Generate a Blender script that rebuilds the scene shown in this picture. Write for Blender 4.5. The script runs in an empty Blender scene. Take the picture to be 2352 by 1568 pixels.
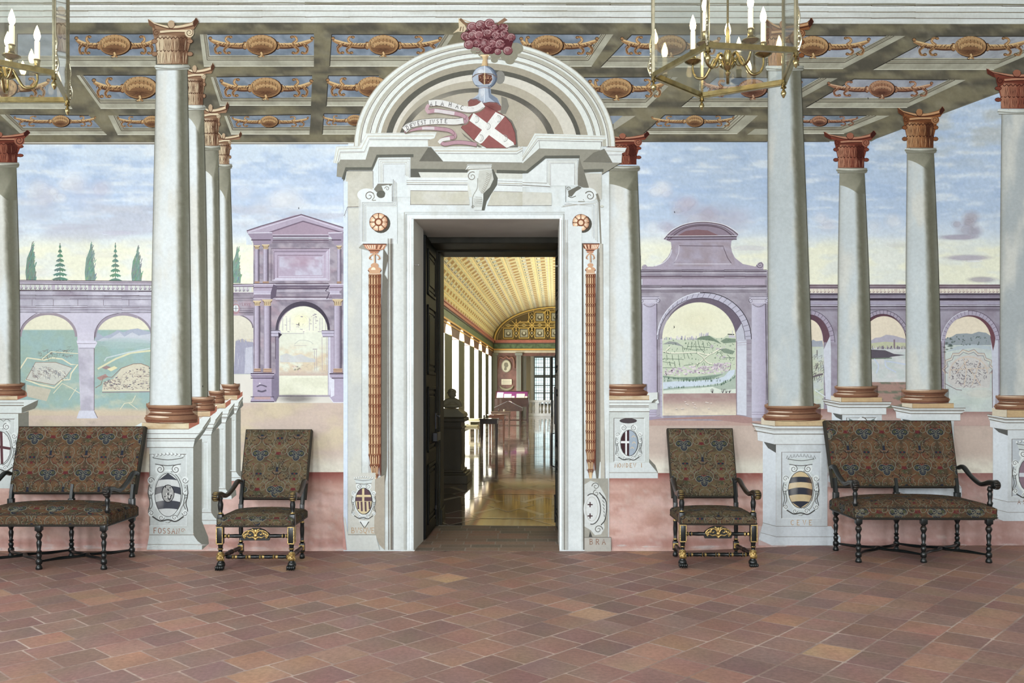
import bpy, bmesh, math, random
import numpy as np
from mathutils import Vector, Matrix
sc = bpy.context.scene
COL = sc.collection
random.seed(7)
PI = math.pi
# ---------------- camera -------------------------------------------------
CAMD, CAMH, FPX, HZ = 8.0, 1.488, 2000.0, 893.0     # distance to the painted wall, eye height, focal length in px, horizon row
cam_d = bpy.data.cameras.new('camera'); cam = bpy.data.objects.new('camera', cam_d); COL.objects.link(cam)
cam.location = (0, -CAMD, CAMH); cam.rotation_euler = (PI/2, 0, 0)
cam_d.sensor_width = 36; cam_d.lens = FPX/2352*36; cam_d.shift_y = (HZ-784)/2352; cam_d.clip_end = 200
sc.camera = cam
# ---------------- colour management / world / lights ---------------------
sc.view_settings.view_transform = 'Standard'; sc.view_settings.look = 'None'
sc.view_settings.exposure = 0.08; sc.view_settings.gamma = 1; sc.view_settings.use_curve_mapping = False
sc.cycles.transparent_max_bounces = 32
sc.cycles.max_bounces = 8
sc.cycles.sample_clamp_indirect = 6
w = bpy.data.worlds.new('sky'); sc.world = w; w.use_nodes = True
w.node_tree.nodes['Background'].inputs[0].default_value = (.86, .93, 1, 1)
w.node_tree.nodes['Background'].inputs[1].default_value = 3.0
def area(name, loc, rot, sx, sy, power, col=(1, 1, 1)):
    l = bpy.data.lights.new(name, 'AREA'); l.shape = 'RECTANGLE'; l.size = sx; l.size_y = sy; l.energy = power; l.color = col
    o = bpy.data.objects.new(name, l); COL.objects.link(o); o.location = loc; o.rotation_euler = rot
    return o
# daylight outside the hall windows (wall behind the camera, and the left wall)
RX0, RX1, RY0, RZ1 = -6.6, 6.6, -12.0, 5.75          # hall extents
HWIN = [(-4.6, 1.5), (-1.0, 1.5), (2.8, 1.5)]      # hall windows in the wall behind the camera: centre x, width
for i, (x, ww) in enumerate(HWIN):
    area('daylight_back', (x, RY0-.32, 3.1), (PI/2, 0, 0), ww, 3.6, [540, 520, 300][i], (.93, .97, 1))
LWIN = [(-9.0, 1.6), (-4.6, 1.6)]                    # hall windows in the left wall: centre y, width
for i, (y, ww) in enumerate(LWIN):
    area('daylight_left', (RX0-.32, y, 3.0), (0, -PI/2, 0), 3.6, ww, [300, 260][i], (.93, .97, 1))

# ---------------- small helpers -------------------------------------------
def lin(c, k=1.0):
    out = []
    for v in c[:3]:
        v = v/255.
        out.append((v/12.92 if v <= .04045 else ((v+.055)/1.055)**2.4)*k)
    return tuple(out)
def mat(name, col, rough=.6, metal=0., bump=0., bscale=40., var=0., vscale=6., spec=None, emit=None, estr=0., coat=0.):
    m = bpy.data.materials.new(name); m.use_nodes = True; n = m.node_tree.nodes; L = m.node_tree.links
    b = n['Principled BSDF']; b.inputs['Roughness'].default_value = rough; b.inputs['Metallic'].default_value = metal
    c = lin(col); b.inputs['Base Color'].default_value = (*c, 1)
    if spec is not None: b.inputs['Specular IOR Level'].default_value = spec
    if coat: b.inputs['Coat Weight'].default_value = coat
    if emit: b.inputs['Emission Color'].default_value = (*lin(emit), 1); b.inputs['Emission Strength'].default_value = estr
    tc = n.new('ShaderNodeTexCoord')
    if var:
        t = n.new('ShaderNodeTexNoise'); t.inputs['Scale'].default_value = vscale; t.inputs['Detail'].default_value = 6
        L.new(tc.outputs['Object'], t.inputs['Vector'])
        mr = n.new('ShaderNodeMapRange'); mr.inputs[1].default_value = .3; mr.inputs[2].default_value = .7
        mr.inputs[3].default_value = 1-var; mr.inputs[4].default_value = 1+var
        L.new(t.outputs[0], mr.inputs[0])
        mx = n.new('ShaderNodeMix'); mx.data_type = 'RGBA'; mx.blend_type = 'MULTIPLY'; mx.inputs[0].default_value = 1
        mx.inputs[6].default_value = (*c, 1); L.new(mr.outputs[0], mx.inputs[7]); L.new(mx.outputs[2], b.inputs['Base Color'])
    if bump:
        t = n.new('ShaderNodeTexNoise'); t.inputs['Scale'].default_value = bscale; t.inputs['Detail'].default_value = 4
        L.new(tc.outputs['Object'], t.inputs['Vector'])
        bp = n.new('ShaderNodeBump'); bp.inputs['Strength'].default_value = bump; bp.inputs['Distance'].default_value = .01
        L.new(t.outputs[0], bp.inputs['Height']); L.new(bp.outputs[0], b.inputs['Normal'])
    return m
def attr_mat(name, rough=.85, alpha=False, var=.05, spec=.2, fine=.05, bump=.0, coat=0., tint=(1, 1, 1)):
    """paint: base colour from the Col attribute, mottled by plaster noise"""
    m = bpy.data.materials.new(name); m.use_nodes = True; n = m.node_tree.nodes; L = m.node_tree.links
    b = n['Principled BSDF']; b.inputs['Roughness'].default_value = rough; b.inputs['Specular IOR Level'].default_value = spec
    if coat: b.inputs['Coat Weight'].default_value = coat; b.inputs['Coat Roughness'].default_value = .05
    a = n.new('ShaderNodeAttribute'); a.attribute_name = 'Col'
    tc = n.new('ShaderNodeTexCoord')
    last = a.outputs['Color']
    for sca, amp, det in ((2.2, var, 8), (38., fine, 5)):
        t = n.new('ShaderNodeTexNoise'); t.inputs['Scale'].default_value = sca; t.inputs['Detail'].default_value = det; t.inputs['Roughness'].default_value = .65
        L.new(tc.outputs['Object'], t.inputs['Vector'])
        mr = n.new('ShaderNodeMapRange'); mr.inputs[1].default_value = .3; mr.inputs[2].default_value = .7
        mr.inputs[3].default_value = 1-amp; mr.inputs[4].default_value = 1+amp
        L.new(t.outputs[0], mr.inputs[0])
        mx = n.new('ShaderNodeMix'); mx.data_type = 'RGBA'; mx.blend_type = 'MULTIPLY'; mx.inputs[0].default_value = 1
        L.new(last, mx.inputs[6]); L.new(mr.outputs[0], mx.inputs[7]); last = mx.outputs[2]
    L.new(last, b.inputs['Base Color'])
    if bump:
        t = n.new('ShaderNodeTexNoise'); t.inputs['Scale'].default_value = 300; t.inputs['Detail'].default_value = 2
        L.new(tc.outputs['Object'], t.inputs['Vector'])
        bp = n.new('ShaderNodeBump'); bp.inputs['Strength'].default_value = bump; bp.inputs['Distance'].default_value = .002
        L.new(t.outputs[0], bp.inputs['Height']); L.new(bp.outputs[0], b.inputs['Normal'])
    if alpha: L.new(a.outputs['Alpha'], b.inputs['Alpha'])
    return m
def link(name, me, m=None, parent=None):
    o = bpy.data.objects.new(name, me); COL.objects.link(o)
    if m:
        for q in (m if isinstance(m, (list, tuple)) else [m]): me.materials.append(q)
    if parent: o.parent = parent
    return o
def tag(o, label=None, cat=None, group=None, kind=None):
    if label: o['label'] = label
    if cat: o['category'] = cat
    if group: o['group'] = group
    if kind: o['kind'] = kind
    return o
def thing(name, label, cat, loc=(0, 0, 0), rz=0, group=None):
    o = bpy.data.objects.new(name, None); COL.objects.link(o); o.location = loc; o.rotation_euler = (0, 0, rz); o.empty_display_size = .1
    return tag(o, label, cat, group)
def obj(name, bm, m=None, parent=None, smooth=False):
    me = bpy.data.meshes.new(name)
    bmesh.ops.recalc_face_normals(bm, faces=bm.faces)
    bm.to_mesh(me); bm.free()
    if smooth:
        me.polygons.foreach_set('use_smooth', [True]*len(me.polygons))
        me.set_sharp_from_angle(angle=math.radians(50))
    return link(name, me, m, parent)
def dup(root, loc, rz, label, group=None):
    r = root.copy(); COL.objects.link(r); r.location = loc; r.rotation_euler = (0, 0, rz); r['label'] = label
    if group: r['group'] = group
    for ch in list(root.children):
        c = ch.copy(); COL.objects.link(c); c.parent = r
        for g in list(ch.children):
            d = g.copy(); COL.objects.link(d); d.parent = c
    return r
def box(bm, x0, x1, y0, y1, z0, z1, bev=0., mi=0):
    x0, x1 = sorted((x0, x1)); y0, y1 = sorted((y0, y1)); z0, z1 = sorted((z0, z1))
    r = bmesh.ops.create_cube(bm, size=1)
    vs = r['verts']
    for v in vs: v.co = Vector((x0+(v.co.x+.5)*(x1-x0), y0+(v.co.y+.5)*(y1-y0), z0+(v.co.z+.5)*(z1-z0)))
    fs = {f for v in vs for f in v.link_faces}
    if bev:
        es = list({e for v in vs for e in v.link_edges})
        rr = bmesh.ops.bevel(bm, geom=es, offset=bev, segments=2, profile=.5, affect='EDGES')
        fs = rr['faces']
    if mi:
        for f in fs:
            if f.is_valid: f.material_index = mi
    return vs
def lathe(bm, prof, M=None, n=16, mi=None):
    """prof: list of (radius, height[, material])"""
    M = M or Matrix(); rings = []
    for p in prof:
        rings.append([bm.verts.new(M @ Vector((p[0]*math.cos(2*PI*i/n), p[0]*math.sin(2*PI*i/n), p[1]))) for i in range(n)])
    for k in range(len(prof)-1):
        for i in range(n):
            f = bm.faces.new((rings[k][i], rings[k][(i+1) % n], rings[k+1][(i+1) % n], rings[k+1][i]))
            if len(prof[k]) > 2: f.material_index = prof[k][2]
    bm.faces.new(rings[0][::-1]); bm.faces.new(rings[-1])
def axis(p0, p1):
    p0, p1 = Vector(p0), Vector(p1); d = p1-p0
    return Matrix.Translation(p0) @ d.to_track_quat('Z', 'Y').to_matrix().to_4x4(), d.length
def catmull(pts, n=6):
    pts = [Vector(p) for p in pts]
    if len(pts) < 3: return pts
    q = [2*pts[0]-pts[1]]+pts+[2*pts[-1]-pts[-2]]; out = []
    for i in range(1, len(q)-2):
        a, b, c, d = q[i-1:i+3]
        for k in range(n):
            t = k/n
            out.append(.5*((2*b)+(c-a)*t+(2*a-5*b+4*c-d)*t*t+(3*b-a-3*c+d)*t**3))
    out.append(pts[-1]); return out
def tube(bm, pts, rad, n=8, mi=0, flat=1.0, smooth=0):
    """rad: float or list; swept round tube along pts"""
    P = catmull(pts, smooth) if smooth else [Vector(p) for p in pts]
    m = len(P)
    if isinstance(rad, (int, float)): R = [rad]*m
    else:
        R = []
        for i in range(m):
            t = i/(m-1)*(len(rad)-1); k = min(int(t), len(rad)-2); R.append(rad[k]+(rad[k+1]-rad[k])*(t-k))
    up = Vector((0, 0, 1)); rings = []
    for i in range(m):
        d = (P[min(i+1, m-1)]-P[max(i-1, 0)]).normalized()
        if abs(d.dot(up)) > .95: up = Vector((0, 1, 0)) if abs(d.y) < .9 else Vector((1, 0, 0))
        s = d.cross(up).normalized(); u = s.cross(d).normalized(); up = u
        rings.append([bm.verts.new(P[i]+s*R[i]*math.cos(2*PI*k/n)+u*R[i]*flat*math.sin(2*PI*k/n)) for k in range(n)])
    for i in range(m-1):
        for k in range(n):
            f = bm.faces.new((rings[i][k], rings[i][(k+1) % n], rings[i+1][(k+1) % n], rings[i+1][k])); f.material_index = mi
    for r in (rings[0][::-1], rings[-1]):
        f = bm.faces.new(r); f.material_index = mi
def ball(bm, c, r, sx=1, sy=1, sz=1, seg=12, mi=0, M=None):
    rr = bmesh.ops.create_uvsphere(bm, u_segments=seg, v_segments=max(6, seg//2+2), radius=r)
    for v in rr['verts']:
        p = Vector((v.co.x*sx, v.co.y*sy, v.co.z*sz))
        v.co = (M @ p if M else p)+Vector(c)
    if mi:
        for f in {f for v in rr['verts'] for f in v.link_faces}: f.material_index = mi
def prism(bm, pts, M, depth, mi=0):
    """outline pts (2D) in M's xy plane, extruded along M's z"""
    a = [bm.verts.new(M @ Vector((x, y, 0))) for x, y in pts]; b = [bm.verts.new(M @ Vector((x, y, depth))) for x, y in pts]
    fs = [bm.faces.new(a[::-1]), bm.faces.new(b)]; n = len(pts)
    for i in range(n): fs.append(bm.faces.new((a[i], a[(i+1) % n], b[(i+1) % n], b[i])))
    for f in fs: f.material_index = mi
# ---------------- painter: flat strokes and fields of paint laid on a surface ----------------
def vnoise(x, y, seed=0):
    x = np.asarray(x, float); y = np.asarray(y, float)
    xi = np.floor(x).astype(np.int64); yi = np.floor(y).astype(np.int64); fx = x-xi; fy = y-yi
    fx = fx*fx*(3-2*fx); fy = fy*fy*(3-2*fy)
    def h(a, b):
        n = (a*374761393+b*668265263+seed*982451653) & 0x7fffffff
        n = ((n ^ (n >> 13))*1274126177) & 0x7fffffff
        return ((n ^ (n >> 16)) & 0xffff)/65535.
    return (h(xi, yi)*(1-fx)+h(xi+1, yi)*fx)*(1-fy)+(h(xi, yi+1)*(1-fx)+h(xi+1, yi+1)*fx)*fy
def fbm(x, y, seed=0, o=4):
    s = 0; a = .5; t = 0
    for i in range(o):
        s = s+a*vnoise(x*2**i, y*2**i, seed+i*17); t += a; a *= .55
    return s/t
def mixc(a, b, t):
    t = np.asarray(t, float)[..., None] if np.ndim(t) else t
    return np.asarray(a, float)*(1-t)+np.asarray(b, float)*t
def sstep(a, b, x):
    t = np.clip((np.asarray(x, float)-a)/(b-a), 0, 1); return t*t*(3-2*t)
class Painter:
    def __init__(s, mapf, dz=.0001, cell=3., bounds=(-700, -200, 3000, 1400), k=.92, desat=0., con=1.):
        s.mapf = mapf; s.dz = dz; s.V = []; s.F = []; s.C = []; s.M = []; s.nv = 0
        s.cell = cell; s.b = bounds; s.k = k; s.ds = desat; s.con = con
        s.hm = np.zeros((int((bounds[3]-bounds[1])/cell)+3, int((bounds[2]-bounds[0])/cell)+3), np.int32)
        s.ox = s.oy = 0.; s.sc = 1.; s.fix = None; s.maxl = 0
    def cr(s, ox=0, oy=0, sc=3.92): s.ox, s.oy, s.sc = ox, oy, sc
    def fu(s): s.ox, s.oy, s.sc = 0, 0, 1.
    def t(s, pts): return [(s.ox+p[0]/s.sc, s.oy+p[1]/s.sc) for p in pts]
    def layer(s, boxes):
        if s.fix is not None:
            for q in boxes: s._get(q, s.fix)
            return s.fix
        L = 0
        for q in boxes: L = max(L, s._get(q))
        L += 1
        for q in boxes: s._get(q, L)
        s.maxl = max(s.maxl, L); return L
    def _get(s, q, setv=None):
        x0, y0, x1, y1 = q; c = s.cell; X, Y = s.b[0], s.b[1]; H, W = s.hm.shape
        i0 = min(max(int((x0-X)/c), 0), W-1); i1 = min(max(int((x1-X)/c), 0), W-1)+1
        j0 = min(max(int((y0-Y)/c), 0), H-1); j1 = min(max(int((y1-Y)/c), 0), H-1)+1
        v = s.hm[j0:j1, i0:i1]
        if setv is not None: np.maximum(v, setv, out=v); return setv
        return int(v.max())
    def begin(s, x0, y0, x1, y1, real=False):
        if not real: return
        (a, b), (c, d) = s.t([(x0, y0), (x1, y1)]); s.gb = (a, b, c, d)
        s.fix = s._get(s.gb)+1; s.maxl = max(s.maxl, s.fix)
    def up(s):
        if s.fix is None: return
        s.fix += 1; s._get(s.gb, s.fix); s.maxl = max(s.maxl, s.fix)
    def end(s): s.fix = None
    def c4(s, c):
        if s.ds: g = .3*c[0]+.59*c[1]+.11*c[2]; c = (*(min(252, max(4, 185+(v+(g-v)*s.ds-185)*s.con)) for v in c[:3]), *c[3:])
        r = lin(c, s.k); t = c[3] if len(c) > 3 else 1.
        if t >= .999: return (*r, 1.)
        # a glaze lets light through twice (in and out): choose its density so that the mix comes out as t
        a = 1-math.sqrt(1-t); q = (1-a)**2; out = []
        for v in r:   # also allow for the light that bounces between glaze and ground
            if a < 1e-4: out.append(2*v/(1+v*v)); continue
            x = 1.5
            for _ in range(12): x = .5*x+.5*(1-q/max(.2, 1-a*x*v*v))/a
            out.append(v*x)
        return (*out, a)
    def raw(s, pts, faces, cols, soft, L):
        s.V += [s.mapf(p[0], p[1], L*s.dz) for p in pts]; s.C += cols
        s.F += [tuple(i+s.nv for i in f) for f in faces]; s.M += [1 if soft else 0]*len(faces); s.nv += len(pts)
    def poly(s, pts, col, cols=None):
        p = s.t(pts); xs = [a for a, b in p]; ys = [b for a, b in p]
        L = s.layer([(min(xs), min(ys), max(xs), max(ys))])
        cs = [s.c4(c) for c in cols] if cols else [s.c4(col)]*len(p)
        s.raw(p, [tuple(range(len(p)))], cs, any(c[3] < .999 for c in cs), L)
    def rect(s, x0, y0, x1, y1, col): s.poly([(x0, y0), (x1, y0), (x1, y1), (x0, y1)], col)
    def vg(s, x0, y0, x1, y1, ct, cb): s.poly([(x0, y0), (x1, y0), (x1, y1), (x0, y1)], None, [ct, ct, cb, cb])
    def hg(s, x0, y0, x1, y1, cl, cr): s.poly([(x0, y0), (x1, y0), (x1, y1), (x0, y1)], None, [cl, cr, cr, cl])
    def st(s, pts, w, col, sm=0, taper=0, closed=False, w2=None):
        """a brush stroke; w in current units (crop px)"""
        q = [(p[0], p[1], 0) for p in pts]
        if closed: q = q+[q[0]]
        P = catmull(q, sm) if sm else [Vector(a) for a in q]
        p = s.t([(a.x, a.y) for a in P]); n = len(p); w = w/s.sc; w2 = w if w2 is None else w2/s.sc
        pts2 = []; bx = []
        for i in range(n):
            a = p[max(i-1, 0)]; b = p[min(i+1, n-1)]; dx, dy = b[0]-a[0], b[1]-a[1]; l = math.hypot(dx, dy) or 1
            t = i/(n-1); ww = (w+(w2-w)*t)/2
            if taper: ww *= max(.12, math.sin(PI*min(max(t, .0), 1.)))**.6 if taper == 1 else max(.15, 1-t)
            nx, ny = -dy/l*ww, dx/l*ww
            pts2 += [(p[i][0]+nx, p[i][1]+ny), (p[i][0]-nx, p[i][1]-ny)]
            if i: bx.append((min(p[i][0], p[i-1][0]), min(p[i][1], p[i-1][1]), max(p[i][0], p[i-1][0]), max(p[i][1], p[i-1][1])))
        L = s.layer(bx); c = s.c4(col)
        s.raw(pts2, [(2*i, 2*i+1, 2*i+3, 2*i+2) for i in range(n-1)], [c]*len(pts2), c[3] < .999, L)
    def el(s, cx, cy, rx, ry, col, n=20, rot=0, a0=0, a1=360):
        c, sn = math.cos(rot), math.sin(rot); pts = []
        full = (a1-a0) >= 360
        for i in range(n if full else n+1):
            a = math.radians(a0+(a1-a0)*i/n); x, y = rx*math.cos(a), -ry*math.sin(a)
            pts.append((cx+x*c-y*sn, cy+x*sn+y*c))
        s.poly(pts, col)
    def arc(s, cx, cy, rx, ry, a0, a1, w, col, n=16, **k):
        s.st([(cx+rx*math.cos(math.radians(a0+(a1-a0)*i/n)), cy-ry*math.sin(math.radians(a0+(a1-a0)*i/n))) for i in range(n+1)], w, col, **k)
    def band(s, cx, cy, rx0, ry0, rx1, ry1, a0, a1, c0, c1=None, n=28):
        pts = []; cs = []; c1 = c1 or c0
        for i in range(n+1):
            a = math.radians(a0+(a1-a0)*i/n); t = i/n
            pts += [(cx+rx0*math.cos(a), cy-ry0*math.sin(a)), (cx+rx1*math.cos(a), cy-ry1*math.sin(a))]
            cc = s.c4(tuple(c0[k]*(1-t)+c1[k]*t for k in range(len(c0)))); cs += [cc, cc]
        p = s.t(pts); xs = [a for a, b in p]; ys = [b for a, b in p]
        L = s.layer([(min(xs), min(ys), max(xs), max(ys))])
        s.raw(p, [(2*i, 2*i+1, 2*i+3, 2*i+2) for i in range(n)], cs, any(c[3] < .999 for c in cs), L)
    def blob(s, cx, cy, rx, ry, col, a=1., core=.35, n=18, rot=0):
        """soft patch: opaque core fading outwards"""
        c, sn = math.cos(rot), math.sin(rot); pts = [(cx, cy)]; cs = [s.c4((*col[:3], a))]
        for f, al in ((core, a), ((1+core)/2, a*.5), (1., 0.)):
            for i in range(n):
                an = 2*PI*i/n; x, y = rx*f*math.cos(an), ry*f*math.sin(an)
                pts.append((cx+x*c-y*sn, cy+x*sn+y*c)); cs.append(s.c4((*col[:3], al)))
        p = s.t(pts); r = max(rx, ry)/s.sc; q = p[0]
        L = s.layer([(q[0]-r, q[1]-ry/s.sc, q[0]+r, q[1]+ry/s.sc)])
        F = [(0, 1+i, 1+(i+1) % n) for i in range(n)]
        for k in range(2): F += [(1+k*n+i, 1+(k+1)*n+i, 1+(k+1)*n+(i+1) % n, 1+k*n+(i+1) % n) for i in range(n)]
        s.raw(p, F, cs, True, L)
    def spiral(s, cx, cy, r, turns, w, col, a0=0, d=1, w2=None):
        n = int(14*turns)+2
        s.st([(cx+r*(1-.85*i/(n-1))*math.cos(math.radians(a0)+d*2*PI*turns*i/(n-1)), cy-r*(1-.85*i/(n-1))*math.sin(math.radians(a0)+d*2*PI*turns*i/(n-1))) for i in range(n)], w, col, w2=w2 if w2 else w*.6)
    def grid(s, f, nu, nv, colf, soft=False):
        """f(u,v)->px arrays ; colf(x,y,u,v)->(...,3|4) sRGB"""
        u, v = np.meshgrid(np.linspace(0, 1, nu+1), np.linspace(0, 1, nv+1)); x, y = f(u, v)
        x = s.ox+x/s.sc; y = s.oy+y/s.sc
        c = colf(x, y, u, v); c = np.broadcast_to(c, x.shape+(np.shape(c)[-1],))
        a = c[..., 3:4] if c.shape[-1] > 3 else np.ones(x.shape+(1,))
        c3 = c[..., :3]; g = (c3*np.array([.3, .59, .11])).sum(-1, keepdims=True); c3 = 185+(c3+(g-c3)*s.ds-185)*s.con
        q = np.clip(c3, 0, 255)/255.; q = np.where(q <= .04045, q/12.92, ((q+.055)/1.055)**2.4)*s.k
        q = np.concatenate([q, a], -1).reshape(-1, 4)
        L = s.layer([(x.min(), y.min(), x.max(), y.max())])
        idx = np.arange(x.size).reshape(x.shape)
        F = np.stack([idx[:-1, :-1], idx[:-1, 1:], idx[1:, 1:], idx[1:, :-1]], -1).reshape(-1, 4)
        s.raw(list(zip(x.ravel().tolist(), y.ravel().tolist())), F.tolist(), [tuple(r) for r in q.tolist()], soft, L)
    def quadgrid(s, tl, tr, br, bl, colf, nu=12, nv=12, soft=False):
        def f(u, v):
            return ((tl[0]*(1-u)+tr[0]*u)*(1-v)+(bl[0]*(1-u)+br[0]*u)*v, (tl[1]*(1-u)+tr[1]*u)*(1-v)+(bl[1]*(1-u)+br[1]*u)*v)
        s.grid(f, nu, nv, colf, soft)
    GL = {'A': [[(0, 1), (.5, 0), (1, 1)], [(.2, .62), (.8, .62)]], 'B': [[(.1, 0), (.1, 1)], [(.1, 0), (.7, .05), (.8, .25), (.65, .45), (.1, .47)], [(.1, .47), (.8, .52), (.95, .75), (.75, .97), (.1, 1)]],
          'C': [[(.95, .15), (.6, 0), (.2, .15), (.05, .5), (.2, .85), (.6, 1), (.95, .85)]], 'D': [[(.1, 0), (.1, 1)], [(.1, 0), (.65, .08), (.95, .5), (.65, .92), (.1, 1)]],
          'E': [[(.1, 0), (.1, 1)], [(.1, 0), (.85, 0)], [(.1, .48), (.65, .48)], [(.1, 1), (.9, 1)]], 'F': [[(.1, 0), (.1, 1)], [(.1, 0), (.85, 0)], [(.1, .48), (.65, .48)]],
          'G': [[(.95, .15), (.6, 0), (.2, .15), (.05, .5), (.2, .85), (.6, 1), (.95, .85), (.95, .55)]], 'H': [[(.1, 0), (.1, 1)], [(.9, 0), (.9, 1)], [(.1, .5), (.9, .5)]], 'I': [[(.5, 0), (.5, 1)]],
          'J': [[(.6, 0), (.6, .8), (.4, 1), (.2, .95)]], 'L': [[(.1, 0), (.1, 1)], [(.1, 1), (.85, 1)]], 'M': [[(.05, 1), (.15, 0), (.5, .8), (.85, 0), (.95, 1)]], 'N': [[(.1, 1), (.1, 0), (.9, 1), (.9, 0)]],
          'O': [[(.5, 0), (.15, .15), (.02, .5), (.15, .85), (.5, 1), (.85, .85), (.98, .5), (.85, .15), (.5, 0)]], 'P': [[(.1, 0), (.1, 1)], [(.1, 0), (.75, .05), (.85, .27), (.7, .5), (.1, .52)]],
          'Q': [[(.5, 0), (.15, .15), (.02, .5), (.15, .85), (.5, 1), (.85, .85), (.98, .5), (.85, .15), (.5, 0)], [(.5, .8), (.9, 1.2)]],
          'R': [[(.1, 0), (.1, 1)], [(.1, 0), (.75, .05), (.85, .27), (.7, .5), (.1, .52)], [(.45, .52), (.95, 1)]], 'S': [[(.85, .12), (.5, 0), (.15, .15), (.2, .4), (.75, .58), (.85, .85), (.5, 1), (.1, .87)]],
          'T': [[(.5, 0), (.5, 1)], [(.05, 0), (.95, 0)]], 'U': [[(.1, 0), (.1, .75), (.35, 1), (.65, 1), (.9, .75), (.9, 0)]], 'V': [[(0, 0), (.5, 1), (1, 0)]]}
    def text(s, t, pos, h, w, col, ww=.6):
        """pos: list of (x,y,angle) for the top-left of each glyph, or (x,y,dx,dy)"""
        k = 0
        for i, ch in enumerate(t):
            if isinstance(pos, list): x, y = pos[i][:2]; an = pos[i][2] if len(pos[i]) > 2 else 0
            else: x, y, dx, dy = pos; x += i*dx; y += i*dy; an = 0
            if ch not in s.GL: continue
            gw = h*(.25 if ch == 'I' else ww)*(1.3 if ch == 'M' else 1)
            ca, sa = math.cos(an), math.sin(an)
            for g in s.GL[ch]:
                pts = [((a*gw), b*h) for a, b in g]
                s.st([(x+a*ca-b*sa, y+a*sa+b*ca) for a, b in pts], w, col)
                for e in (pts[0], pts[-1]):
                    if e[1] < .05*h or e[1] > .95*h:
                        s.st([(x+(e[0]-w*.9)*ca-e[1]*sa, y+(e[0]-w*.9)*sa+e[1]*ca), (x+(e[0]+w*.9)*ca-e[1]*sa, y+(e[0]+w*.9)*sa+e[1]*ca)], w*.5, col)
    def build(s, name, mats, parent=None):
        me = bpy.data.meshes.new(name); me.from_pydata(s.V, [], s.F)
        a = me.color_attributes.new('Col', 'FLOAT_COLOR', 'POINT'); a.data.foreach_set('color', np.array(s.C, np.float32).ravel())
        me.polygons.foreach_set('material_index', s.M)
        o = link(name, me, mats, parent); print(name, 'painted faces', len(s.F), 'layers', s.maxl)
        return o
# ---------------- the frescoed wall ---------------------------------------
WS = 250.0
def wx(px): return (px-1176)/WS
def wz(py): return CAMH+(HZ-py)/WS
P = Painter(lambda x, y, l: (wx(x), -l, wz(y)), desat=.27, k=.95, con=1.17)
R = random.Random(3)
WHT = (208, 219, 221); CRM = (203, 208, 200); GRY = (150, 152, 140); DGR = (108, 110, 102); LN = (112, 98, 84); OLV = (112, 110, 96)
TAN = (196, 180, 164); LAV = (182, 176, 196); LAVD = (140, 132, 152); LND = (88, 76, 88)
def sky(x, y, u=None, v=None):
    yy = y+30*(fbm(x/90., y/50., 3)-.5)
    t1 = sstep(330, 430, yy); t2 = sstep(430, 600, yy)
    c = mixc((192, 210, 228), (180, 200, 226), t1); c = mixc(c, (200, 213, 223), t2)
    right = sstep(1400, 1500, x)
    c = mixc(c, mixc((166, 190, 220), c, .35), right*(1-sstep(470, 560, yy)))
    s = fbm(x/70., y/9., 5, 5); c = mixc(c, (208, 219, 228), sstep(.5, .72, s)*.75)
    s = fbm(x/45., y/14., 9, 5); c = mixc(c, (158, 184, 220), sstep(.5, .72, s)*(1-sstep(440, 540, y))*.6)
    s = fbm(x/80., y/16., 21, 5); k = (1-right)*sstep(440, 480, y)*(1-sstep(540, 570, y))
    c = mixc(c, (182, 188, 204), sstep(.4, .65, s)*.7*np.clip(k+.25*sstep(520, 560, y), 0, 1)*(1-.5*right))
    s = fbm(x/60., y/25., 33, 4); ly = sstep(530, 575, y-25*right*0)*(.55+.45*sstep(.35, .6, s))
    c = mixc(c, (221, 224, 200), ly*.95)
    gr = sstep(1900, 2250, x)*(1-sstep(300, 420, y)); c = mixc(c, (176, 182, 180), gr*.7*sstep(.35, .65, fbm(x/60., y/22., 40)))
    c = c*(.97+.06*fbm(x/5., y/5., 60, 3))[..., None]
    return c
def fld(x0, y0, x1, y1, f, st=5.):
    P.grid(lambda u, v: (x0+(x1-x0)*u, y0+(y1-y0)*v), max(2, int((x1-x0)/st)), max(2, int((y1-y0)/st)), f)
def mott(c, c2=None, sx=30., sy=30., amp=.8, seed=2):
    c2 = c2 or tuple(v*.88 for v in c)
    return lambda x, y, u, v: mixc(c, c2, sstep(.3, .7, fbm(x/sx, y/sy, seed))*amp)
P.fu()
# cornice band at the top
def corn(x, y, u, v):
    return mixc((206, 214, 212), (186, 190, 182), sstep(.4, .7, fbm(x/120., y/8., 4))*.6)
fld(-500, -155, 2900, 56, corn, 9)
for yy, ww, c in ((-120, 3, LN), (-96, 5, GRY), (-60, 2, LN), (-30, 3, LN), (-12, 3, GRY), (7, 4, (140, 138, 118)), (10.5, 1.6, LN), (14, 2.5, (222, 228, 226)), (25, 2, (140, 132, 112)), (39, 1.8, (130, 118, 104))):
    for k in range(-5, 29):
        s0 = max(0, (k*100-1000)/1400.)*4
        P.st([(k*100, yy+s0+R.uniform(-.4, .4)), (k*100+50, yy+s0+R.uniform(-.5, .5)), (k*100+103, yy+s0+R.uniform(-.4, .4))], ww*R.uniform(.75, 1.15), c)
# painted ceiling beams
def beam(x, y, u, v):
    c = mixc((128, 122, 98), (96, 93, 82), sstep(.35, .65, fbm(x/60., y/16., 8, 5)))
    return mixc(c, (150, 146, 126), .4*sstep(.5, .8, fbm(x/22., y/12., 18)))
P.grid(lambda u, v: (-500+3400*u, 52+3*sstep(1000, 2300, -500+3400*u)+(278-3)*v), 400, 36, beam)
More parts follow.
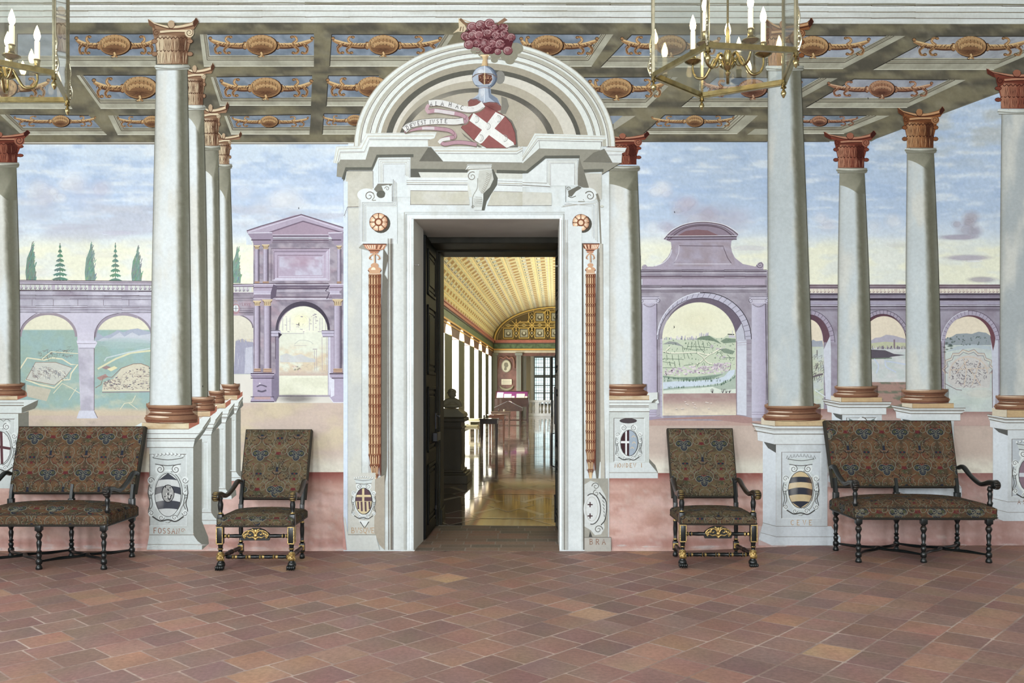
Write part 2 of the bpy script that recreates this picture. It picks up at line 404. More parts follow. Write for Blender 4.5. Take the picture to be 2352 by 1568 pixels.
# sky
fld(-500, 329, 800, 668, sky, 4.5)
fld(1380, 325, 1780, 668, sky, 4.5); 
def skyr(u, v):
    x = 1830+1070*u
    yt = np.interp(x, [1830, 2000, 2012, 2170, 2283, 2352, 2900], [325, 325, 318, 259, 217, 192, 0])
    return x, yt+(668-yt)*v
P.grid(skyr, 200, 95, sky)
P.st([(1999, 325), (2012, 318), (2170, 259), (2283, 217), (2352, 192), (2900, 0)], 2, (120, 118, 105))
P.hg(0, 329, 356, 331.5, (120, 112, 96), (120, 112, 96)); P.rect(530, 329, 812, 331, (124, 116, 100)); P.rect(1470, 324, 1762, 326.5, (98, 96, 88)); P.rect(1838, 324, 1905, 326.5, (98, 96, 88))
def clouds(L):
    for cx, cy, r, c, a in L: P.blob(cx, cy, r*1.6, r*1.25, c, a*.9, core=.3)
WC = (212, 220, 228); GC = (186, 190, 206); VC = (176, 172, 188)
clouds([(88, 432, 24, WC, .8), (105, 450, 28, GC, .8), (168, 418, 26, WC, .85), (180, 430, 22, GC, .6), (150, 425, 16, WC, .7), (232, 434, 22, (190, 188, 204), .75), (122, 440, 12, WC, .8), (140, 452, 14, WC, .7), (200, 470, 40, GC, .5), (90, 480, 36, GC, .5),
        (560, 440, 18, WC, .6), (655, 455, 30, WC, .8), (640, 462, 22, WC, .8), (678, 465, 26, (204, 210, 216), .7), (600, 470, 22, WC, .5),
        (1522, 432, 18, WC, .85), (1505, 440, 14, WC, .8), (1530, 445, 14, (198, 200, 214), .6), (1570, 472, 24, (178, 176, 196), .85), (1585, 465, 16, (184, 182, 200), .8), (1555, 484, 10, GC, .8), (1625, 492, 20, (176, 172, 192), .8),
        (1500, 522, 16, (206, 216, 226), .85), (1528, 520, 16, (180, 182, 200), .85), (1540, 525, 14, VC, .7), (1605, 510, 45, VC, .7), (1660, 508, 40, VC, .6), (1700, 500, 28, (186, 182, 196), .5),
        (1884, 500, 14, WC, .7), (1900, 516, 16, (196, 196, 206), .7), (2052, 508, 17, WC, .8), (2005, 520, 16, (204, 212, 218), .6),
        (2230, 500, 17, (164, 160, 172), .95), (2224, 510, 12, (170, 166, 176), .9), (2197, 515, 10, (170, 168, 180), .9), (2222, 528, 22, (162, 158, 172), .85), (2240, 532, 14, (160, 156, 170), .8)])
for x0, y0, rx, ry, c, a in ((2200, 545, 58, 8, (164, 158, 176), .85), (2222, 592, 68, 9, (170, 164, 182), .85), (2255, 642, 42, 9, (158, 152, 168), .8), (2235, 600, 26, 3, (214, 220, 226), .9), (1720, 570, 55, 9, (196, 196, 204), .7), (1500, 598, 36, 7, (196, 196, 202), .6), (2060, 563, 38, 8, (204, 206, 202), .6), (270, 535, 60, 8, (186, 184, 202), .6), (160, 520, 90, 10, (184, 186, 204), .5), (235, 585, 80, 10, (214, 214, 206), .5), (90, 625, 50, 12, (206, 206, 208), .5)):
    P.blob(x0, y0, rx, ry, c, a, core=.5)
# ---- coffers -------------------------------------------------------------
BLU = (134, 148, 164); OC = (160, 122, 82); OCL = (204, 172, 120); OCD = (104, 72, 54); INK = (60, 48, 44)
def orn(cx, cy, hw, hh, left=True, right=True, hwl=None, hwr=None, cols=None):
    o, ol, od = cols or (OC, OCL, OCD); hwl = hwl or hw; hwr = hwr or hw; r = hh*1.0; rx = hh*1.55
    for sgn, L, on in ((-1, hwl, left), (1, hwr, right)):
        if not on: continue
        def q(a, b): return (cx+sgn*(rx*.85+a*(L-rx*.85)), cy+b*hh)
        P.st([q(0, .05), q(.2, .12), q(.45, .04), q(.75, -.05), q(1.0, -.5)], hh*.62, o, sm=4, w2=hh*.26)
        P.st([q(0, .28), q(.25, .34), q(.5, .26), q(.85, -.02)], hh*.16, od, sm=3)
        P.st([q(.05, -.12), q(.3, -.1), q(.6, -.16), q(.95, -.5)], hh*.16, ol, sm=3)
        P.el(*q(.08, .08), hh*.26, hh*.38, o); P.arc(*q(.08, .08), hh*.26, hh*.38, 60, 300, hh*.08, od, n=8); P.el(*q(.06, -.02), hh*.13, hh*.2, ol, n=10)
        for a, b, d in ((.52, -.1, -1), (.56, .12, 1), (.8, .0, 1)):
            e = .78 if d < 0 else .8
            P.st([q(a-.04, b), q(a+.06, b+d*.36), q(a+.03, d*e), q(a-.07, d*(e+.04))], hh*.3, o, sm=4, w2=hh*.2); P.el(*q(a-.07, d*(e)), hh*.17, hh*.15, o, n=10)
            P.st([q(a+.0, b+d*.1), q(a+.07, b+d*.4), q(a+.03, d*(e-.05))], hh*.07, ol if d < 0 else od, sm=3); P.arc(*q(a-.06, d*e), hh*.15, hh*.13, 0, 290, hh*.045, INK, n=8)
        P.el(*q(.99, -.66), hh*.2, hh*.18, o); P.arc(*q(.99, -.66), hh*.18, hh*.16, 0, 300, hh*.05, INK, n=8)
        for k in range(11): a = .1+.075*k+R.uniform(-.01, .01); b = R.uniform(-.2, .05); P.st([q(a, b), q(a+.045, b+.14), q(a+.05, b+.26)], hh*.06, R.choice([INK, od, od]), sm=2)
        for k in range(6): a = .12+.13*k; P.st([q(a, -.2), q(a+.05, -.06)], hh*.07, ol)
    P.el(cx+2, cy+1, rx*1.03, r*1.05, tuple(v*.66 for v in od)); P.el(cx, cy, rx, r, o, n=28)
    def tier(y, a, b, h, n):
        for k in range(n):
            t = math.radians(8+164*(k+.5)/n); x = cx+a*math.cos(t); yy = y-b*math.sin(t); P.el(x, yy, a*PI/n*.5, h, tuple(a_*.5+b_*.5 for a_, b_ in zip(o, ol)), n=10, rot=-(PI/2-t)*.6); P.st([(x-a*PI/n*.5*math.sin(t), yy-h*.5), (x-a*PI/n*.42*math.sin(t), yy+h)], hh*.055, INK)
            P.blob(x, yy+h*.6, a*PI/n*.5, h*.7, o, .7, n=8)
    tier(cy, rx*.84, r*.76, r*.24, 10)
    P.el(cx, cy+r*.26, rx*.82, r*.66, tuple(a*.55+b*.45 for a, b in zip(o, od)), n=22); tier(cy+r*.24, rx*.66, r*.42, r*.2, 8)
    P.blob(cx, cy+r*.55, rx*.62, r*.36, od, .65)
    for k in range(8):
        a = math.radians(196+21*k); P.st([(cx+rx*.12*math.cos(a), cy+r*.38-r*.1*math.sin(a)), (cx+rx*.8*math.cos(a), cy+r*.22-r*.66*math.sin(a))], hh*.06, od if k % 2 else INK, taper=1)
    if hh > 14:
        P.st([(cx, cy+r*.75), (cx+2, cy+r*1.08), (cx-rx*.14, cy+r*1.22)], hh*.17, ol, sm=4); P.st([(cx+2, cy+r*1.05), (cx+rx*.2, cy+r*1.25)], hh*.17, o, sm=2); P.arc(cx-rx*.14, cy+r*1.2, hh*.12, hh*.1, 0, 360, 1, od, n=6)
def coffer(tl, tr, br, bl, side, sw, bh, oc, olr=(1, 1), hwl=None, hwr=None, oh=None, blue=BLU, cols=None):
    """blue quad with its pale moulded frame below and on one slanted side"""
    fr = (172, 172, 154)
    xo = {'L': (-sw, 0), 'R': (0, sw), 'N': (0, 0), 'B': (-sw, sw)}[side]
    H = br[1]-tr[1]
    def xl(y): return bl[0]+(bl[0]-tl[0])*(y-bl[1])/max(1, bl[1]-tl[1])
    def xr(y): return br[0]+(br[0]-tr[0])*(y-br[1])/max(1, br[1]-tr[1])
    yb = br[1]+bh
    A = (xl(tl[1])+xo[0], tl[1]); B = (xr(tl[1])+xo[1], tr[1]); Cc = (xr(yb)+xo[1], yb); D = (xl(yb)+xo[0], yb)
    P.quadgrid(A, B, Cc, D, mott(fr, (148, 147, 130), 26, 14), 24, 6)
    P.quadgrid((xl(tl[1]), tl[1]), (xr(tr[1]), tr[1]), (xr(br[1]), br[1]), (xl(bl[1]), bl[1]), mott(blue, tuple(v-24 for v in blue), 18, 14, .9, 12), 24, 6)
    for k, (w, c) in enumerate(((1.4, (92, 84, 72)), (1.2, (120, 108, 88)), (1.6, (100, 92, 76)))):
        y = br[1]+bh*(.14+.15*k)
        e = sw*(.14+.15*k)
        P.st([(xl(y)-(e if xo[0] else 0), y), (xr(y)+(e if xo[1] else 0), y)], w, c)
        if xo[0]: P.st([(tl[0]-e, tl[1]), (xl(y)-e, y)], w, c)
        if xo[1]: P.st([(tr[0]+e, tr[1]), (xr(y)+e, y)], w, c)
    P.st([D, Cc], 1.6, (200, 200, 184)); 
    P.st([(tl[0], tl[1]), (tr[0], tr[1])], 2, (70, 68, 64))
    if not xo[0]: P.st([(tl[0], tl[1]), (xl(yb), yb)], 1.8, (66, 62, 56))
    if oc: orn(oc[0], oc[1], 0, oh or H*.47, olr[0], olr[1], hwl, hwr, cols)
coffer((40, 78), (358, 78), (358, 128), (40, 128), 'N', 0, 24, (263, 103), hwl=88, hwr=96)
coffer((476, 79), (721, 78), (721, 127), (482, 127), 'L', 17, 25, (600, 103), hwl=118, hwr=118)
coffer((762, 79), (1021, 80), (990, 128), (759, 127), 'R', 20, 24, (880, 103), hwl=116, hwr=132)
coffer((1150, 78), (1378, 79), (1345, 128), (1150, 127), 'R', 30, 24, (1257, 104), hwl=60, hwr=115)
coffer((1451, 80), (1725, 80), (1660, 129), (1405, 128), 'R', 30, 25, (1540, 104), hwl=112, hwr=112)
coffer((1760, 82), (2035, 83), (1943, 132), (1760, 131), 'R', 42, 26, (1866, 106), hwl=60, hwr=130, blue=(158, 168, 182))
coffer((2149, 84), (2420, 84), (2302, 134), (2056, 133), 'R', 42, 26, (2228, 107), hwl=130, hwr=130, blue=(166, 172, 180))
coffer((2560, 84), (2880, 84), (2760, 134), (2440, 133), 'R', 42, 26, (2640, 107), hwl=130, hwr=130, blue=(166, 172, 180))
coffer((191, 173), (362, 173), (362, 227), (230, 227), 'L', 15, 22, (321, 201), olr=(1, 0), hwl=106)
coffer((-150, 173), (116, 173), (150, 227), (-120, 227), 'R', 2, 22, (0, 201), hwl=106, hwr=112)
coffer((497, 177), (717, 174), (715, 223), (513, 227), 'L', 13, 19, (610, 201), hwl=102, hwr=106)
coffer((754, 174), (870, 174), (870, 223), (751, 223), 'N', 0, 20, (856, 199), olr=(1, 0), hwl=104)
coffer((1330, 178), (1532, 177), (1481, 226), (1330, 226), 'R', 26, 20, (1415, 202), hwl=60, hwr=112)
coffer((1646, 178), (1880, 180), (1800, 225), (1589, 225), 'R', 40, 20, (1728, 203), hwl=112, hwr=112, cols=((150, 108, 84), (190, 150, 120), (98, 66, 56)))
coffer((1961, 182), (2176, 184), (2091, 225), (1888, 225), 'R', 38, 22, (2024, 204), hwl=122, hwr=116, blue=(160, 166, 178), cols=((158, 112, 84), (196, 160, 126), (96, 62, 52)))
coffer((22, 263), (204, 265), (230, 293), (54, 293), 'L', 22, 16, (139, 278), hwl=106, hwr=80)
coffer((-260, 263), (-60, 265), (-30, 293), (-230, 293), 'L', 22, 16, (-140, 278), hwl=100, hwr=80)
coffer((272, 265), (362, 265), (362, 293), (286, 293), 'L', 24, 16, (349, 279), olr=(1, 0), hwl=78)
coffer((528, 266), (714, 263), (712, 291), (538, 293), 'L', 13, 17, (618, 279), hwl=84, hwr=90)
coffer((744, 261), (840, 262), (840, 288), (742, 288), 'N', 0, 20, (815, 276), olr=(1, 0), hwl=72)
P.poly([(1409, 267), (1460, 266), (1412, 297), (1409, 297)], (160, 158, 142)); P.poly([(1396, 266), (1430, 266), (1408, 285), (1396, 285)], BLU)
coffer((1527, 264), (1688, 265), (1657, 293), (1494, 293), 'R', 52, 14, (1595, 278), hwl=98, hwr=90)
coffer((1830, 265), (1990, 266), (1928, 291), (1830, 291), 'R', 50, 16, (1881, 278), hwl=60, hwr=88, cols=((150, 104, 80), (188, 150, 118), (84, 58, 52)))
P.poly([(1734, 296), (1763, 296), (1763, 309), (1716, 309)], (160, 160, 142))
# ---- ground behind everything and the pink dado ---------------------------
def ground(x, y, u, v):
    left = 1-sstep(900, 1300, x)
    c = mixc((196, 178, 166), (200, 186, 158), left*sstep(.3, .7, fbm(x/70., y/25., 14)))
    c = mixc(c, (178, 152, 146), (1-left)*.5*(1-sstep(955, 1000, y)))
    c = mixc(c, (222, 222, 206), sstep(1035, 1078, y)*.85)
    return mixc(c, (176, 160, 150), .35*sstep(.5, .8, fbm(x/26., y/12., 15)))
fld(-500, 925, 795, 1088, ground, 8); fld(1390, 925, 2900, 1088, ground, 8)
def dado(x, y, u, v):
    c = mixc((206, 170, 158), (194, 150, 136), sstep(.3, .7, fbm(x/60., y/25., 24)))
    c = mixc(c, (216, 180, 172), .7*sstep(1110, 1135, y)*sstep(.4, .65, fbm(x/35., y/9., 26)))
    c = mixc((158, 92, 84), c, sstep(1086, 1122, y+10*fbm(x/20., y/9., 29)))
    c = mixc(c, (176, 120, 112), .5*sstep(1232, 1245, y)*(1-sstep(1250, 1262, y)))
    k = sstep(1800, 2300, x); c = mixc(c, (164, 130, 128), .5*k)
    return mixc(c, (204, 190, 184), .5*sstep(.6, .85, fbm(x/14., y/8., 27)))
fld(-500, 1084, 800, 1268, dado, 7); fld(1390, 1086, 2900, 1268, dado, 7)
fld(-500, 666, 40, 928, lambda x, y, u, v: mixc((186, 182, 200), (172, 166, 188), sstep(.3, .7, fbm(x/24., y/18., 65))), 9); fld(2296, 666, 2900, 928, lambda x, y, u, v: mixc((162, 158, 175), (148, 139, 156), sstep(.3, .7, fbm(x/24., y/18., 65))), 9)
# ---- left arcade with views ------------------------------------------------
P.cr(0, 620)
def sea(x, y, u, v):
    c = mixc((148, 180, 180), (150, 178, 168), sstep(.3, .7, fbm(x/20., y/20., 31)))
    return mixc(c, (182, 190, 170), .75*sstep(.45, .75, fbm(x/26., y/13., 32))*sstep(820, 900, y))
P.quadgrid((160, 395), (1400, 395), (1400, 1310), (160, 1310), lambda x, y, u, v: mixc(mixc((214, 214, 190), sea(x, y, u, v), (sstep(756, 757, y))), (198, 184, 160), sstep(936, 950, y+8*fbm(x/20, y/5., 5))), 90, 80)
P.poly([(850, 640), (880, 560), (930, 600), (1000, 575), (1060, 540), (1110, 560), (1170, 535), (1240, 525), (1300, 545), (1370, 560), (1370, 640)], (164, 174, 194))
P.poly([(870, 640), (930, 610), (990, 615), (1080, 560), (1120, 600), (1190, 560), (1250, 590), (1370, 570), (1370, 660)], (186, 194, 206))
P.blob(1130, 660, 330, 60, (160, 186, 186), .8, core=.6)
FR = (212, 208, 178); FD = (150, 126, 112)
P.st([(180, 890), (245, 790), (320, 800), (400, 810), (470, 790), (560, 800), (640, 850), (700, 850), (640, 930), (630, 985), (560, 990), (490, 1060), (350, 1030), (230, 985)], 12, FR)
P.poly([(235, 985), (320, 830), (500, 830), (650, 880), (600, 950), (490, 1035)], (190, 194, 186)); P.st([(235, 985), (320, 830), (500, 830), (650, 880), (600, 950), (490, 1035), (235, 985)], 5, FD)
P.begin(180, 660, 1360, 1120)
for k in range(120):
    x = R.uniform(280, 590); y = R.uniform(860, 960)+(x-280)*.1
    P.st([(x, y), (x+R.uniform(8, 30), y+R.uniform(-8, 12)), (x+R.uniform(5, 30), y+R.uniform(8, 26))], 3, R.choice([(120, 124, 140), (140, 124, 120), (214, 214, 200)]))
for k in range(46):
    x = R.uniform(340, 640); y = R.uniform(690, 780)+(640-x)*.1
    P.st([(x, y), (x+R.uniform(15, 40), y-R.uniform(0, 10)), (x+R.uniform(5, 30), y+R.uniform(8, 22))], 3.5, R.choice([(120, 132, 124), (134, 118, 108)]))
P.st([(380, 800), (460, 735), (560, 742), (715, 752)], 7, FR); P.st([(1360, 725), (1180, 745), (1040, 800), (880, 890)], 16, (206, 206, 170)); P.st([(1350, 705), (1160, 740), (960, 790), (940, 820)], 12, (182, 200, 204))
P.end()
P.poly([(915, 880), (960, 860), (1000, 875), (955, 895)], (160, 138, 138)); P.poly([(965, 890), (1030, 865), (1060, 880), (1000, 912)], (214, 208, 164)); P.poly([(870, 970), (950, 935), (975, 960), (905, 995)], (176, 140, 136))
P.poly([(920, 1085), (930, 1010), (1020, 980), (1100, 880), (1200, 845), (1270, 842), (1345, 870), (1345, 1090)], (200, 196, 176))
P.st([(860, 1060), (910, 1030), (930, 960), (1010, 965), (1090, 885), (1200, 845), (1270, 842), (1345, 870)], 6, FD)
P.begin(900, 850, 1360, 1120)
for k in range(260):
    x = R.uniform(930, 1345); y = R.uniform(max(870, 1010-(x-930)*.45), 1075)
    P.st([(x, y), (x+R.uniform(6, 22), y+R.uniform(-3, 3))], R.choice([3, 4, 7]), R.choice([(120, 116, 132), (150, 132, 126), (172, 160, 150), (98, 96, 112)]))
P.end()
P.st([(920, 1100), (1350, 1095)], 7, (150, 130, 136)); P.st([(920, 1088), (1350, 1082)], 6, FR)
P.st([(1080, 1255), (1120, 1200), (1190, 1190), (1220, 1130)], 6, FR); P.st([(1160, 1195), (1240, 1255)], 5, FR); P.poly([(240, 1030), (460, 1075), (420, 1180), (250, 1140)], (188, 184, 166)); P.st([(480, 1110), (560, 1020), (640, 1060), (720, 1110)], 6, FR); P.st([(620, 1170), (690, 1060)], 5, FR)
P.hg(160, 960, 240, 1130, (150, 176, 176, .6), (150, 176, 176, 0))
# arcade wall pieces
def lavf(x, y, u, v): return mixc((190, 190, 205), (173, 171, 188), sstep(.3, .7, fbm(x/22., y/22., 35)))
def spandrel(cx, cy, rx, ry, x0, x1, ytop, col, n=24):
    """wall above an arch between x0 and x1, open below the arch curve"""
    q = s_q = []
    top = []; bot = []
    for i in range(n+1):
        a = math.radians(180-180*i/n); bot.append((cx+rx*math.cos(a), cy-ry*math.sin(a)))
    pts = [(x0, cy)]+bot+[(x1, cy)]
    for i in range(len(pts)-1):
        a, b = pts[i], pts[i+1]
        if abs(a[0]-b[0]) < .01: continue
        P.poly([a, b, (b[0], ytop), (a[0], ytop)], col)
P.begin(150, 330, 1400, 640, True)
spandrel(435, 600, 262, 215, 160, 697, 370, (194, 192, 210)); spandrel(1110, 600, 262, 213, 697, 1390, 370, (192, 190, 209))
P.up()
P.band(435, 600, 262, 220, 240, 195, 0, 180, (158, 148, 160)); P.band(1110, 605, 268, 220, 242, 195, 60, 180, (160, 152, 168), (160, 152, 168)); P.band(1110, 605, 268, 220, 250, 200, 0, 60, (150, 142, 156))
P.end()
P.st([(180, 560), (215, 480), (330, 390), (440, 380)], 4, LND, sm=4); P.st([(850, 620), (880, 500), (960, 420), (1100, 383), (1180, 386)], 4, LND, sm=4)
P.quadgrid((700, 640), (848, 640), (850, 1270), (725, 1270), lavf, 8, 40); P.st([(848, 560), (848, 1270)], 5, (122, 98, 104)); P.rect(697, 560, 848, 645, (196, 194, 212))
P.poly([(690, 636), (862, 636), (878, 655), (850, 705), (712, 705), (695, 660)], (202, 202, 220)); P.st([(695, 662), (862, 662)], 3, LND); P.st([(712, 703), (850, 703)], 3, LND)
P.poly([(715, 1265), (850, 1265), (880, 1335), (690, 1335)], (196, 200, 216)); P.st([(850, 1270), (880, 1330)], 4, LND); P.blob(830, 1370, 50, 26, (170, 160, 150), .6)
P.quadgrid((160, 180), (1400, 180), (1400, 388), (160, 388), lavf, 60, 16)
for y, w, c in ((183, 5, (98, 76, 84)), (190, 3, LND), (228, 6, (84, 64, 76)), (240, 3, LND), (255, 4, (104, 86, 96)), (264, 2.5, LND), (320, 3, LND), (335, 5, (108, 92, 104)), (352, 3, LND), (362, 4, LAVD), (378, 4, LND)):
    for k in range(8): P.st([(165+k*155, y+R.uniform(-2, 2)+k*.7), (325+k*155, y+R.uniform(-2, 2)+k*.7)], w*R.uniform(.7, 1.2), c)
for x in (290, 482, 702, 931, 1162): P.st([(x, 265), (x, 320)], 3, (104, 88, 96))
P.blob(600, 215, 180, 40, (120, 100, 116), .45)
# trees behind the balustrade
P.fu(); GRN = (112, 146, 132)
def cypress(x, y0, y1, w, c):
    lean = (y1-y0)*.03
    P.poly([(x+lean, y0), (x+lean*.8+w*.12, y0+(y1-y0)*.2), (x+w*.32, y0+(y1-y0)*.5), (x+w*.46, y0+(y1-y0)*.8), (x+w*.44, y1), (x-w*.42, y1), (x-w*.5, y0+(y1-y0)*.75), (x-w*.36, y0+(y1-y0)*.42), (x+lean*.6-w*.05, y0+(y1-y0)*.18)], c)
    P.begin(x-w, y0-4, x+w, y1+2)
    for k in range(60):
        t = R.random()**.7; y = y0+(y1-y0)*t; hw = w*.46*min(1, t*1.5)**.8; xx = x+lean*(1-t)*.9+R.uniform(-hw, hw)
        P.st([(xx, y+4), (xx+R.uniform(1, 4), y-R.uniform(3, 7))], 1.6, tuple(v+R.uniform(-22, 18) for v in c))
    P.end()
def fir(x, y0, y1, w, c):
    P.st([(x, y0), (x, y1)], 1.6, (112, 116, 100)); P.begin(x-w, y0-3, x+w, y1+3)
    for k in range(8):
        y = y0+6+(y1-y0-8)*k/7.4; hw = w*.5*(k+1)/8.4
        for s in (-1, 1):
            P.poly([(x, y-3), (x+s*hw*.5, y-1), (x+s*hw, y+3), (x+s*hw*.8, y+3.5), (x+s*hw*.85, y+6), (x+s*hw*.55, y+4), (x+s*hw*.4, y+7), (x+s*hw*.2, y+4), (x, y+5)], tuple(v+R.uniform(-8, 8) for v in c))
    P.end()
cypress(71, 553, 648, 25, (122, 150, 138)); cypress(207, 552, 650, 25, (128, 158, 148)); cypress(314, 563, 650, 25, (126, 154, 144)); cypress(543, 564, 650, 22, (128, 158, 146))
fir(138, 558, 645, 42, (104, 142, 126)); fir(265, 557, 648, 34, (108, 148, 130))
# balustrade rows
def balus(x0, x1, y0, y1, step, c, bg, ink, slope=0.):
    P.quadgrid((x0, y0), (x1, y0+slope), (x1, y1+slope), (x0, y1), lambda x, y, u, v: mixc(bg, c, .35*sstep(.4, .7, fbm(x/9., y/9., 5))), 30, 3)
    n = int((x1-x0)/step); P.begin(x0, y0, x1, y1+slope, True)
    for ps in range(3):
        if ps: P.up()
        for k in range(n):
            x = x0+step*(k+.5); o = slope*k/n
            if k % 8 == 7:
                if ps == 0: P.rect(x-4, y0+o, x+4, y1+o, c)
            elif ps == 0: P.st([(x, y0+o), (x, y1+o)], step*.2, c)
            elif ps == 1: P.el(x, (y0*.4+y1*.6)+o, step*.26, (y1-y0)*.24, c, n=8)
            else: P.arc(x+.6, (y0*.4+y1*.6)+o, step*.26, (y1-y0)*.26, 200, 380, .9, ink, n=6)
    P.end()
balus(44, 351, 654, 665, 10.5, (176, 168, 186), (200, 208, 202), (84, 70, 82), 1.5)
P.quadgrid((44, 643), (351, 646), (351, 655), (44, 653), lavf, 30, 2)
for y, w, c in ((643.5, 1.6, (110, 88, 96)), (647, 1.8, (134, 116, 130)), (650.5, 1.2, (150, 136, 150)), (653, 1.3, (90, 74, 84)), (666, 1.5, (90, 74, 84))):
    P.st([(44, y), (200, y+1.2), (351, y+2.4)], w, c)
# ---- left triumphal arch ---------------------------------------------------
P.cr(480, 620)
def purp(x, y, u, v):
    c = mixc((168, 161, 174), (140, 133, 149), sstep(.3, .7, fbm(x/18., y/12., 45)))
    return mixc(c, (190, 160, 172), .45*sstep(.5, .75, fbm(x/30., y/20., 46)))
P.quadgrid((200, 120), (600, 120), (600, 940), (200, 940), lambda x, y, u, v: mixc((206, 204, 188), (176, 196, 190), sstep(850, 870, y)), 12, 30)
P.poly([(240, 640), (300, 618), (340, 640), (400, 650), (405, 780), (400, 935), (220, 935), (230, 800)], (158, 160, 182)); P.poly([(330, 700), (390, 690), (395, 930), (320, 930)], (184, 188, 204))
P.begin(230, 610, 410, 940)
for k in range(40): x = R.uniform(240, 395); y = R.uniform(640, 900); P.st([(x, y), (x+R.uniform(-4, 4), y+R.uniform(20, 60))], 5, R.choice([(140, 142, 166), (190, 192, 206), (170, 168, 184)]), taper=1)
for k in range(10): x = 245+k*16; P.st([(x, 630+R.uniform(-6, 14)), (x+8, 620), (x+10, 650)], 4, R.choice([(170, 168, 180), (206, 190, 160)]))
P.end()
P.begin(200, 130, 410, 460, True)
spandrel(215, 520, 185, 120, 200, 405, 200, (178, 170, 190)); P.up(); P.arc(215, 520, 180, 122, 0, 92, 10, (128, 120, 132)); P.end()
P.quadgrid((200, 205), (600, 205), (600, 410), (200, 410), purp, 20, 10)
for y, w in ((212, 5), (225, 3), (243, 3), (258, 4), (275, 3), (345, 3), (365, 4), (382, 4)): P.st([(205, y), (400, y)], w, R.choice([LND, (110, 96, 112)]))
P.text('VERVE', (275, 295, 22, 1), 24, 3, (150, 110, 124)); P.el(240, 350, 38, 48, (176, 140, 148)); P.el(243, 345, 24, 32, (206, 214, 218)); P.st([(243, 314), (243, 377)], 4, (80, 70, 84)); P.st([(220, 345), (266, 345)], 4, (80, 70, 84)); P.st([(225, 290), (240, 275), (256, 290)], 4, (186, 150, 120))
P.fu(); balus(537, 578, 659, 670, 9, (176, 168, 186), (200, 208, 202), (84, 70, 82)); P.rect(536, 652, 640, 659, (176, 168, 188)); P.st([(536, 653), (632, 651)], 1.6, LND); P.st([(536, 658), (632, 657)], 1.2, LND)
P.cr(480, 620)
# body of the arch
P.quadgrid((400, -280), (1215, -280), (1215, 300), (400, 300), purp, 60, 44)
P.fu()
P.poly([(566, 530), (675, 494), (692, 492), (790, 524), (790, 545), (575, 545)], (176, 166, 188))
P.st([(567, 530), (600, 519), (692, 492.5), (790, 523)], 2.4, (116, 98, 116)); P.st([(570, 533), (692, 496), (790, 528)], 1.4, (206, 204, 222))
P.poly([(620, 534), (696, 509), (790, 536), (790, 540), (620, 540)], (168, 150, 170)); P.st([(618, 534), (696, 508), (790, 535)], 3, (128, 112, 132))
for y, w, c in ((539.5, 1.2, (206, 206, 222)), (542, 3, (112, 98, 116)), (547, 2, LAVD), (552, 2.4, (120, 104, 122)), (557, 1.6, (134, 118, 136))): P.st([(625, y), (755, y)], w, c)
for x0, x1 in ((567, 628), (752, 790)):
    P.poly([(x0, 533), (x1-3, 533), (x1, 550), (x1-6, 560), (x0+16, 562), (x0+12, 550)], (158, 146, 168)); P.st([(x0+2, 535), (x1-3, 534)], 2, (206, 206, 222)); P.st([(x0+10, 551), (x1-6, 551)], 2.4, (98, 84, 102))
P.poly([(564, 480), (566, 530), (580, 562), (566, 562)], sky(np.array(566.), np.array(540.))); 
for y in (562,): 
    for xx, yy in ((560, 562), ): pass
fld(556, 562, 582, 652, sky, 5)
def smallcol(x0, x1, y0, y1, base=(188, 182, 204), cap=(196, 176, 140), capdark=(126, 104, 84)):
    P.hg(x0, y0, x1, y1, base, (150, 140, 160)); P.hg(x0+(x1-x0)*.68, y0, x1+1, y1, (110, 98, 116, .2), (84, 74, 88, .95)); P.st([(x0, y0), (x0, y1)], 1, LAVD); w = x1-x0
    P.poly([(x0-w*.35, y0-w*.95), (x1+w*.3, y0-w*.95), (x1+w*.05, y0-w*.5), (x1, y0), (x0, y0), (x0-w*.05, y0-w*.5)], cap); P.st([(x0-w*.3, y0-w*.9), (x1+w*.25, y0-w*.9)], 1.4, (216, 200, 160))
    for k in range(4): P.st([(x0+w*(.1+.28*k), y0-w*.1), (x0+w*(.02+.3*k), y0-w*.6)], 1.1, capdark)
    P.st([(x0-w*.2, y0-w*.75), (x0, y0-w*.5)], 1.4, capdark); P.st([(x1+w*.2, y0-w*.75), (x1, y0-w*.5)], 1.8, capdark)
    P.rect(x0-w*.12, y1, x1+w*.15, y1+w*.6, (190, 160, 136)); P.st([(x0-w*.15, y1+w*.2), (x1+w*.15, y1+w*.2)], 1.1, (132, 98, 82)); P.st([(x0-w*.2, y1+w*.55), (x1+w*.2, y1+w*.55)], 1.4, (132, 98, 82))
smallcol(586, 595, 572, 646); smallcol(605, 616, 572, 646); smallcol(775, 783, 572, 646)
P.rect(628, 572, 757, 645, (178, 166, 188)); 
for d, w, c in ((0, 1.6, (118, 102, 120)), (4, 1, (140, 124, 142)), (7, 1.6, (110, 96, 114)), (15, 1.3, (130, 112, 130))):
    P.st([(623+d, 645-d*.5), (623+d, 571+d), (757-d, 571+d)], w, c); P.st([(757-d, 571+d), (757-d, 643-d*.5), (625+d, 643-d*.5)], 1.2, (204, 206, 224))
P.quadgrid((642, 590), (740, 590), (740, 632), (642, 632), lambda x, y, u, v: mixc((176, 164, 186), (188, 188, 208), sstep(.35, .7, fbm(x/14., y/10., 77))), 20, 10)
P.blob(690, 600, 50, 18, (176, 140, 156), .5)
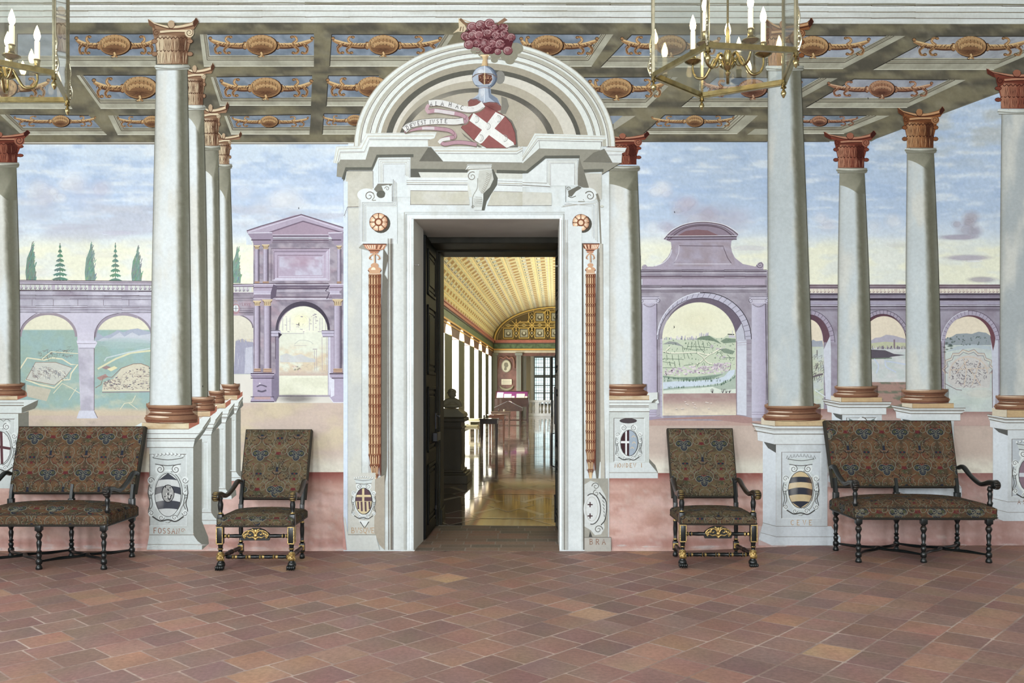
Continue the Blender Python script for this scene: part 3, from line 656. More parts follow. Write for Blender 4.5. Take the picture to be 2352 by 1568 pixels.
# main entablature
for y, w, c in ((651, 2, (112, 96, 112)), (654, 1, (206, 206, 222)), (657, 4, (118, 106, 126)), (662, 3, (104, 92, 112)), (668, 1.4, (200, 198, 216)), (674, 1.2, LAVD), (682, 2.6, (116, 102, 120)), (686, 1.4, (206, 206, 222)), (690, 1.8, (120, 104, 122))):
    P.st([(582, y), (640, y), (755, y)], w, c)
for x0 in (583, 757):
    x1 = x0+(50 if x0 < 600 else 33)
    P.poly([(x0, 652), (x1, 652), (x1-4, 664), (x1-8, 668), (x0, 668)], (172, 162, 184)); P.st([(x0, 653), (x1, 653)], 1.6, (206, 204, 220)); P.st([(x0, 660), (x1-3, 660)], 2.2, (122, 108, 126)); P.rect(x0, 668, x1-10, 674, (182, 176, 198)); P.st([(x0, 675), (x1-6, 675)], 1.5, (208, 208, 224)); P.rect(x0, 676, x1-8, 684, (148, 136, 156))
P.poly([(628, 653), (637, 656), (634, 680), (622, 690), (622, 672)], (112, 102, 122)); P.st([(757, 655), (748, 668), (757, 672), (749, 690)], 2, (90, 80, 100))
P.cr(480, 620)
P.quadgrid((400, 260), (1215, 260), (1215, 1140), (400, 1140), purp, 50, 50)
for y, w, c in ((245, 4, (120, 104, 122)), (262, 3, (206, 206, 222)), (276, 4, (116, 100, 118))): P.st([(600, y), (1110, y)], w, c)
# opening of the arch and its view
pts = [(632, 1125), (632, 560)]+[(855+222*math.cos(math.radians(a)), 540-215*math.sin(math.radians(a))) for a in range(180, -1, -10)]+[(1072, 1125)]
P.poly(pts, (214, 218, 200))
P.quadgrid((634, 560), (1070, 560), (1070, 950), (634, 950), lambda x, y, u, v: mixc(mixc((208, 214, 198), (206, 192, 166), sstep(.35, .65, fbm(x/14., y/8., 51))*sstep(780, 820, y)), (194, 176, 164), sstep(846, 862, y)), 30, 30)
P.blob(830, 450, 120, 90, (220, 216, 170), .7)
P.begin(632, 370, 1072, 960)
for k in range(26): x = R.choice([R.uniform(650, 760), R.uniform(900, 960), R.uniform(780, 850)]); y = R.uniform(390, 560); P.st([(x, y), (x+R.uniform(6, 26), y+R.uniform(-5, 5))], R.choice([4, 6, 9]), R.choice([(158, 158, 166), (186, 180, 184), (146, 140, 156)]))
for x in (665, 700, 730, 905, 940, 1000, 1020, 1050): P.st([(x, 430), (x, 545)], 5, (176, 172, 184))
for x in (950, 968, 1018, 1058): P.st([(x, 600 if x > 990 else 720), (x+3, 905)], 4, (172, 160, 172))
P.st([(640, 572), (860, 572)], 4, (160, 156, 168)); P.st([(980, 555), (1060, 555)], 5, (160, 156, 168)); P.st([(935, 712), (975, 712)], 6, (160, 150, 160)); P.st([(770, 668), (820, 632), (900, 640), (940, 665)], 5, (180, 186, 180), sm=4); P.st([(765, 680), (880, 680)], 4, (176, 176, 176))
for k in range(60): x = R.uniform(640, 1060); y = R.uniform(820, 940); P.st([(x, y), (x+R.uniform(6, 26), y+R.uniform(-6, 6))], 4, R.choice([(150, 150, 156), (190, 184, 170), (150, 160, 148), (130, 124, 132)]), taper=1)
for k in range(10): x = R.uniform(740, 830); y = R.uniform(860, 915); P.blob(x, y, 14, 9, R.choice([(110, 122, 110), (196, 170, 170), (210, 210, 200)]), .8)
P.st([(812, 474), (808, 492), (818, 496)], 6, (40, 40, 50))
P.end()
P.poly([(640, 770), (700, 750), (760, 775), (830, 755), (900, 790), (960, 800), (960, 830), (640, 830)], (186, 194, 204, .8))
P.quadgrid((634, 970), (1070, 970), (1070, 1125), (634, 1125), mott((216, 220, 200), (204, 208, 186)), 20, 6)
P.band(845, 540, 245, 258, 222, 215, 0, 180, (84, 78, 92), (96, 90, 106)); P.poly([(600, 540), (632, 545), (632, 1125), (600, 1190)], (140, 132, 154)); P.st([(600, 540), (600, 800)], 5, LND)
P.hg(1072, 590, 1108, 1125, (206, 208, 224), (190, 188, 208)); P.st([(1072, 600), (1074, 1125)], 4, LAVD)
P.poly([(1095, 600), (1145, 600), (1145, 930), (1095, 930)], (176, 168, 190))
for x0, x1 in ((550, 640), (1015, 1130)):
    P.poly([(x0, 542), (x1, 542), (x1+10, 560), (x1-5, 600), (x0+12, 605), (x0, 570)], (182, 178, 200)); P.st([(x0, 545), (x1, 545)], 5, LND); P.st([(x0+5, 570), (x1, 570)], 4, (110, 100, 118)); P.st([(x0+10, 600), (x1-8, 600)], 5, LND)
P.poly([(625, 560), (660, 580), (640, 600), (628, 620)], (76, 70, 86))
P.fu()
smallcol(585, 597, 702, 846); smallcol(607, 622, 702, 846); smallcol(768, 784, 702, 846)
P.poly([(575, 857), (632, 857), (630, 863), (624, 868), (624, 908), (632, 922), (575, 922), (581, 908), (581, 868), (577, 863)], (168, 158, 184)); P.poly([(632, 857), (641, 870), (641, 908), (632, 922), (624, 908), (624, 868)], (134, 126, 150))
for y, w in ((858, 2.6), (863, 1.4), (868, 2), (911, 1.5), (922, 2)): P.st([(576, y), (630, y)], w, (90, 78, 98))
P.st([(576, 860.5), (630, 860.5)], 1.2, (214, 212, 228)); P.rect(584, 911, 622, 917, (184, 156, 158)); P.st([(590, 888), (600, 884), (613, 888)], 3, (110, 104, 124), sm=4); P.st([(592, 897), (602, 899), (612, 896)], 4, (110, 104, 124), sm=4); P.el(597, 880, 1.6, 1.2, (230, 230, 235))
P.poly([(757, 857), (790, 857), (790, 924), (765, 924), (757, 912), (760, 870)], (172, 164, 188)); P.poly([(757, 866), (768, 872), (768, 908), (760, 912)], (206, 210, 224)); P.st([(757, 858), (790, 858)], 2.4, LND); P.st([(762, 868), (790, 868)], 1.8, LND); P.st([(757, 912), (766, 924), (790, 924)], 2, (208, 210, 224))
P.blob(680, 915, 56, 13, (120, 116, 116), .8); 
# vertical dark strokes of the small pedestals etc
# ---- right arch with view ---------------------------------------------------
P.cr(1300, 620)
P.quadgrid((660, -130), (1820, -130), (1820, 1360), (660, 1360), lambda x, y, u, v: mixc((168, 164, 178), (151, 145, 159), sstep(.3, .7, fbm(x/24., y/18., 55))), 70, 90)
P.fu()
# sky notches beside the attic
P.grid(lambda u, v: (1472+296*u, 575+26*v), 60, 6, sky)
top = [(1474, 612), (1483, 607), (1487, 612), (1500, 612), (1518, 606), (1534, 590), (1543, 573), (1541, 556), (1532, 552), (1524, 549), (1540, 532), (1565, 518), (1595, 511), (1625, 510), (1660, 516), (1682, 527), (1696, 538), (1690, 548), (1680, 553), (1678, 572), (1688, 592), (1706, 606), (1735, 612), (1741, 604), (1749, 601), (1754, 607), (1753, 620), (1474, 620)]
fld(1472, 596, 1764, 620, sky, 5)
P.poly(top, (168, 160, 178))
P.quadgrid((1546, 556), (1676, 556), (1690, 612), (1530, 612), mott((170, 164, 184), (160, 148, 158), 20, 12), 20, 8)
P.poly([(1530, 545), (1548, 530), (1575, 519), (1610, 514), (1645, 518), (1672, 530), (1690, 543)], (150, 138, 156)); P.poly([(1556, 541), (1575, 530), (1600, 527), (1625, 529), (1652, 541)], (142, 110, 118))
for w, c, d in ((1.6, (214, 216, 224), -1), (2.2, (116, 100, 112), 1), (1.4, (110, 96, 108), 5), (3, (118, 104, 118), 8)):
    P.st([(1524+d*1.5, 549+d*.3), (1540+d, 532+d), (1565+d*.5, 518+d), (1595, 511+d), (1625, 510+d), (1660-d*.5, 516+d), (1682-d, 527+d), (1696-d*1.5, 538+d*.8)], w, c, sm=4)
for y, w, c in ((541, 1.2, (210, 212, 222)), (543.5, 2.4, (98, 84, 98)), (547, 1.4, LAVD), (549.5, 2.2, (110, 96, 110))): P.st([(1532, y+1), (1692, y)], w, c)
P.st([(1560, 564), (1559, 580), (1553, 595), (1546, 606), (1680, 606)], 1.4, (200, 198, 212)); P.st([(1680, 605), (1671, 592), (1663, 572), (1661, 565), (1560, 564)], 1.3, (106, 92, 104)); P.st([(1543, 573), (1538, 588), (1524, 603), (1505, 611)], 1.6, (210, 214, 222), sm=3)
P.spiral(1746, 608, 8, 1.5, 1.4, (96, 82, 96), 180); P.spiral(1480, 611, 6, 1.3, 1.2, (150, 140, 156), 0, -1)
P.cr(1300, 620)
for y, w, c in ((0, 5, (96, 82, 98)), (14, 7, (92, 78, 94)), (26, 3, (208, 208, 220)), (38, 6, LAVD), (58, 16, (122, 108, 124)), (72, 8, (150, 138, 152)), (140, 5, (96, 80, 96)), (152, 7, (92, 78, 94)), (166, 3, (204, 204, 218)), (184, 5, (110, 96, 114)), (198, 4, LND)):
    for k in range(6): P.st([(662+k*190, y+R.uniform(-2, 2)), (856+k*190, y+R.uniform(-2, 2))], w*R.uniform(.8, 1.1), c)
P.rect(690, 80, 1790, 134, (172, 162, 182)); P.rect(664, 82, 688, 134, (198, 202, 214))
# pilasters
for x0, x1 in ((690, 815), (1672, 1795)):
    P.hg(x0, 300, x1, 1330, (190, 190, 210), (172, 166, 190)); P.st([(x0+128 if x0 < 900 else x1, 300), (x0+132 if x0 < 900 else x1+16, 1170)], 5, (70, 60, 76)); 
    cx = (x0+x1)/2; P.poly([(x0-15, 235), (x1+20, 235), (x1+30, 260), (x1+15, 300), (x0-10, 300), (x0-25, 265)], (192, 190, 208))
    P.st([(x0-15, 240), (x1+22, 240)], 5, (90, 80, 96)); P.st([(x0-5, 262), (x1+12, 262)], 4, (90, 80, 96)); P.spiral(x0-6, 276, 24, 1.3, 4, (84, 74, 92), 90, 1); P.spiral(x1+10, 276, 24, 1.3, 4, (84, 74, 92), 90, -1)
    for k in range(9): P.el(cx-48+12*k, 300+26*math.sin(PI*(k+.5)/9), 8, 8, (180, 176, 194)); P.arc(cx-48+12*k, 300+26*math.sin(PI*(k+.5)/9), 8, 8, 180, 360, 3, (92, 82, 98), n=5)
    P.st([(x0, 1280), (x1, 1280)], 3, LAVD); P.st([(x0, 1300), (x1, 1300)], 3, (140, 120, 140))
P.rect(660, 560, 690, 1280, (178, 172, 194)); P.poly([(1540, 640), (1625, 640), (1625, 1310), (1540, 1300)], (198, 204, 218))
P.poly([(850, 620), (870, 620), (875, 1330), (850, 1330)], (180, 178, 198)); P.st([(870, 600), (876, 1310)], 3, (110, 92, 112))
P.st([(850, 1300), (750, 1350), (690, 1350)], 3, LAVD); P.poly([(690, 1320), (860, 1320), (860, 1342), (750, 1350), (690, 1350)], (160, 150, 172))
# ground in front of right arch
P.quadgrid((690, 1350), (1780, 1360), (1780, 1400), (690, 1400), lambda x, y, u, v: mixc((196, 172, 160), (176, 142, 134), .5), 10, 3)
P.poly([(750, 1350), (870, 1335), (1540, 1305), (1675, 1330), (1675, 1365), (1760, 1378), (1600, 1378), (1300, 1342), (1000, 1345)], (172, 138, 134))
# view through it
pts = [(868, 1310), (868, 620)]+[(1198+332*math.cos(math.radians(a)), 620-332*math.sin(math.radians(a))) for a in range(176, -1, -8)]+[(1530, 1305)]
P.poly(pts, (220, 222, 196))
P.blob(1180, 440, 260, 130, (224, 216, 178), .5, core=.2)
P.begin(866, 560, 1532, 1120)
P.poly([(868, 640), (900, 600), (1010, 625), (1170, 625), (1210, 598), (1300, 590), (1350, 612), (1420, 610), (1450, 585), (1525, 590), (1528, 1115), (872, 1115)], (190, 204, 180)); P.up()
for k in range(50): x = R.uniform(880, 1180); h = R.uniform(6, 38); P.st([(x, 628), (x, 628-h)], R.uniform(4, 10), R.choice([(186, 186, 200), (206, 204, 214), (170, 168, 186)]))
for k in range(16): x = R.uniform(1200, 1280); h = R.uniform(10, 42); P.st([(x, 600), (x, 600-h)], R.uniform(4, 9), R.choice([(180, 178, 194), (200, 198, 210)]))
P.st([(1455, 578), (1515, 580)], 9, (70, 80, 84)); P.st([(1465, 596), (1520, 600)], 20, (192, 190, 204)); P.st([(1498, 545), (1500, 580)], 6, (190, 186, 200))
P.up()
P.poly([(1165, 625), (1215, 598), (1290, 590), (1370, 640), (1400, 668), (1330, 640), (1240, 628)], (126, 148, 128)); P.poly([(868, 668), (930, 640), (1000, 650), (1060, 690), (960, 668)], (150, 158, 158)); P.poly([(1390, 640), (1440, 612), (1528, 620), (1528, 650), (1420, 660)], (130, 152, 132)); P.poly([(1380, 710), (1440, 705), (1520, 730), (1500, 760), (1420, 745)], (134, 154, 136))
P.up(); GL_ = (92, 118, 98); RD = (218, 220, 200)
for q in ([(870, 730), (930, 745), (1050, 745), (1180, 740), (1290, 760), (1400, 700)], [(940, 690), (900, 730), (935, 745)], [(1180, 745), (1240, 800), (1140, 870)], [(1240, 800), (1290, 840), (1380, 845)], [(1290, 760), (1240, 800)]): P.st(q, 11, RD, sm=3); P.st([(a, b+7) for a, b in q], 3, GL_, sm=3)
for q in ([(1100, 690), (1180, 690), (1330, 700)], [(1105, 650), (1085, 720)], [(1135, 645), (1130, 690), (1120, 720)], [(1165, 640), (1175, 730)], [(1190, 640), (1200, 690), (1230, 730)], [(1230, 640), (1250, 730)], [(1280, 645), (1320, 690)], [(870, 800), (960, 800), (1060, 805)], [(905, 760), (912, 810)], [(955, 760), (962, 815)], [(1010, 760), (1025, 870)], [(870, 825), (980, 840)], [(930, 820), (945, 870)], [(975, 820), (985, 880)], [(1050, 690), (1055, 740)], [(1060, 750), (1070, 800)], [(1090, 750), (1110, 800)], [(1120, 750), (1135, 770)], [(1350, 760), (1380, 740), (1420, 790)], [(1380, 800), (1400, 770)], [(1420, 790), (1520, 790)], [(1450, 760), (1490, 800)], [(1180, 870), (1200, 830)], [(1250, 870), (1240, 830)], [(1050, 700), (1150, 720), (1240, 715)], [(1060, 860), (1130, 850)], [(870, 880), (1000, 880)]):
    P.st(q, 4, GL_, sm=2)
for k in range(130):
    x = R.uniform(872, 1525); y = R.choice([632, 690, 720, 748, 800, 850, 668, 812])+R.uniform(-8, 8); P.st([(x, y), (x+1, y-R.uniform(7, 15))], R.uniform(3, 6), R.choice([(104, 132, 110), (120, 146, 124), (88, 116, 98)]))
P.up()
for k in range(150):
    x = R.uniform(880, 1470); t = (x-880)/590; y = R.uniform(890-60*t, 945-18*t); P.st([(x, y), (x+R.uniform(8, 26), y+R.uniform(-2, 2))], R.choice([8, 12, 16]), R.choice([(206, 196, 206), (190, 180, 196), (176, 162, 178), (214, 206, 208)])); 
    if k % 2: P.st([(x, y+6), (x+R.uniform(8, 26), y+6)], 2.5, (122, 104, 124))
for k in range(30): x = R.uniform(1330, 1470); y = R.uniform(830, 900); P.st([(x, y), (x, y+R.uniform(10, 24))], 9, R.choice([(206, 196, 206), (186, 176, 192)])); P.st([(x+5, y), (x+5, y+18)], 2.5, (122, 104, 124))
for k in range(16): x = R.uniform(1270, 1480); y = R.uniform(660, 720) if k > 5 else R.uniform(770, 800); P.st([(x, y), (x+12, y)], 9, (190, 178, 196))
P.st([(1480, 850), (1475, 895), (1420, 930)], 4, (110, 92, 110), sm=3)
P.up()
P.poly([(870, 955), (1100, 968), (1400, 930), (1460, 905), (1528, 895), (1528, 1115), (875, 1115)], (176, 194, 180)); P.poly([(872, 950), (1000, 965), (1200, 960), (1420, 935), (1300, 985), (1100, 995), (872, 965)], (134, 158, 142)); P.up()
P.poly([(872, 1010), (1000, 1000), (1150, 1000), (1320, 985), (1420, 960), (1470, 905), (1520, 895), (1515, 935), (1470, 985), (1380, 1020), (1250, 1040), (1100, 1050), (980, 1060), (874, 1070)], (192, 208, 222))
P.up(); P.st([(880, 1075), (1000, 1060), (1120, 1052), (1300, 1045), (1450, 1010), (1528, 950)], 8, (150, 172, 160), sm=3)
P.poly([(874, 1085), (1200, 1062), (1400, 1040), (1528, 1000), (1528, 1112), (874, 1118)], (206, 218, 206)); P.poly([(1320, 1050), (1450, 1020), (1528, 960), (1528, 1070), (1400, 1080)], (168, 186, 172))
for k in range(110):
    t = R.random(); x = 880+640*t; y = R.choice([1062-40*t**2*1.2, 985-20*abs(t-.4), 1000]) if t < .8 else 1020-60*(t-.8)*5+R.uniform(0, 20); P.st([(x, y+4), (x+1, y-R.uniform(8, 18))], R.uniform(3, 6), R.choice([(84, 116, 98), (104, 134, 114)]))
for x in (1320, 1410, 1440, 1470): 
    for k in range(6): P.st([(x, 1108), (x+R.uniform(-22, 22), 1108-R.uniform(12, 44))], 3, (86, 76, 84))
P.st([(972, 503), (975, 520), (968, 522)], 6, (40, 40, 50))
P.end()
P.quadgrid((874, 1112), (1530, 1108), (1532, 1300), (874, 1310), lambda x, y, u, v: mixc(mixc((170, 140, 138), (216, 206, 184), sstep(.1, .95, v)), (184, 172, 160), .4*sstep(.4, .7, fbm(x/20., y/4., 61))), 30, 12)
for k in range(14): x = R.uniform(970, 1360); y = R.uniform(1185, 1250); P.el(x, y, 9, 5, (212, 204, 196), n=8); P.st([(x-8, y+5), (x+9, y+5)], 3, (130, 112, 110))
# soffit and voussoirs
def crescent(cx0, cy0, rx0, ry0, cx1, cy1, rx1, ry1, a0, a1, col, n=24, col2=None):
    pts = []; cs = []
    for i in range(n+1):
        a = math.radians(a0+(a1-a0)*i/n); pts += [(cx0+rx0*math.cos(a), cy0-ry0*math.sin(a)), (cx1+rx1*math.cos(a), cy1-ry1*math.sin(a))]
        c = tuple(col[k]+((col2 or col)[k]-col[k])*i/n for k in range(3)); cs += [P.c4(c)]*2
    p = P.t(pts); xs = [q[0] for q in p]; ys = [q[1] for q in p]
    P.raw(p, [(2*i, 2*i+1, 2*i+3, 2*i+2) for i in range(n)], cs, False, P.layer([(min(xs), min(ys), max(xs), max(ys))]))
crescent(1240, 625, 372, 378, 1198, 622, 332, 332, 150, 0, (118, 108, 122), col2=(120, 110, 128))
P.poly([(1530, 560), (1580, 480), (1612, 560), (1625, 640), (1535, 640)], (186, 190, 206))
crescent(1244, 622, 424, 418, 1222, 626, 392, 378, 180, 0, (182, 182, 202))
P.arc(1244, 622, 424, 418, 95, 0, 6, (62, 56, 66)); P.arc(1243, 622, 424, 420, 175, 95, 7, (208, 212, 224)); P.arc(1222, 626, 390, 377, 180, 0, 4, (84, 74, 90))
for k in range(25):
    a = math.radians(4+7.1*k); P.st([(1244+420*math.cos(a), 622-414*math.sin(a)), (1222+394*math.cos(a), 626-380*math.sin(a))], 3, (84, 76, 90))
for k in range(12):
    y = 660+52*k
    if y < 1290: P.st([(1628, y), (1670, y)], 2.5, (140, 122, 144)); P.st([(826, y), (866, y)], 2, (150, 134, 154))
P.st([(1530, 660), (1665, 645)], 4, (170, 156, 172)); P.st([(1530, 675), (1665, 672)], 3, (170, 156, 172)); P.st([(1532, 640), (1534, 1305)], 4, (150, 130, 146))
# ---- right arcade ------------------------------------------------------------
P.cr(1752, 620)
P.quadgrid((400, 130), (2352, 130), (2352, 1300), (400, 1300), lambda x, y, u, v: mixc((162, 158, 175), (148, 139, 156), sstep(.3, .7, fbm(x/24., y/18., 65))), 90, 60)
P.quadgrid((400, 1250), (2352, 1250), (2352, 1400), (400, 1400), lambda x, y, u, v: mixc((152, 116, 112), (188, 160, 152), sstep(936, 962, y)), 60, 8)
P.fu(); balus(1855, 2296, 663.5, 673, 8.6, (200, 186, 176), (216, 212, 196), (130, 110, 112)); balus(2300, 2900, 663.5, 673, 8.6, (200, 186, 176), (216, 212, 196), (130, 110, 112)); P.cr(1752, 620)
for y, w, c in ((138, 7, (112, 84, 86)), (148, 5, (150, 128, 132)), (158, 6, (88, 62, 66)), (166, 4, (176, 160, 160)), (218, 10, (72, 62, 76)), (232, 8, (120, 112, 134)), (245, 5, (148, 142, 164)), (264, 20, (76, 66, 80)), (282, 4, (180, 176, 194)), (298, 20, (166, 162, 186)), (320, 4, (206, 208, 222)), (328, 8, (84, 74, 90)), (342, 5, (150, 142, 160)), (354, 5, (98, 88, 104)), (366, 3, LND)):
    for k in range(11): P.st([(400+k*180, y+R.uniform(-1, 1)), (583+k*180, y+R.uniform(-1, 1))], w, c)
def rarch(cx, cy, rx, ry, xl, xr, yb, d=60, far=None):
    pts = [(xl, yb), (xl, cy)]+[(cx+rx*math.cos(math.radians(a)), cy-ry*math.sin(math.radians(a))) for a in range(180, -1, -9)]+[(xr, cy), (xr, yb)]
    P.poly(pts, (220, 210, 188))
def rview(x0, x1, hy, base, yb):
    P.quadgrid((x0, hy), (x1, hy), (x1, yb), (x0, yb), lambda x, y, u, v: mixc(base, (186, 198, 198), sstep(.3, .7, fbm(x/22., y/12., 71))), 14, 30)
rarch(420, 640, 120, 195, 400, 545, 1250); P.poly([(420, 660), (450, 625), (480, 640), (535, 635), (545, 700), (420, 700)], (158, 166, 180)); rview(420, 548, 690, (186, 196, 172), 1245)
P.begin(430, 720, 560, 1250)
for k in range(46):
    x = R.uniform(440, 530); y = R.uniform(760, 1000); c = R.choice([(84, 82, 92), (110, 104, 110), (206, 204, 186)]); P.st([(x, y), (x+24, y-14), (x+18, y+18)], 4, c)
P.st([(487, 720), (488, 770)], 7, (110, 104, 112)); P.st([(450, 960), (540, 935)], 16, (120, 112, 120)); P.st([(480, 1100), (540, 1070)], 30, (142, 164, 156), taper=1); P.st([(470, 1080), (560, 1140)], 10, (200, 212, 216))
P.end()
crescent(420, 650, 185, 250, 415, 650, 130, 205, 0, 88, (122, 92, 104), col2=(106, 82, 96)); P.poly([(545, 720), (605, 590), (612, 700), (612, 1190), (565, 1190), (552, 900)], (196, 202, 216)); 
crescent(420, 650, 225, 285, 420, 650, 188, 250, 0, 88, (168, 160, 182)); P.arc(420, 650, 226, 286, 0, 88, 4, (80, 70, 86))
for k in range(10): a = math.radians(4+9*k); P.st([(420+223*math.cos(a), 650-283*math.sin(a)), (420+188*math.cos(a), 650-252*math.sin(a))], 3, (90, 80, 96))
rarch(1090, 640, 196, 225, 950, 1285, 1010); P.poly([(965, 640), (1010, 610), (1060, 605), (1110, 582), (1180, 590), (1285, 620), (1285, 700), (965, 700)], (176, 174, 190)); P.poly([(965, 660), (1100, 645), (1285, 655), (1285, 720), (965, 720)], (186, 192, 160)); rview(965, 1285, 705, (200, 204, 206), 1008)
P.begin(960, 620, 1290, 1010)
for k in range(70): x = R.uniform(985, 1280); h = R.uniform(8, 34); P.st([(x, 712), (x, 712-h)], R.uniform(3, 8), R.choice([(150, 142, 158), (196, 192, 200), (124, 116, 134)]))
P.st([(1182, 625), (1183, 700)], 13, (140, 122, 136))
P.poly([(970, 715), (1100, 722), (1180, 755), (1285, 765), (1160, 780), (1100, 800), (975, 795)], (104, 98, 110)); P.up(); P.st([(975, 798), (1160, 792)], 9, (120, 140, 124)); 
for q in ([(1000, 800), (1040, 860), (1020, 930)], [(1100, 810), (1110, 870), (1200, 920)], [(1285, 850), (1180, 830), (1110, 820)]): P.st(q, 12, (186, 200, 222), sm=4)
P.end()
P.quadgrid((975, 1008), (1285, 1008), (1285, 1250), (985, 1250), lambda x, y, u, v: mixc((168, 136, 126), (120, 124, 108), sstep(.5, .6, fbm(x/30., y/5., 72))), 20, 20)
crescent(1075, 680, 235, 310, 1090, 640, 196, 225, 0, 135, (112, 82, 94), col2=(110, 80, 92)); crescent(1075, 690, 262, 328, 1075, 685, 225, 290, 20, 130, (166, 158, 178)); P.arc(1075, 690, 262, 328, 20, 130, 4, (80, 70, 86)); P.arc(1080, 685, 228, 288, 20, 120, 3, (80, 60, 76))
for k in range(14): a = math.radians(28+7.5*k); P.st([(1075+260*math.cos(a), 690-326*math.sin(a)), (1078+228*math.cos(a), 688-290*math.sin(a))], 3, (90, 80, 96))
rarch(1850, 640, 220, 222, 1632, 2070, 1275); 
P.poly([(1632, 620), (1700, 600), (1740, 575), (1830, 570), (1880, 575), (1940, 555), (2010, 565), (2060, 600), (2068, 700), (1632, 700)], (150, 162, 170))
rview(1634, 2068, 675, (192, 206, 200), 1275); P.poly([(1640, 740), (1750, 685), (1900, 668), (2060, 690), (2066, 720), (1900, 700), (1740, 720)], (176, 192, 204, .9))
P.begin(1632, 600, 2070, 1100)
for k in range(40): x = R.uniform(1640, 2050); y = R.uniform(590, 670); P.st([(x, y), (x+R.uniform(-14, 14), y+R.uniform(5, 14))], 10, R.choice([(118, 134, 136), (140, 154, 158), (104, 120, 118)]))
for k in range(14): x = R.uniform(1632, 1700); y = R.uniform(610, 740); P.blob(x, y, 20, 10, (92, 108, 104), .8)
RO = (206, 190, 172); RI = (146, 124, 132)
P.poly([(1660, 900), (1690, 830), (1760, 780), (1850, 760), (1960, 775), (2020, 830), (2050, 930), (2040, 1060), (1900, 1060), (1720, 1060), (1660, 1000)], (196, 196, 194)); P.up()
ring = []
for k in range(17):
    a = math.radians(190-200*k/16); r = 1.14 if k % 2 else 1.0; ring.append((1850+205*r*math.cos(a), 905-165*r*math.sin(a)))
P.st(ring, 9, RO); P.st([(x, y-8) for x, y in ring], 4, RI); P.st([(x*.93+1850*.07, y*.9+905*.1) for x, y in ring], 5, RI)
P.arc(1850, 930, 170, 150, 0, 190, 8, RO)
for k in range(150):
    a = R.uniform(0, 2*PI); r = R.random()**.5; x = 1845+170*r*math.cos(a); y = 930+130*r*math.sin(a); P.st([(x, y), (x+R.uniform(-20, 20), y+R.uniform(-16, 16)), (x+R.uniform(-12, 22), y+R.uniform(-10, 20))], 4, R.choice([(134, 126, 142), (158, 146, 152), (122, 120, 132)]))
for q in ([(1680, 900), (1860, 890), (2040, 880)], [(1800, 780), (1830, 900), (1810, 1040)], [(1740, 930), (1850, 800)], [(1860, 890), (1960, 1040)], [(1960, 790), (1880, 1040)]): P.st(q, 7, RO, sm=3)
P.blob(1950, 1110, 190, 70, (206, 206, 196), .8); P.blob(1800, 1190, 200, 60, (176, 190, 186), .6)
P.st([(1635, 1020), (1740, 1075), (1790, 1082)], 5, RI)
P.end()
crescent(1870, 660, 225, 252, 1850, 650, 205, 232, -5, 130, (132, 88, 98), col2=(112, 80, 92)); P.poly([(2050, 620), (2080, 700), (2095, 590), (2115, 640), (2120, 1275), (2070, 1275), (2066, 900)], (192, 198, 214)); P.poly([(2045, 600), (2095, 595), (2070, 730)], (128, 88, 98))
crescent(1868, 655, 264, 288, 1866, 655, 228, 252, 5, 180, (172, 166, 188)); P.arc(1868, 655, 264, 288, 5, 95, 4, (90, 70, 86)); P.arc(1868, 655, 264, 288, 95, 180, 5, (204, 208, 220))
for k in range(22): a = math.radians(6+8*k); P.st([(1868+262*math.cos(a), 655-286*math.sin(a)), (1866+230*math.cos(a), 655-254*math.sin(a))], 3, (104, 92, 110))
for k in range(10): P.st([(1604, 690+50*k), (1630, 690+50*k)], 3, (130, 116, 134))
P.st([(1604, 640), (1610, 1060)], 4, (110, 84, 100)); P.st([(1634, 640), (1640, 1100)], 4, (120, 76, 90)); P.st([(2062, 900), (2066, 1275)], 4, (120, 76, 90))
P.fu()
# strip of arcade between the door frame and the column right of it
fld(1380, 398, 1402, 640, sky, 5); P.rect(1380, 560, 1402, 655, (218, 218, 188)); P.rect(1380, 655, 1402, 925, (176, 168, 190))
for y, w in ((656, 2), (662, 4), (672, 3), (684, 2), (703, 2.5), (712, 1.5)): P.st([(1382, y), (1401, y)], w, (96, 84, 100))
# ---- columns ---------------------------------------------------------------
SH = (112, 112, 96)
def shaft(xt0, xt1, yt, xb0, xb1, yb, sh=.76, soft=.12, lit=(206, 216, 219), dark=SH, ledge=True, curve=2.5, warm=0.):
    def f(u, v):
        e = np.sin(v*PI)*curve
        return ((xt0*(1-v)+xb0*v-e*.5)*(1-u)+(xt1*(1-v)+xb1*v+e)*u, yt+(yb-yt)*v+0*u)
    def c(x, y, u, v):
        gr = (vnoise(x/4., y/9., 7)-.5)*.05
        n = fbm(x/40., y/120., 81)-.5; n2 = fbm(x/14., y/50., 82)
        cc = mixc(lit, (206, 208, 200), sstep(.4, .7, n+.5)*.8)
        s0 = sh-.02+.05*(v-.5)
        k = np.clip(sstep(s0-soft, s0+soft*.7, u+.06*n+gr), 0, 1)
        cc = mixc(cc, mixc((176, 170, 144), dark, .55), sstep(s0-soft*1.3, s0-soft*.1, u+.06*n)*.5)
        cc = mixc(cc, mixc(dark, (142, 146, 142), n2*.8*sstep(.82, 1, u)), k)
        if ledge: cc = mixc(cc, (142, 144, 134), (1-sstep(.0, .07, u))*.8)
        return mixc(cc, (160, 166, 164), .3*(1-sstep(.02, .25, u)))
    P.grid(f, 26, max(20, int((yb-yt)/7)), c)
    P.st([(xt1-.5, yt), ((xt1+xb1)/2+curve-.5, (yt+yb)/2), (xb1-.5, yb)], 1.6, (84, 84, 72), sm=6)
    P.st([(xt0, yt), ((xt0+xb0)/2-curve*.5, (yt+yb)/2), (xb0, yb)], 1.2, (128, 128, 116), sm=6)
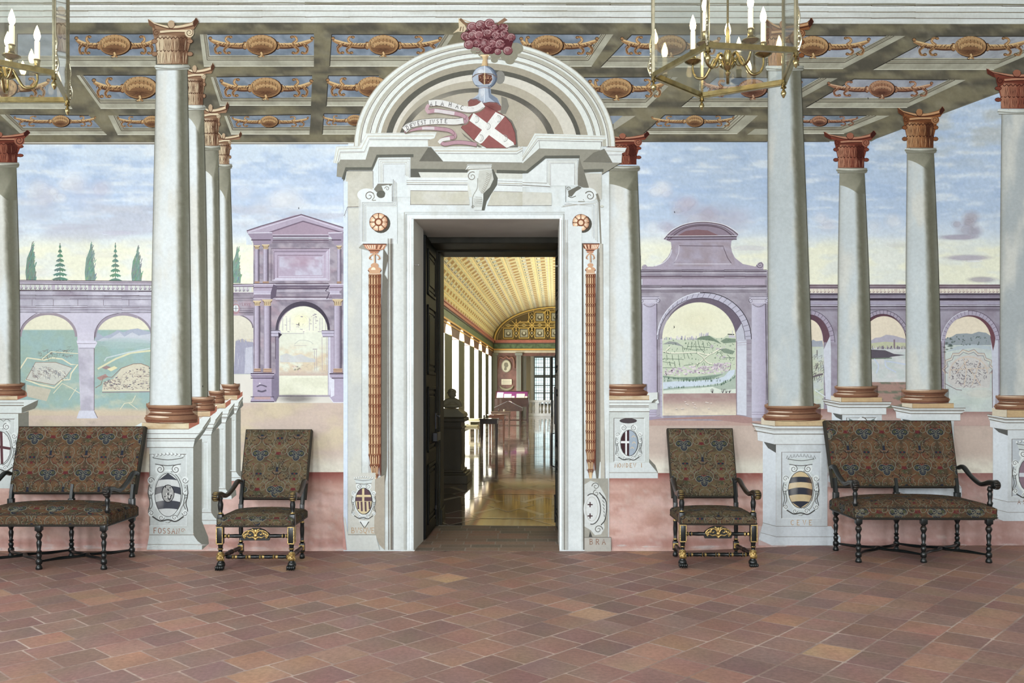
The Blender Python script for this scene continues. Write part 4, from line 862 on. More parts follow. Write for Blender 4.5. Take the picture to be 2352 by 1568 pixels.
def topshade(xt0, xt1, yt, y0, y1, lean=1, c=(150, 150, 132)):
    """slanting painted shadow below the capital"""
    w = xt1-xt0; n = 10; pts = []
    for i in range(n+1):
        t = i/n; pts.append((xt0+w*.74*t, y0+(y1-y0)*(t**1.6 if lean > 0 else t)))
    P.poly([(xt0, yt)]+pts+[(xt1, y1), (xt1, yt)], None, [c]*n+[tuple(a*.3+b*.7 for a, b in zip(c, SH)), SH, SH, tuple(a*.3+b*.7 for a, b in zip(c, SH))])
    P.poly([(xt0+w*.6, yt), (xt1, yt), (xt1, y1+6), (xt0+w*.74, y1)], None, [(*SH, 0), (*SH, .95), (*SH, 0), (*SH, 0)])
def necking(x0, x1, y, dark=False):
    c = (150, 152, 138) if dark else (194, 202, 198)
    P.poly([(x0-3, y), (x0, y-5), (x1, y-5), (x1+4, y), (x1+1, y+6), (x0+1, y+6)], c); P.st([(x0-3, y+1), ((x0+x1)/2, y+4), (x1+4, y+1)], 1.6, (126, 124, 108), sm=4); P.st([(x0-2, y-3), ((x0+x1)/2, y-1), (x1+2, y-3)], 1.4, (216, 220, 212), sm=4); P.st([(x0, y+6.5), (x1, y+6.5)], 1.5, (122, 120, 104)); P.hg((x0+x1)/2, y-5, x1+3, y+6, (110, 108, 94, 0), (104, 102, 88, .8))
def capital(a0, a1, yt, n0, n1, yb, pal=0, half=0):
    o, l, d = [((158, 124, 96), (208, 192, 158), (100, 68, 52)), ((136, 72, 56), (184, 132, 104), (80, 42, 36)), ((144, 90, 54), (192, 148, 104), (80, 48, 38))][pal]
    H = yb-yt; W = a1-a0; cx = (n0+n1)/2; w = n1-n0
    P.poly([(n0-w*.16, yt+H*.2), (n1+w*.18, yt+H*.2), (n1+w*.1, yt+H*.5), (n1, yt+H*.75), (n1, yb), (n0, yb), (n0, yt+H*.75), (n0-w*.08, yt+H*.5)], o)
    P.hg(cx, yt+H*.25, n1, yb, (*d, 0.), (*d, .75)); P.hg(n0, yt+H*.3, cx, yb, (*l, .55), (*l, .1))
    for row, yy, hh in ((0, .98, .3), (1, .7, .3)):
        nn = 4
        for k in range(nn):
            x = n0+w*(k+(.5 if row == 0 else .25+.15))/nn; y = yt+H*yy; lw = w/nn*.52
            c = tuple(o[j]+(l[j]-o[j])*max(0, .8-k/nn*1.1) for j in range(3)) if k < nn-1 else tuple((o[j]+d[j])/2 for j in range(3))
            P.poly([(x-lw*.7, y), (x-lw, y-H*hh*.5), (x-lw*1.1, y-H*hh*.85), (x, y-H*hh*1.08), (x+lw*1.1, y-H*hh*.85), (x+lw, y-H*hh*.5), (x+lw*.7, y)], c)
            P.st([(x-lw*1.1, y-H*hh*.82), (x-lw*.4, y-H*hh*.98), (x, y-H*hh*.84), (x+lw*.5, y-H*hh*.98), (x+lw*1.1, y-H*hh*.8)], max(1, H*.018), d, sm=3)
            for j in (-.55, -.15, .25, .6): P.st([(x+lw*j*.7, y), (x+lw*j, y-H*hh*.45), (x+lw*j*1.15, y-H*hh*.75)], max(.8, H*.012), R.choice([d, d, l]), taper=1)
    for sx, s in ((n1+w*.06, 1), (n0-w*.06, -1)):
        if half and s < 0: continue
        for yy in (.5, .78): P.el(sx+s*w*.02, yt+H*yy, w*.1, H*.05, o); P.arc(sx+s*w*.02, yt+H*yy, w*.1, H*.05, 0, 360, 1, d, n=8)
    P.poly([(n0-w*.1, yt+H*.2), (n1+w*.1, yt+H*.18), (n1+w*.12, yt+H*.36), (n0-w*.06, yt+H*.36)], tuple((o[j]*.8+d[j]*.2) for j in range(3)))
    P.st([(n0, yt+H*.3), (cx, yt+H*.27), (n1, yt+H*.27)], max(1.4, H*.045), l, sm=3); P.st([(n0, yt+H*.34), (cx, yt+H*.31), (n1, yt+H*.31)], 1.1, d, sm=3)
    r = w*.15
    P.el(n1+w*.06, yt+H*.31, r, r*1.05, l if pal == 0 else tuple((o[j]+l[j])/2 for j in range(3))); P.spiral(n1+w*.06, yt+H*.31, r*.92, 1.6, max(1.2, r*.16), d, 90, -1)
    if not half: P.el(n0-w*.02, yt+H*.31, r*.8, r*1.0, tuple(v*.9 for v in o)); P.spiral(n0-w*.02, yt+H*.31, r*.75, 1.3, max(1., r*.14), d, 90, 1)
    for k in range(70):
        x = R.uniform(n0, n1); y = R.uniform(yt+H*.4, yb-2); q = (x-n0)/w; P.st([(x, y), (x+R.uniform(-2, 2)*w/60, y+R.uniform(2, 7)*H/100)], R.uniform(.8, 2.2)*H/90, R.choice([d, o, tuple(v*.8 for v in d)]) if q > .5 else R.choice([l, l, d, o]), taper=1)
    P.blob(n0+w*.8, yt+H*.6, w*.26, H*.3, tuple(v*.8 for v in d), .45)
    # abacus with its swept corners
    P.poly([(a0, yt+H*.01), (a0+W*.12, yt+H*.09), (cx-W*.1, yt+H*.16), (cx+W*.15, yt+H*.15), (a1-W*.14, yt+H*.08), (a1-W*.04, yt-H*.02), (a1, yt+H*.07), (a1-W*.1, yt+H*.24), (cx+W*.16, yt+H*.25), (cx-W*.15, yt+H*.25), (a0+W*.12, yt+H*.22), (a0+W*.02, yt+H*.14)], o)
    P.st([(a0+W*.02, yt+H*.03), (a0+W*.14, yt+H*.12), (cx, yt+H*.19), (a1-W*.14, yt+H*.12), (a1-W*.05, yt+H*.0)], max(1.4, H*.045), l, sm=4); P.st([(a0+W*.05, yt+H*.1), (cx, yt+H*.235), (a1-W*.1, yt+H*.16), (a1-W*.02, yt+H*.06)], max(1, H*.02), d, sm=4)
    P.poly([(a0, yt+H*.01), (a0+W*.13, yt+H*.12), (a0+W*.15, yt+H*.24), (a0+W*.03, yt+H*.15)], tuple((o[j]+d[j])/2 for j in range(3))); P.poly([(a1-W*.06, yt-H*.02), (a1, yt+H*.07), (a1-W*.09, yt+H*.2), (a1-W*.12, yt+H*.1)], d)
    P.el(cx-W*.02, yt+H*.13, W*.07, H*.09, tuple((o[j]+l[j])/2 for j in range(3))); P.arc(cx-W*.02, yt+H*.13, W*.07, H*.09, 180, 380, 1.2, d, n=8)
def base(x0, x1, y0, y1, s0, s1):
    """attic base: upper torus, scotia, lower torus"""
    o = (154, 114, 88); l = (222, 204, 180); d = (102, 66, 50); H = y1-y0; m = (x1-x0)*.06
    P.poly([(s0-2, y0+H*.02), (s1+2, y0+H*.02), (x1-m*.6, y0+H*.18), (x1-m*1.6, y0+H*.36), (x1-m*2, y0+H*.5), (x1, y0+H*.75), (x1-m*.7, y0+H), (x0+m*.7, y0+H), (x0, y0+H*.78), (x0+m*2, y0+H*.5), (x0+m*1.3, y0+H*.36), (x0+m*.6, y0+H*.18)], o)
    def b(t, xa, xb, w, c, sag=.07):
        cx = (x0+x1)/2; hw = (x1-x0)/2
        P.st([(xa+(xb-xa)*k/12, y0+H*(t+sag*(1-((xa+(xb-xa)*k/12-cx)/hw)**2))) for k in range(13)], H*w, c, taper=1 if c == l else 0)
    b(.13, x0+m*.7, x1-m*.9, .14, (176, 138, 108)); b(.1, x0+m, (x0+x1)/2+10, .05, l); b(.3, x0+m*1.4, x1-m*1.8, .05, d); b(.4, x0+m*2, x1-m*2.2, .12, (134, 92, 70)); b(.46, x0+m*2, (x0*.5+x1*.5), .06, l); b(.58, x0+m*1.6, x1-m*1.6, .04, d); b(.74, x0+m*.4, x1-m*.4, .2, (160, 118, 90)); b(.68, x0+m, (x0*.55+x1*.45), .08, l); b(.88, x0+m*.7, x1-m*.8, .1, (142, 92, 70)); b(.97, x0+m, x1-m, .03, d)
    P.hg(x0*.45+x1*.55, y0+H*.05, x1-m*.5, y0+H, (70, 42, 36, 0), (70, 42, 36, .7)); P.hg(x0+m*.6, y0+H*.1, x0+m*4, y0+H*.97, (120, 76, 60, .5), (120, 76, 60, 0))
def plinth(x0, x1, y0, y1, side=0, sx=0, c=(206, 188, 156)):
    """side: +1 side face on the right, -1 on the left"""
    P.quadgrid((x0, y0), (x1, y0), (x1, y1), (x0, y1), mott(c, (190, 160, 120), 20, 8), 14, 3)
    if side > 0: P.poly([(x1, y0), (x1+sx, y0-(y1-y0)*.7), (x1+sx, y0+(y1-y0)*.2), (x1, y1)], (170, 106, 86)); P.st([(x0, y0), (x1, y0), (x1+sx, y0-(y1-y0)*.7)], 1.4, (232, 232, 224))
    if side < 0: P.poly([(x0-sx, y0-4), (x0, y0), (x0, y1), (x0-sx, y1-4)], (206, 196, 172)); P.st([(x0, y0), (x0, y1)], 1, (160, 140, 110))
    P.st([(x0, y1), (x1, y1)], 1.2, (140, 110, 84)); P.st([(x0, y0), (x1, y0)], 1., (150, 120, 92))
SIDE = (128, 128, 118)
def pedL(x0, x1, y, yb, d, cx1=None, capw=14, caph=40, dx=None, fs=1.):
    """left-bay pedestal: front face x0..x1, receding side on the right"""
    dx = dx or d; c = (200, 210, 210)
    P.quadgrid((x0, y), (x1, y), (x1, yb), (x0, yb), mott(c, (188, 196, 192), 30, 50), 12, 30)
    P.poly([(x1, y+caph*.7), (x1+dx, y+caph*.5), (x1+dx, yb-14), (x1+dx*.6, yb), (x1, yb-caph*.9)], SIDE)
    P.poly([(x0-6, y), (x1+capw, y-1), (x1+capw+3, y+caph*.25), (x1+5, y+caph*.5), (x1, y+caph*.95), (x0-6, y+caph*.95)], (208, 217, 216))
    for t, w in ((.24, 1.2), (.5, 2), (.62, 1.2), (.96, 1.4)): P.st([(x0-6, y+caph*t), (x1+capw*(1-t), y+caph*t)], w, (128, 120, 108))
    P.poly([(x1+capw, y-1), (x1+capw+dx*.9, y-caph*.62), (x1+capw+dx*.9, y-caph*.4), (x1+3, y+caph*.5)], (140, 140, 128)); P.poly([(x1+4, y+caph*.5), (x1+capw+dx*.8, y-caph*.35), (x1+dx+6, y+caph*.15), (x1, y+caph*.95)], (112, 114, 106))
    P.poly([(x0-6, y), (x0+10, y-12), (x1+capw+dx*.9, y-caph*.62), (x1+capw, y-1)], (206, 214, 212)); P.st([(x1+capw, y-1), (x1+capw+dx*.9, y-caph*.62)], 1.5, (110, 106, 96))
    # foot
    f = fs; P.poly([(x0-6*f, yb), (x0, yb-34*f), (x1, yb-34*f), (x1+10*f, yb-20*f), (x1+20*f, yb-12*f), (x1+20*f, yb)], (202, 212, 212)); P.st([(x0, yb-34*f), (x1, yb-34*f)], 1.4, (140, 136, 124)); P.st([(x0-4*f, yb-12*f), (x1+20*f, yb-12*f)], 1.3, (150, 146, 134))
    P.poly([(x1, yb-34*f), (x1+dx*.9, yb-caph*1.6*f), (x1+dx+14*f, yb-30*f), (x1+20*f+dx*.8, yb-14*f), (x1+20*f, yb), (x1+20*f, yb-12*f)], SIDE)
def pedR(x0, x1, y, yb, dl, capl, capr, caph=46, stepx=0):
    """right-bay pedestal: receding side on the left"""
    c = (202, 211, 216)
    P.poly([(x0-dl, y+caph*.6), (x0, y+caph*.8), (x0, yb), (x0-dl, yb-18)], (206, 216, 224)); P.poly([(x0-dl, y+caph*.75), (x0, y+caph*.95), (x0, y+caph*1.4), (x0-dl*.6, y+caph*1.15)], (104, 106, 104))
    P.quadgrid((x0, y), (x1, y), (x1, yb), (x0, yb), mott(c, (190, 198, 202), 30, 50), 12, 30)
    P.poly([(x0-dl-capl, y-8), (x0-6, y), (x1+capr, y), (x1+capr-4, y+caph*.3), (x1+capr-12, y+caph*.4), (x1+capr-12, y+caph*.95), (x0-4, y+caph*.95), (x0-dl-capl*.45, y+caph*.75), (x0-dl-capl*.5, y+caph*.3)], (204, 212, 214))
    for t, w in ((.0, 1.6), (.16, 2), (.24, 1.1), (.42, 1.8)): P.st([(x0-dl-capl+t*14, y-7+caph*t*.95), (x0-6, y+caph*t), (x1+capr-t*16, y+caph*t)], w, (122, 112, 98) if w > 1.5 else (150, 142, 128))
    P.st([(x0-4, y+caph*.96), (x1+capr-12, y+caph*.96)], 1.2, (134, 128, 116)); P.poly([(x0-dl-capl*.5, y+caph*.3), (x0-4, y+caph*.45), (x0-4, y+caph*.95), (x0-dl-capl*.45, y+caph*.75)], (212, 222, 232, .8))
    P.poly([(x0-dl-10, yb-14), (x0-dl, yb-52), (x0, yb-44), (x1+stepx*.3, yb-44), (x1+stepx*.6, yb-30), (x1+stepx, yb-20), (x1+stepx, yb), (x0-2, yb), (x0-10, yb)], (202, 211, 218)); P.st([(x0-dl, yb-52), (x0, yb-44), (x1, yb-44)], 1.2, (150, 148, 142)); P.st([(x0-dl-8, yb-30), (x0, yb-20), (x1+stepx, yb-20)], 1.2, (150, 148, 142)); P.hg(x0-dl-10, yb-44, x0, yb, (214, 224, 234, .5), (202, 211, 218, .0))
# left group, far to near
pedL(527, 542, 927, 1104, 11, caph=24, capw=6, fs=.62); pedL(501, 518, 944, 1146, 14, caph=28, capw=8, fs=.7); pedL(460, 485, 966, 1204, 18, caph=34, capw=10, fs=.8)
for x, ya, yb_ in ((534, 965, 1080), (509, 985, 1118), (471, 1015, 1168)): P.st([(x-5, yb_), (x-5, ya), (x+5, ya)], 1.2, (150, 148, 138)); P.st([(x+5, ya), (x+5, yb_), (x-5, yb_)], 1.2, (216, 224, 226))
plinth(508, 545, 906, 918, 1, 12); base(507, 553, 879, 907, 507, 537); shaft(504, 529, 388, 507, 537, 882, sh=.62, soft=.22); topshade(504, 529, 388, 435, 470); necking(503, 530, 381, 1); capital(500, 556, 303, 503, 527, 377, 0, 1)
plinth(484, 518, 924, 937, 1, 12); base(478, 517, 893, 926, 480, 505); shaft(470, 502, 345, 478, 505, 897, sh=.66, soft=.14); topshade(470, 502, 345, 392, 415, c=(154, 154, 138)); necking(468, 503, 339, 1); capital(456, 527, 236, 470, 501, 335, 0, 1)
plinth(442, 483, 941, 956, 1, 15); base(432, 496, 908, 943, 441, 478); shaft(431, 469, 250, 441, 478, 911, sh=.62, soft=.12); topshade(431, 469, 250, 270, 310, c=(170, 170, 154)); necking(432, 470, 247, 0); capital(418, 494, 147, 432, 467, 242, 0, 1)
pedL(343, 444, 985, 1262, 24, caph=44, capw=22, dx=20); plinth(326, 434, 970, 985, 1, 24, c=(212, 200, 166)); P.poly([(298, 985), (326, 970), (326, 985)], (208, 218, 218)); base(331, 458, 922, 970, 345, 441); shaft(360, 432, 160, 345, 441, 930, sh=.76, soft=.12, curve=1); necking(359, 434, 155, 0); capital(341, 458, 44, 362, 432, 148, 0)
# far left column
P.poly([(-40, 918), (88, 918), (84, 928), (60, 938), (60, 948), (42, 952), (42, 1120), (-40, 1120)], (202, 212, 211)); P.poly([(42, 950), (66, 944), (66, 1100), (42, 1112)], SIDE); P.poly([(88, 918), (86, 930), (80, 938), (50, 948), (50, 936)], (122, 122, 112))
for y, w in ((925, 1.4), (931, 2), (949, 1.5)): P.st([(-40, y), (55, y)], w, (132, 124, 110))
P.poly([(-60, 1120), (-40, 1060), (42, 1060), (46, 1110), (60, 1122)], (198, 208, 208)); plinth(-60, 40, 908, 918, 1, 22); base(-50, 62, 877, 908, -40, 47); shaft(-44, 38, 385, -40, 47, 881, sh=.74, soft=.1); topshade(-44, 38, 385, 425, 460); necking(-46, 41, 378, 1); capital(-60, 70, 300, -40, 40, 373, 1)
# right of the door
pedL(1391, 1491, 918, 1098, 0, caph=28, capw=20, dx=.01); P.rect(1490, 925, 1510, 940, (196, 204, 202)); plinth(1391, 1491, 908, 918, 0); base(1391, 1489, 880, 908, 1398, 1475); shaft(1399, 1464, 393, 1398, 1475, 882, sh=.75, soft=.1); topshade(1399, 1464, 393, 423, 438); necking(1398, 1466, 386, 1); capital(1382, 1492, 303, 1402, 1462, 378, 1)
P.poly([(1391, 1062), (1491, 1062), (1510, 1085), (1510, 1098), (1391, 1098)], (204, 213, 214)); P.st([(1391, 1085), (1510, 1085)], 1.2, (150, 146, 134)); P.poly([(1391, 948), (1400, 950), (1399, 958), (1394, 955)], (130, 132, 124))
# right group, far ones first
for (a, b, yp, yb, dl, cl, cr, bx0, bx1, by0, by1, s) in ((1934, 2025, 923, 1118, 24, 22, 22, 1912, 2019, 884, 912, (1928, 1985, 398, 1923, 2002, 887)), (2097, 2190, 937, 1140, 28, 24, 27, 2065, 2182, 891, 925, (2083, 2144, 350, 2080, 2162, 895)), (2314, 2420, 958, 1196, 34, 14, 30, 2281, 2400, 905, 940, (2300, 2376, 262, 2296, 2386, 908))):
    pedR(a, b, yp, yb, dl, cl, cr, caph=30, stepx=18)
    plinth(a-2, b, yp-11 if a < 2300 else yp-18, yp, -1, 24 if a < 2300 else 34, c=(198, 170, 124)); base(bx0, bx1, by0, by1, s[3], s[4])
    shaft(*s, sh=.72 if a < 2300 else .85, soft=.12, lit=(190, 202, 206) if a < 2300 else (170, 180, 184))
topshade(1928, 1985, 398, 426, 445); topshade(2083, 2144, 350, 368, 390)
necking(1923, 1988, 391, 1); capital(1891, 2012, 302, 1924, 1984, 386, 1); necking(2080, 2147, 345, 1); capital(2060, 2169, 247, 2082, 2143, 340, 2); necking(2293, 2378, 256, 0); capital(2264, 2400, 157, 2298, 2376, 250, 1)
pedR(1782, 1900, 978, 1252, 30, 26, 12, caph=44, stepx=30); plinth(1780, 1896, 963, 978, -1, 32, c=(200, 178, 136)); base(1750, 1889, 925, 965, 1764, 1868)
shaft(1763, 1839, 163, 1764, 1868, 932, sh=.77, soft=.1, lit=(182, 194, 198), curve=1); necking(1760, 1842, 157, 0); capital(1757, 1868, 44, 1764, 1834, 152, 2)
# ---- cartouches on the pedestals ------------------------------------------
RL = (196, 206, 206); RLL = (214, 222, 222); RDK = (112, 114, 112); INKG = (90, 90, 88)
def cart(cx, cy, rx, ry, crown=None, flip=1, feet=True, fx=1.0):
    """scrolled frame round an oval"""
    out = []
    for k in range(40):
        a = 2*PI*k/40; r = 1.34+.1*math.cos(4*a)+.05*math.cos(8*a+1); out.append((cx+rx*r*fx*math.cos(a), cy-ry*r*.98*math.sin(a)))
    P.poly([(x+rx*.06, y+ry*.03) for x, y in out], (150, 152, 148)); P.poly(out, RL)
    P.arc(cx, cy, rx*1.14, ry*1.12, 0, 360, rx*.12, RLL, n=30); P.arc(cx+rx*.03, cy, rx*1.08, ry*1.07, -80, 80, rx*.06, RDK, n=18)
    for sx in (-1, 1):
        d = sx
        P.el(cx+sx*rx*.62, cy-ry*1.18, rx*.36, ry*.26, RLL); P.spiral(cx+sx*rx*.6, cy-ry*1.16, rx*.33, 1.5, rx*.07, RDK, 90, d)
        P.el(cx+sx*rx*1.3, cy-ry*.62, rx*.26, ry*.2, RLL); P.spiral(cx+sx*rx*1.3, cy-ry*.62, rx*.25, 1.3, rx*.055, RDK, 0, -d)
        P.el(cx+sx*rx*1.35, cy-ry*.05, rx*.18, ry*.12, RLL); P.arc(cx+sx*rx*1.35, cy-ry*.02, rx*.2, ry*.14, 180, 360, rx*.05, RDK, n=8)
        P.st([(cx+sx*rx*1.45, cy-ry*.4), (cx+sx*rx*1.52, cy), (cx+sx*rx*1.38, cy+ry*.5), (cx+sx*rx*1.5, cy+ry*.9), (cx+sx*rx*1.2, cy+ry*1.12)], rx*.07, INKG if sx > 0 else RDK, sm=5)
        P.st([(cx+sx*rx*1.3, cy+ry*.1), (cx+sx*rx*1.2, cy+ry*.55), (cx+sx*rx*1.35, cy+ry*.8)], rx*.06, RDK, sm=4)
        P.el(cx+sx*rx*1.3, cy+ry*.98, rx*.22, ry*.17, RLL); P.spiral(cx+sx*rx*1.3, cy+ry*.98, rx*.22, 1.3, rx*.055, RDK, 180, d)
        P.el(cx+sx*rx*.5, cy+ry*1.2, rx*.24, ry*.16, RLL); P.spiral(cx+sx*rx*.5, cy+ry*1.2, rx*.22, 1.3, rx*.055, RDK, 0, d)
        for k in range(4): P.st([(cx+sx*rx*(1.36+.05*(k % 2)), cy+ry*(-.3+.17*k)), (cx+sx*rx*(1.26), cy+ry*(-.24+.17*k))], rx*.05, RDK)
    P.st([(cx-rx*1.2, cy+ry*1.14), (cx-rx*.6, cy+ry*1.36), (cx, cy+ry*1.3), (cx+rx*.6, cy+ry*1.38), (cx+rx*1.2, cy+ry*1.14)], rx*.1, INKG, sm=5)
    if crown:
        y = cy-ry*1.52; w = rx*1.15
        P.poly([(cx-w, y-ry*.22), (cx+w, y-ry*.22), (cx+w*.86, y+ry*.1), (cx-w*.86, y+ry*.1)], RL); P.st([(cx-w, y-ry*.2), (cx, y-ry*.1), (cx+w, y-ry*.2)], rx*.06, RDK, sm=4); P.st([(cx-w*.86, y+ry*.1), (cx, y+ry*.18), (cx+w*.86, y+ry*.1)], rx*.07, RDK, sm=4)
        n = 9
        for k in range(n):
            x = cx-w+2*w*k/(n-1); yy = y-ry*.3-ry*.1*math.sin(PI*k/(n-1))
            if crown == 'pearl': P.el(x, yy, rx*.1, rx*.1, RLL, n=8); P.arc(x, yy, rx*.1, rx*.1, -120, 60, rx*.04, RDK, n=6)
            else: P.st([(x-rx*.1, yy+rx*.14), (x, yy-rx*.14), (x+rx*.1, yy+rx*.14)], rx*.05, RDK)
def panel(x0, y0, x1, y1, c=(196, 205, 205)):
    P.rect(x0, y0, x1, y1, c); P.st([(x0, y1), (x0, y0), (x1, y0)], 1.5, (112, 102, 90)); P.st([(x1, y0), (x1, y1), (x0, y1)], 1.5, (214, 222, 224))
P.fu()
panel(344, 1043, 428, 1207)
cart(386, 1132, 30, 47, 'pearl'); P.el(386, 1136, 30, 50, (206, 213, 212), n=30)
def oval_bands(cx, cy, rx, ry, cols, sag=.1):
    n = len(cols)
    P.begin(cx-rx, cy-ry, cx+rx, cy+ry, True)
    for i, c in enumerate(cols):
        if c is None: continue
        pts = []; t0 = -1+2*i/n; t1 = -1+2*(i+1)/n
        for t in (t0, t1):
            hw = rx*math.sqrt(max(0, 1-min(1, abs(t))**2)); row = [(cx+hw*(-1+2*k/8), cy+ry*t-ry*sag*(1-(-1+2*k/8)**2)*(1-abs(t))) for k in range(9)]
            pts += row if t == t0 else row[::-1]
        P.poly(pts, c)
    P.end()
BK = (84, 88, 98); WB = (200, 206, 206)
oval_bands(386, 1136, 30, 50, [BK, WB, BK, WB, BK, WB], .12)
P.blob(366, 1136, 14, 46, (240, 244, 246), .35); P.arc(386, 1136, 30, 50, 0, 360, 1.3, INKG, n=30)
P.el(386, 1133, 14, 20, (168, 170, 168)); P.arc(386, 1133, 14, 20, 0, 360, 1.6, (52, 52, 58)); P.begin(372, 1113, 400, 1153)
for k in range(16): x = 386+R.uniform(-9, 9); y = 1133+R.uniform(-15, 15); P.st([(x, y), (x+R.uniform(-4, 4), y+R.uniform(-6, 6))], 2, R.choice([(46, 46, 54), (60, 60, 66), (220, 222, 220)]))
P.end()
P.text('FOSSAN', (353, 1212, 10.4, .3), 12, 1.5, (168, 112, 84)); P.spiral(420, 1218, 5, 1.2, 1.2, (176, 128, 100))
# far-left cartouche
panel(-30, 962, 34, 1064); P.poly([(-10, 970), (26, 968), (22, 982), (-10, 984)], RL); P.st([(-10, 985), (24, 982)], 1.6, RDK); P.st([(-8, 966), (0, 962), (8, 967), (16, 962), (24, 967)], 1.4, RDK)
cart(0, 1026, 25, 40); P.el(0, 1028, 25, 38, (212, 218, 218)); P.st([(3, 991), (5, 1066)], 6, (110, 74, 80)); P.st([(-24, 1022), (24, 1030)], 6, (110, 74, 80)); P.arc(0, 1028, 25, 38, 0, 360, 1.3, INKG)
P.text('LAN', (-2, 1080, 9.5, 0), 8, 1.3, (186, 154, 120))
# MONDEV I
panel(1410, 960, 1480, 1060); cart(1444, 1016, 20, 29, None); P.el(1443, 966, 20, 6, (92, 84, 88)); P.st([(1432, 973), (1443, 977), (1454, 973)], 4, (206, 212, 212), sm=3)
P.el(1445, 1017, 20, 30, (160, 176, 192), n=26); P.poly([(1445, 987)]+[(1445-20*math.sin(math.radians(a)), 1017-30*math.cos(math.radians(a))) for a in range(10, 180, 10)]+[(1445, 1047)], (86, 60, 66))
P.st([(1438, 988), (1438, 1045)], 4, (216, 220, 222)); P.st([(1425, 1015), (1445, 1015)], 5, (216, 220, 222)); P.arc(1445, 1017, 20, 30, 0, 360, 1.2, INKG)
for x, y in ((1455, 1004), (1456, 1018), (1452, 1030)): P.st([(x-4, y), (x, y-4), (x+4, y)], 2, (206, 190, 156))
P.text('MONDEV I', (1412, 1064, 8.6, -.05), 9, 1.3, (176, 138, 92))
# CEVE
panel(1795, 1038, 1885, 1190, (198, 207, 212)); cart(1839, 1124, 27, 41, 'leaf', fx=1.05); P.el(1838, 1124, 28, 42, (206, 184, 140), n=30)
oval_bands(1838, 1124, 28, 42, [(206, 184, 140), (72, 76, 88), (212, 190, 148), (72, 76, 88), (206, 184, 140), (72, 76, 88)], .12)
P.blob(1822, 1120, 12, 40, (240, 236, 220), .3); P.hg(1850, 1095, 1866, 1150, (150, 110, 70, 0), (150, 110, 70, .5)); P.arc(1838, 1124, 28, 42, 0, 360, 1.4, INKG, n=30)
P.text('CEVE', (1816, 1194, 14, 0), 11, 1.4, (196, 160, 112))
# the one hidden behind the right bench (feathers and shells)
panel(1944, 959, 2012, 1085, (202, 210, 214))
for s in (-1, 1):
    for k in range(7): P.st([(1979+s*4, 981), (1979+s*(14+k*2.2), 970-k*1.2+(k % 2)*3), (1979+s*(30-k*.6), 961+k*2.6)], 1.4, (92, 116, 112), sm=2)
P.el(1979, 967, 11, 9, (214, 218, 220)); P.arc(1979, 967, 11, 9, -80, 90, 2, (110, 104, 96)); 
for s in (-1, 1): P.el(1979+s*16, 981, 10, 6, (214, 218, 220)); P.arc(1979+s*16, 981, 10, 6, 0, 180, 1.6, (120, 112, 104))
# ASTI (cut by the picture edge)
panel(2324, 1008, 2410, 1140, (184, 194, 202)); cart(2366, 1088, 27, 40, 'pearl'); P.el(2366, 1090, 27, 40, (146, 122, 136)); P.st([(2366, 1052), (2366, 1128)], 9, (196, 202, 210)); P.st([(2340, 1090), (2392, 1090)], 9, (196, 202, 210)); P.arc(2366, 1090, 27, 40, 0, 360, 1.4, INKG); P.text('AS', (2337, 1147, 12, 0), 10, 1.3, (160, 116, 96))
# ---- door surround -----------------------------------------------------------
def wht(x, y, u, v): return mixc((210, 221, 224), (200, 208, 206), sstep(.35, .7, fbm(x/40., y/40., 91)))
fld(789, 395, 950, 1265, wht, 8); fld(1285, 395, 1399, 1265, wht, 8); fld(800, 330, 1385, 503, wht, 8)
# fanlight arch
def dome(x0, x1, yt, col, yb=337, n=40, **k):
    cx = (x0+x1)/2; rx = (x1-x0)/2; ry = yb-yt
    P.poly([(cx+rx*math.cos(math.radians(180-180*i/n)), yb-ry*math.sin(math.radians(180-180*i/n))) for i in range(n+1)], col)
dome(813, 1413, 94, (210, 218, 214)); 
cx, rx = 1113, 300
for d, w, c in ((1, 2, (170, 166, 150)), (12, 5, (186, 186, 172)), (16, 1.4, LN), (27, 8, (178, 178, 164)), (33, 1.6, (120, 108, 92)), (46, 3, (160, 156, 140)), (49, 1.2, LN)):
    P.arc(cx+(2 if d > 20 else 0), 337, rx-d*1.0, 243-d*.86, 0, 180, w, c, n=44)
dome(872, 1352, 146, (166, 160, 142)); dome(884, 1336, 160, (104, 104, 96)); dome(898, 1326, 171, (204, 202, 190)); dome(906, 1298, 186, (176, 170, 152)); dome(914, 1277, 203, (108, 106, 98)); dome(927, 1262, 213, (178, 172, 154))
P.blob(1050, 260, 120, 60, (192, 184, 168), .6); P.blob(1000, 250, 60, 50, (160, 156, 138), .6); P.blob(1215, 290, 40, 50, (190, 182, 168), .6)
# cornice, shadows under it
SG = (152, 151, 138)
P.cr(600, 300)
P.poly([(690, 265), (940, 265), (975, 150), (1505, 150), (1640, 280), (2352, 290), (2352, 385), (1430, 375), (1345, 345), (1060, 345), (1010, 360), (770, 360), (745, 455), (725, 420), (680, 415)], SG)
P.poly([(1060, 235), (1345, 235), (1345, 600), (1000, 600), (1000, 370)], WHT); P.poly([(1345, 375), (2352, 385), (2352, 600), (1345, 600)], CRM)
P.quadgrid((770, 366), (1005, 366), (1005, 690), (745, 690), mott((196, 197, 186), (184, 183, 168)), 10, 12)
P.st([(740, 440), (765, 345), (1000, 345), (1045, 232), (1372, 228)], 28, DGR)
P.st([(1345, 360), (1860, 365)], 30, DGR); P.st([(2120, 370), (2352, 375)], 30, DGR); P.poly([(1345, 345), (1405, 345), (1437, 422), (1345, 422)], DGR); P.poly([(1505, 152), (1530, 152), (1640, 280), (1422, 278)], (116, 115, 106))
P.st([(742, 455), (770, 365), (1008, 365)], 4, (74, 70, 64)); P.st([(1055, 258), (1340, 258)], 5, (200, 200, 190))
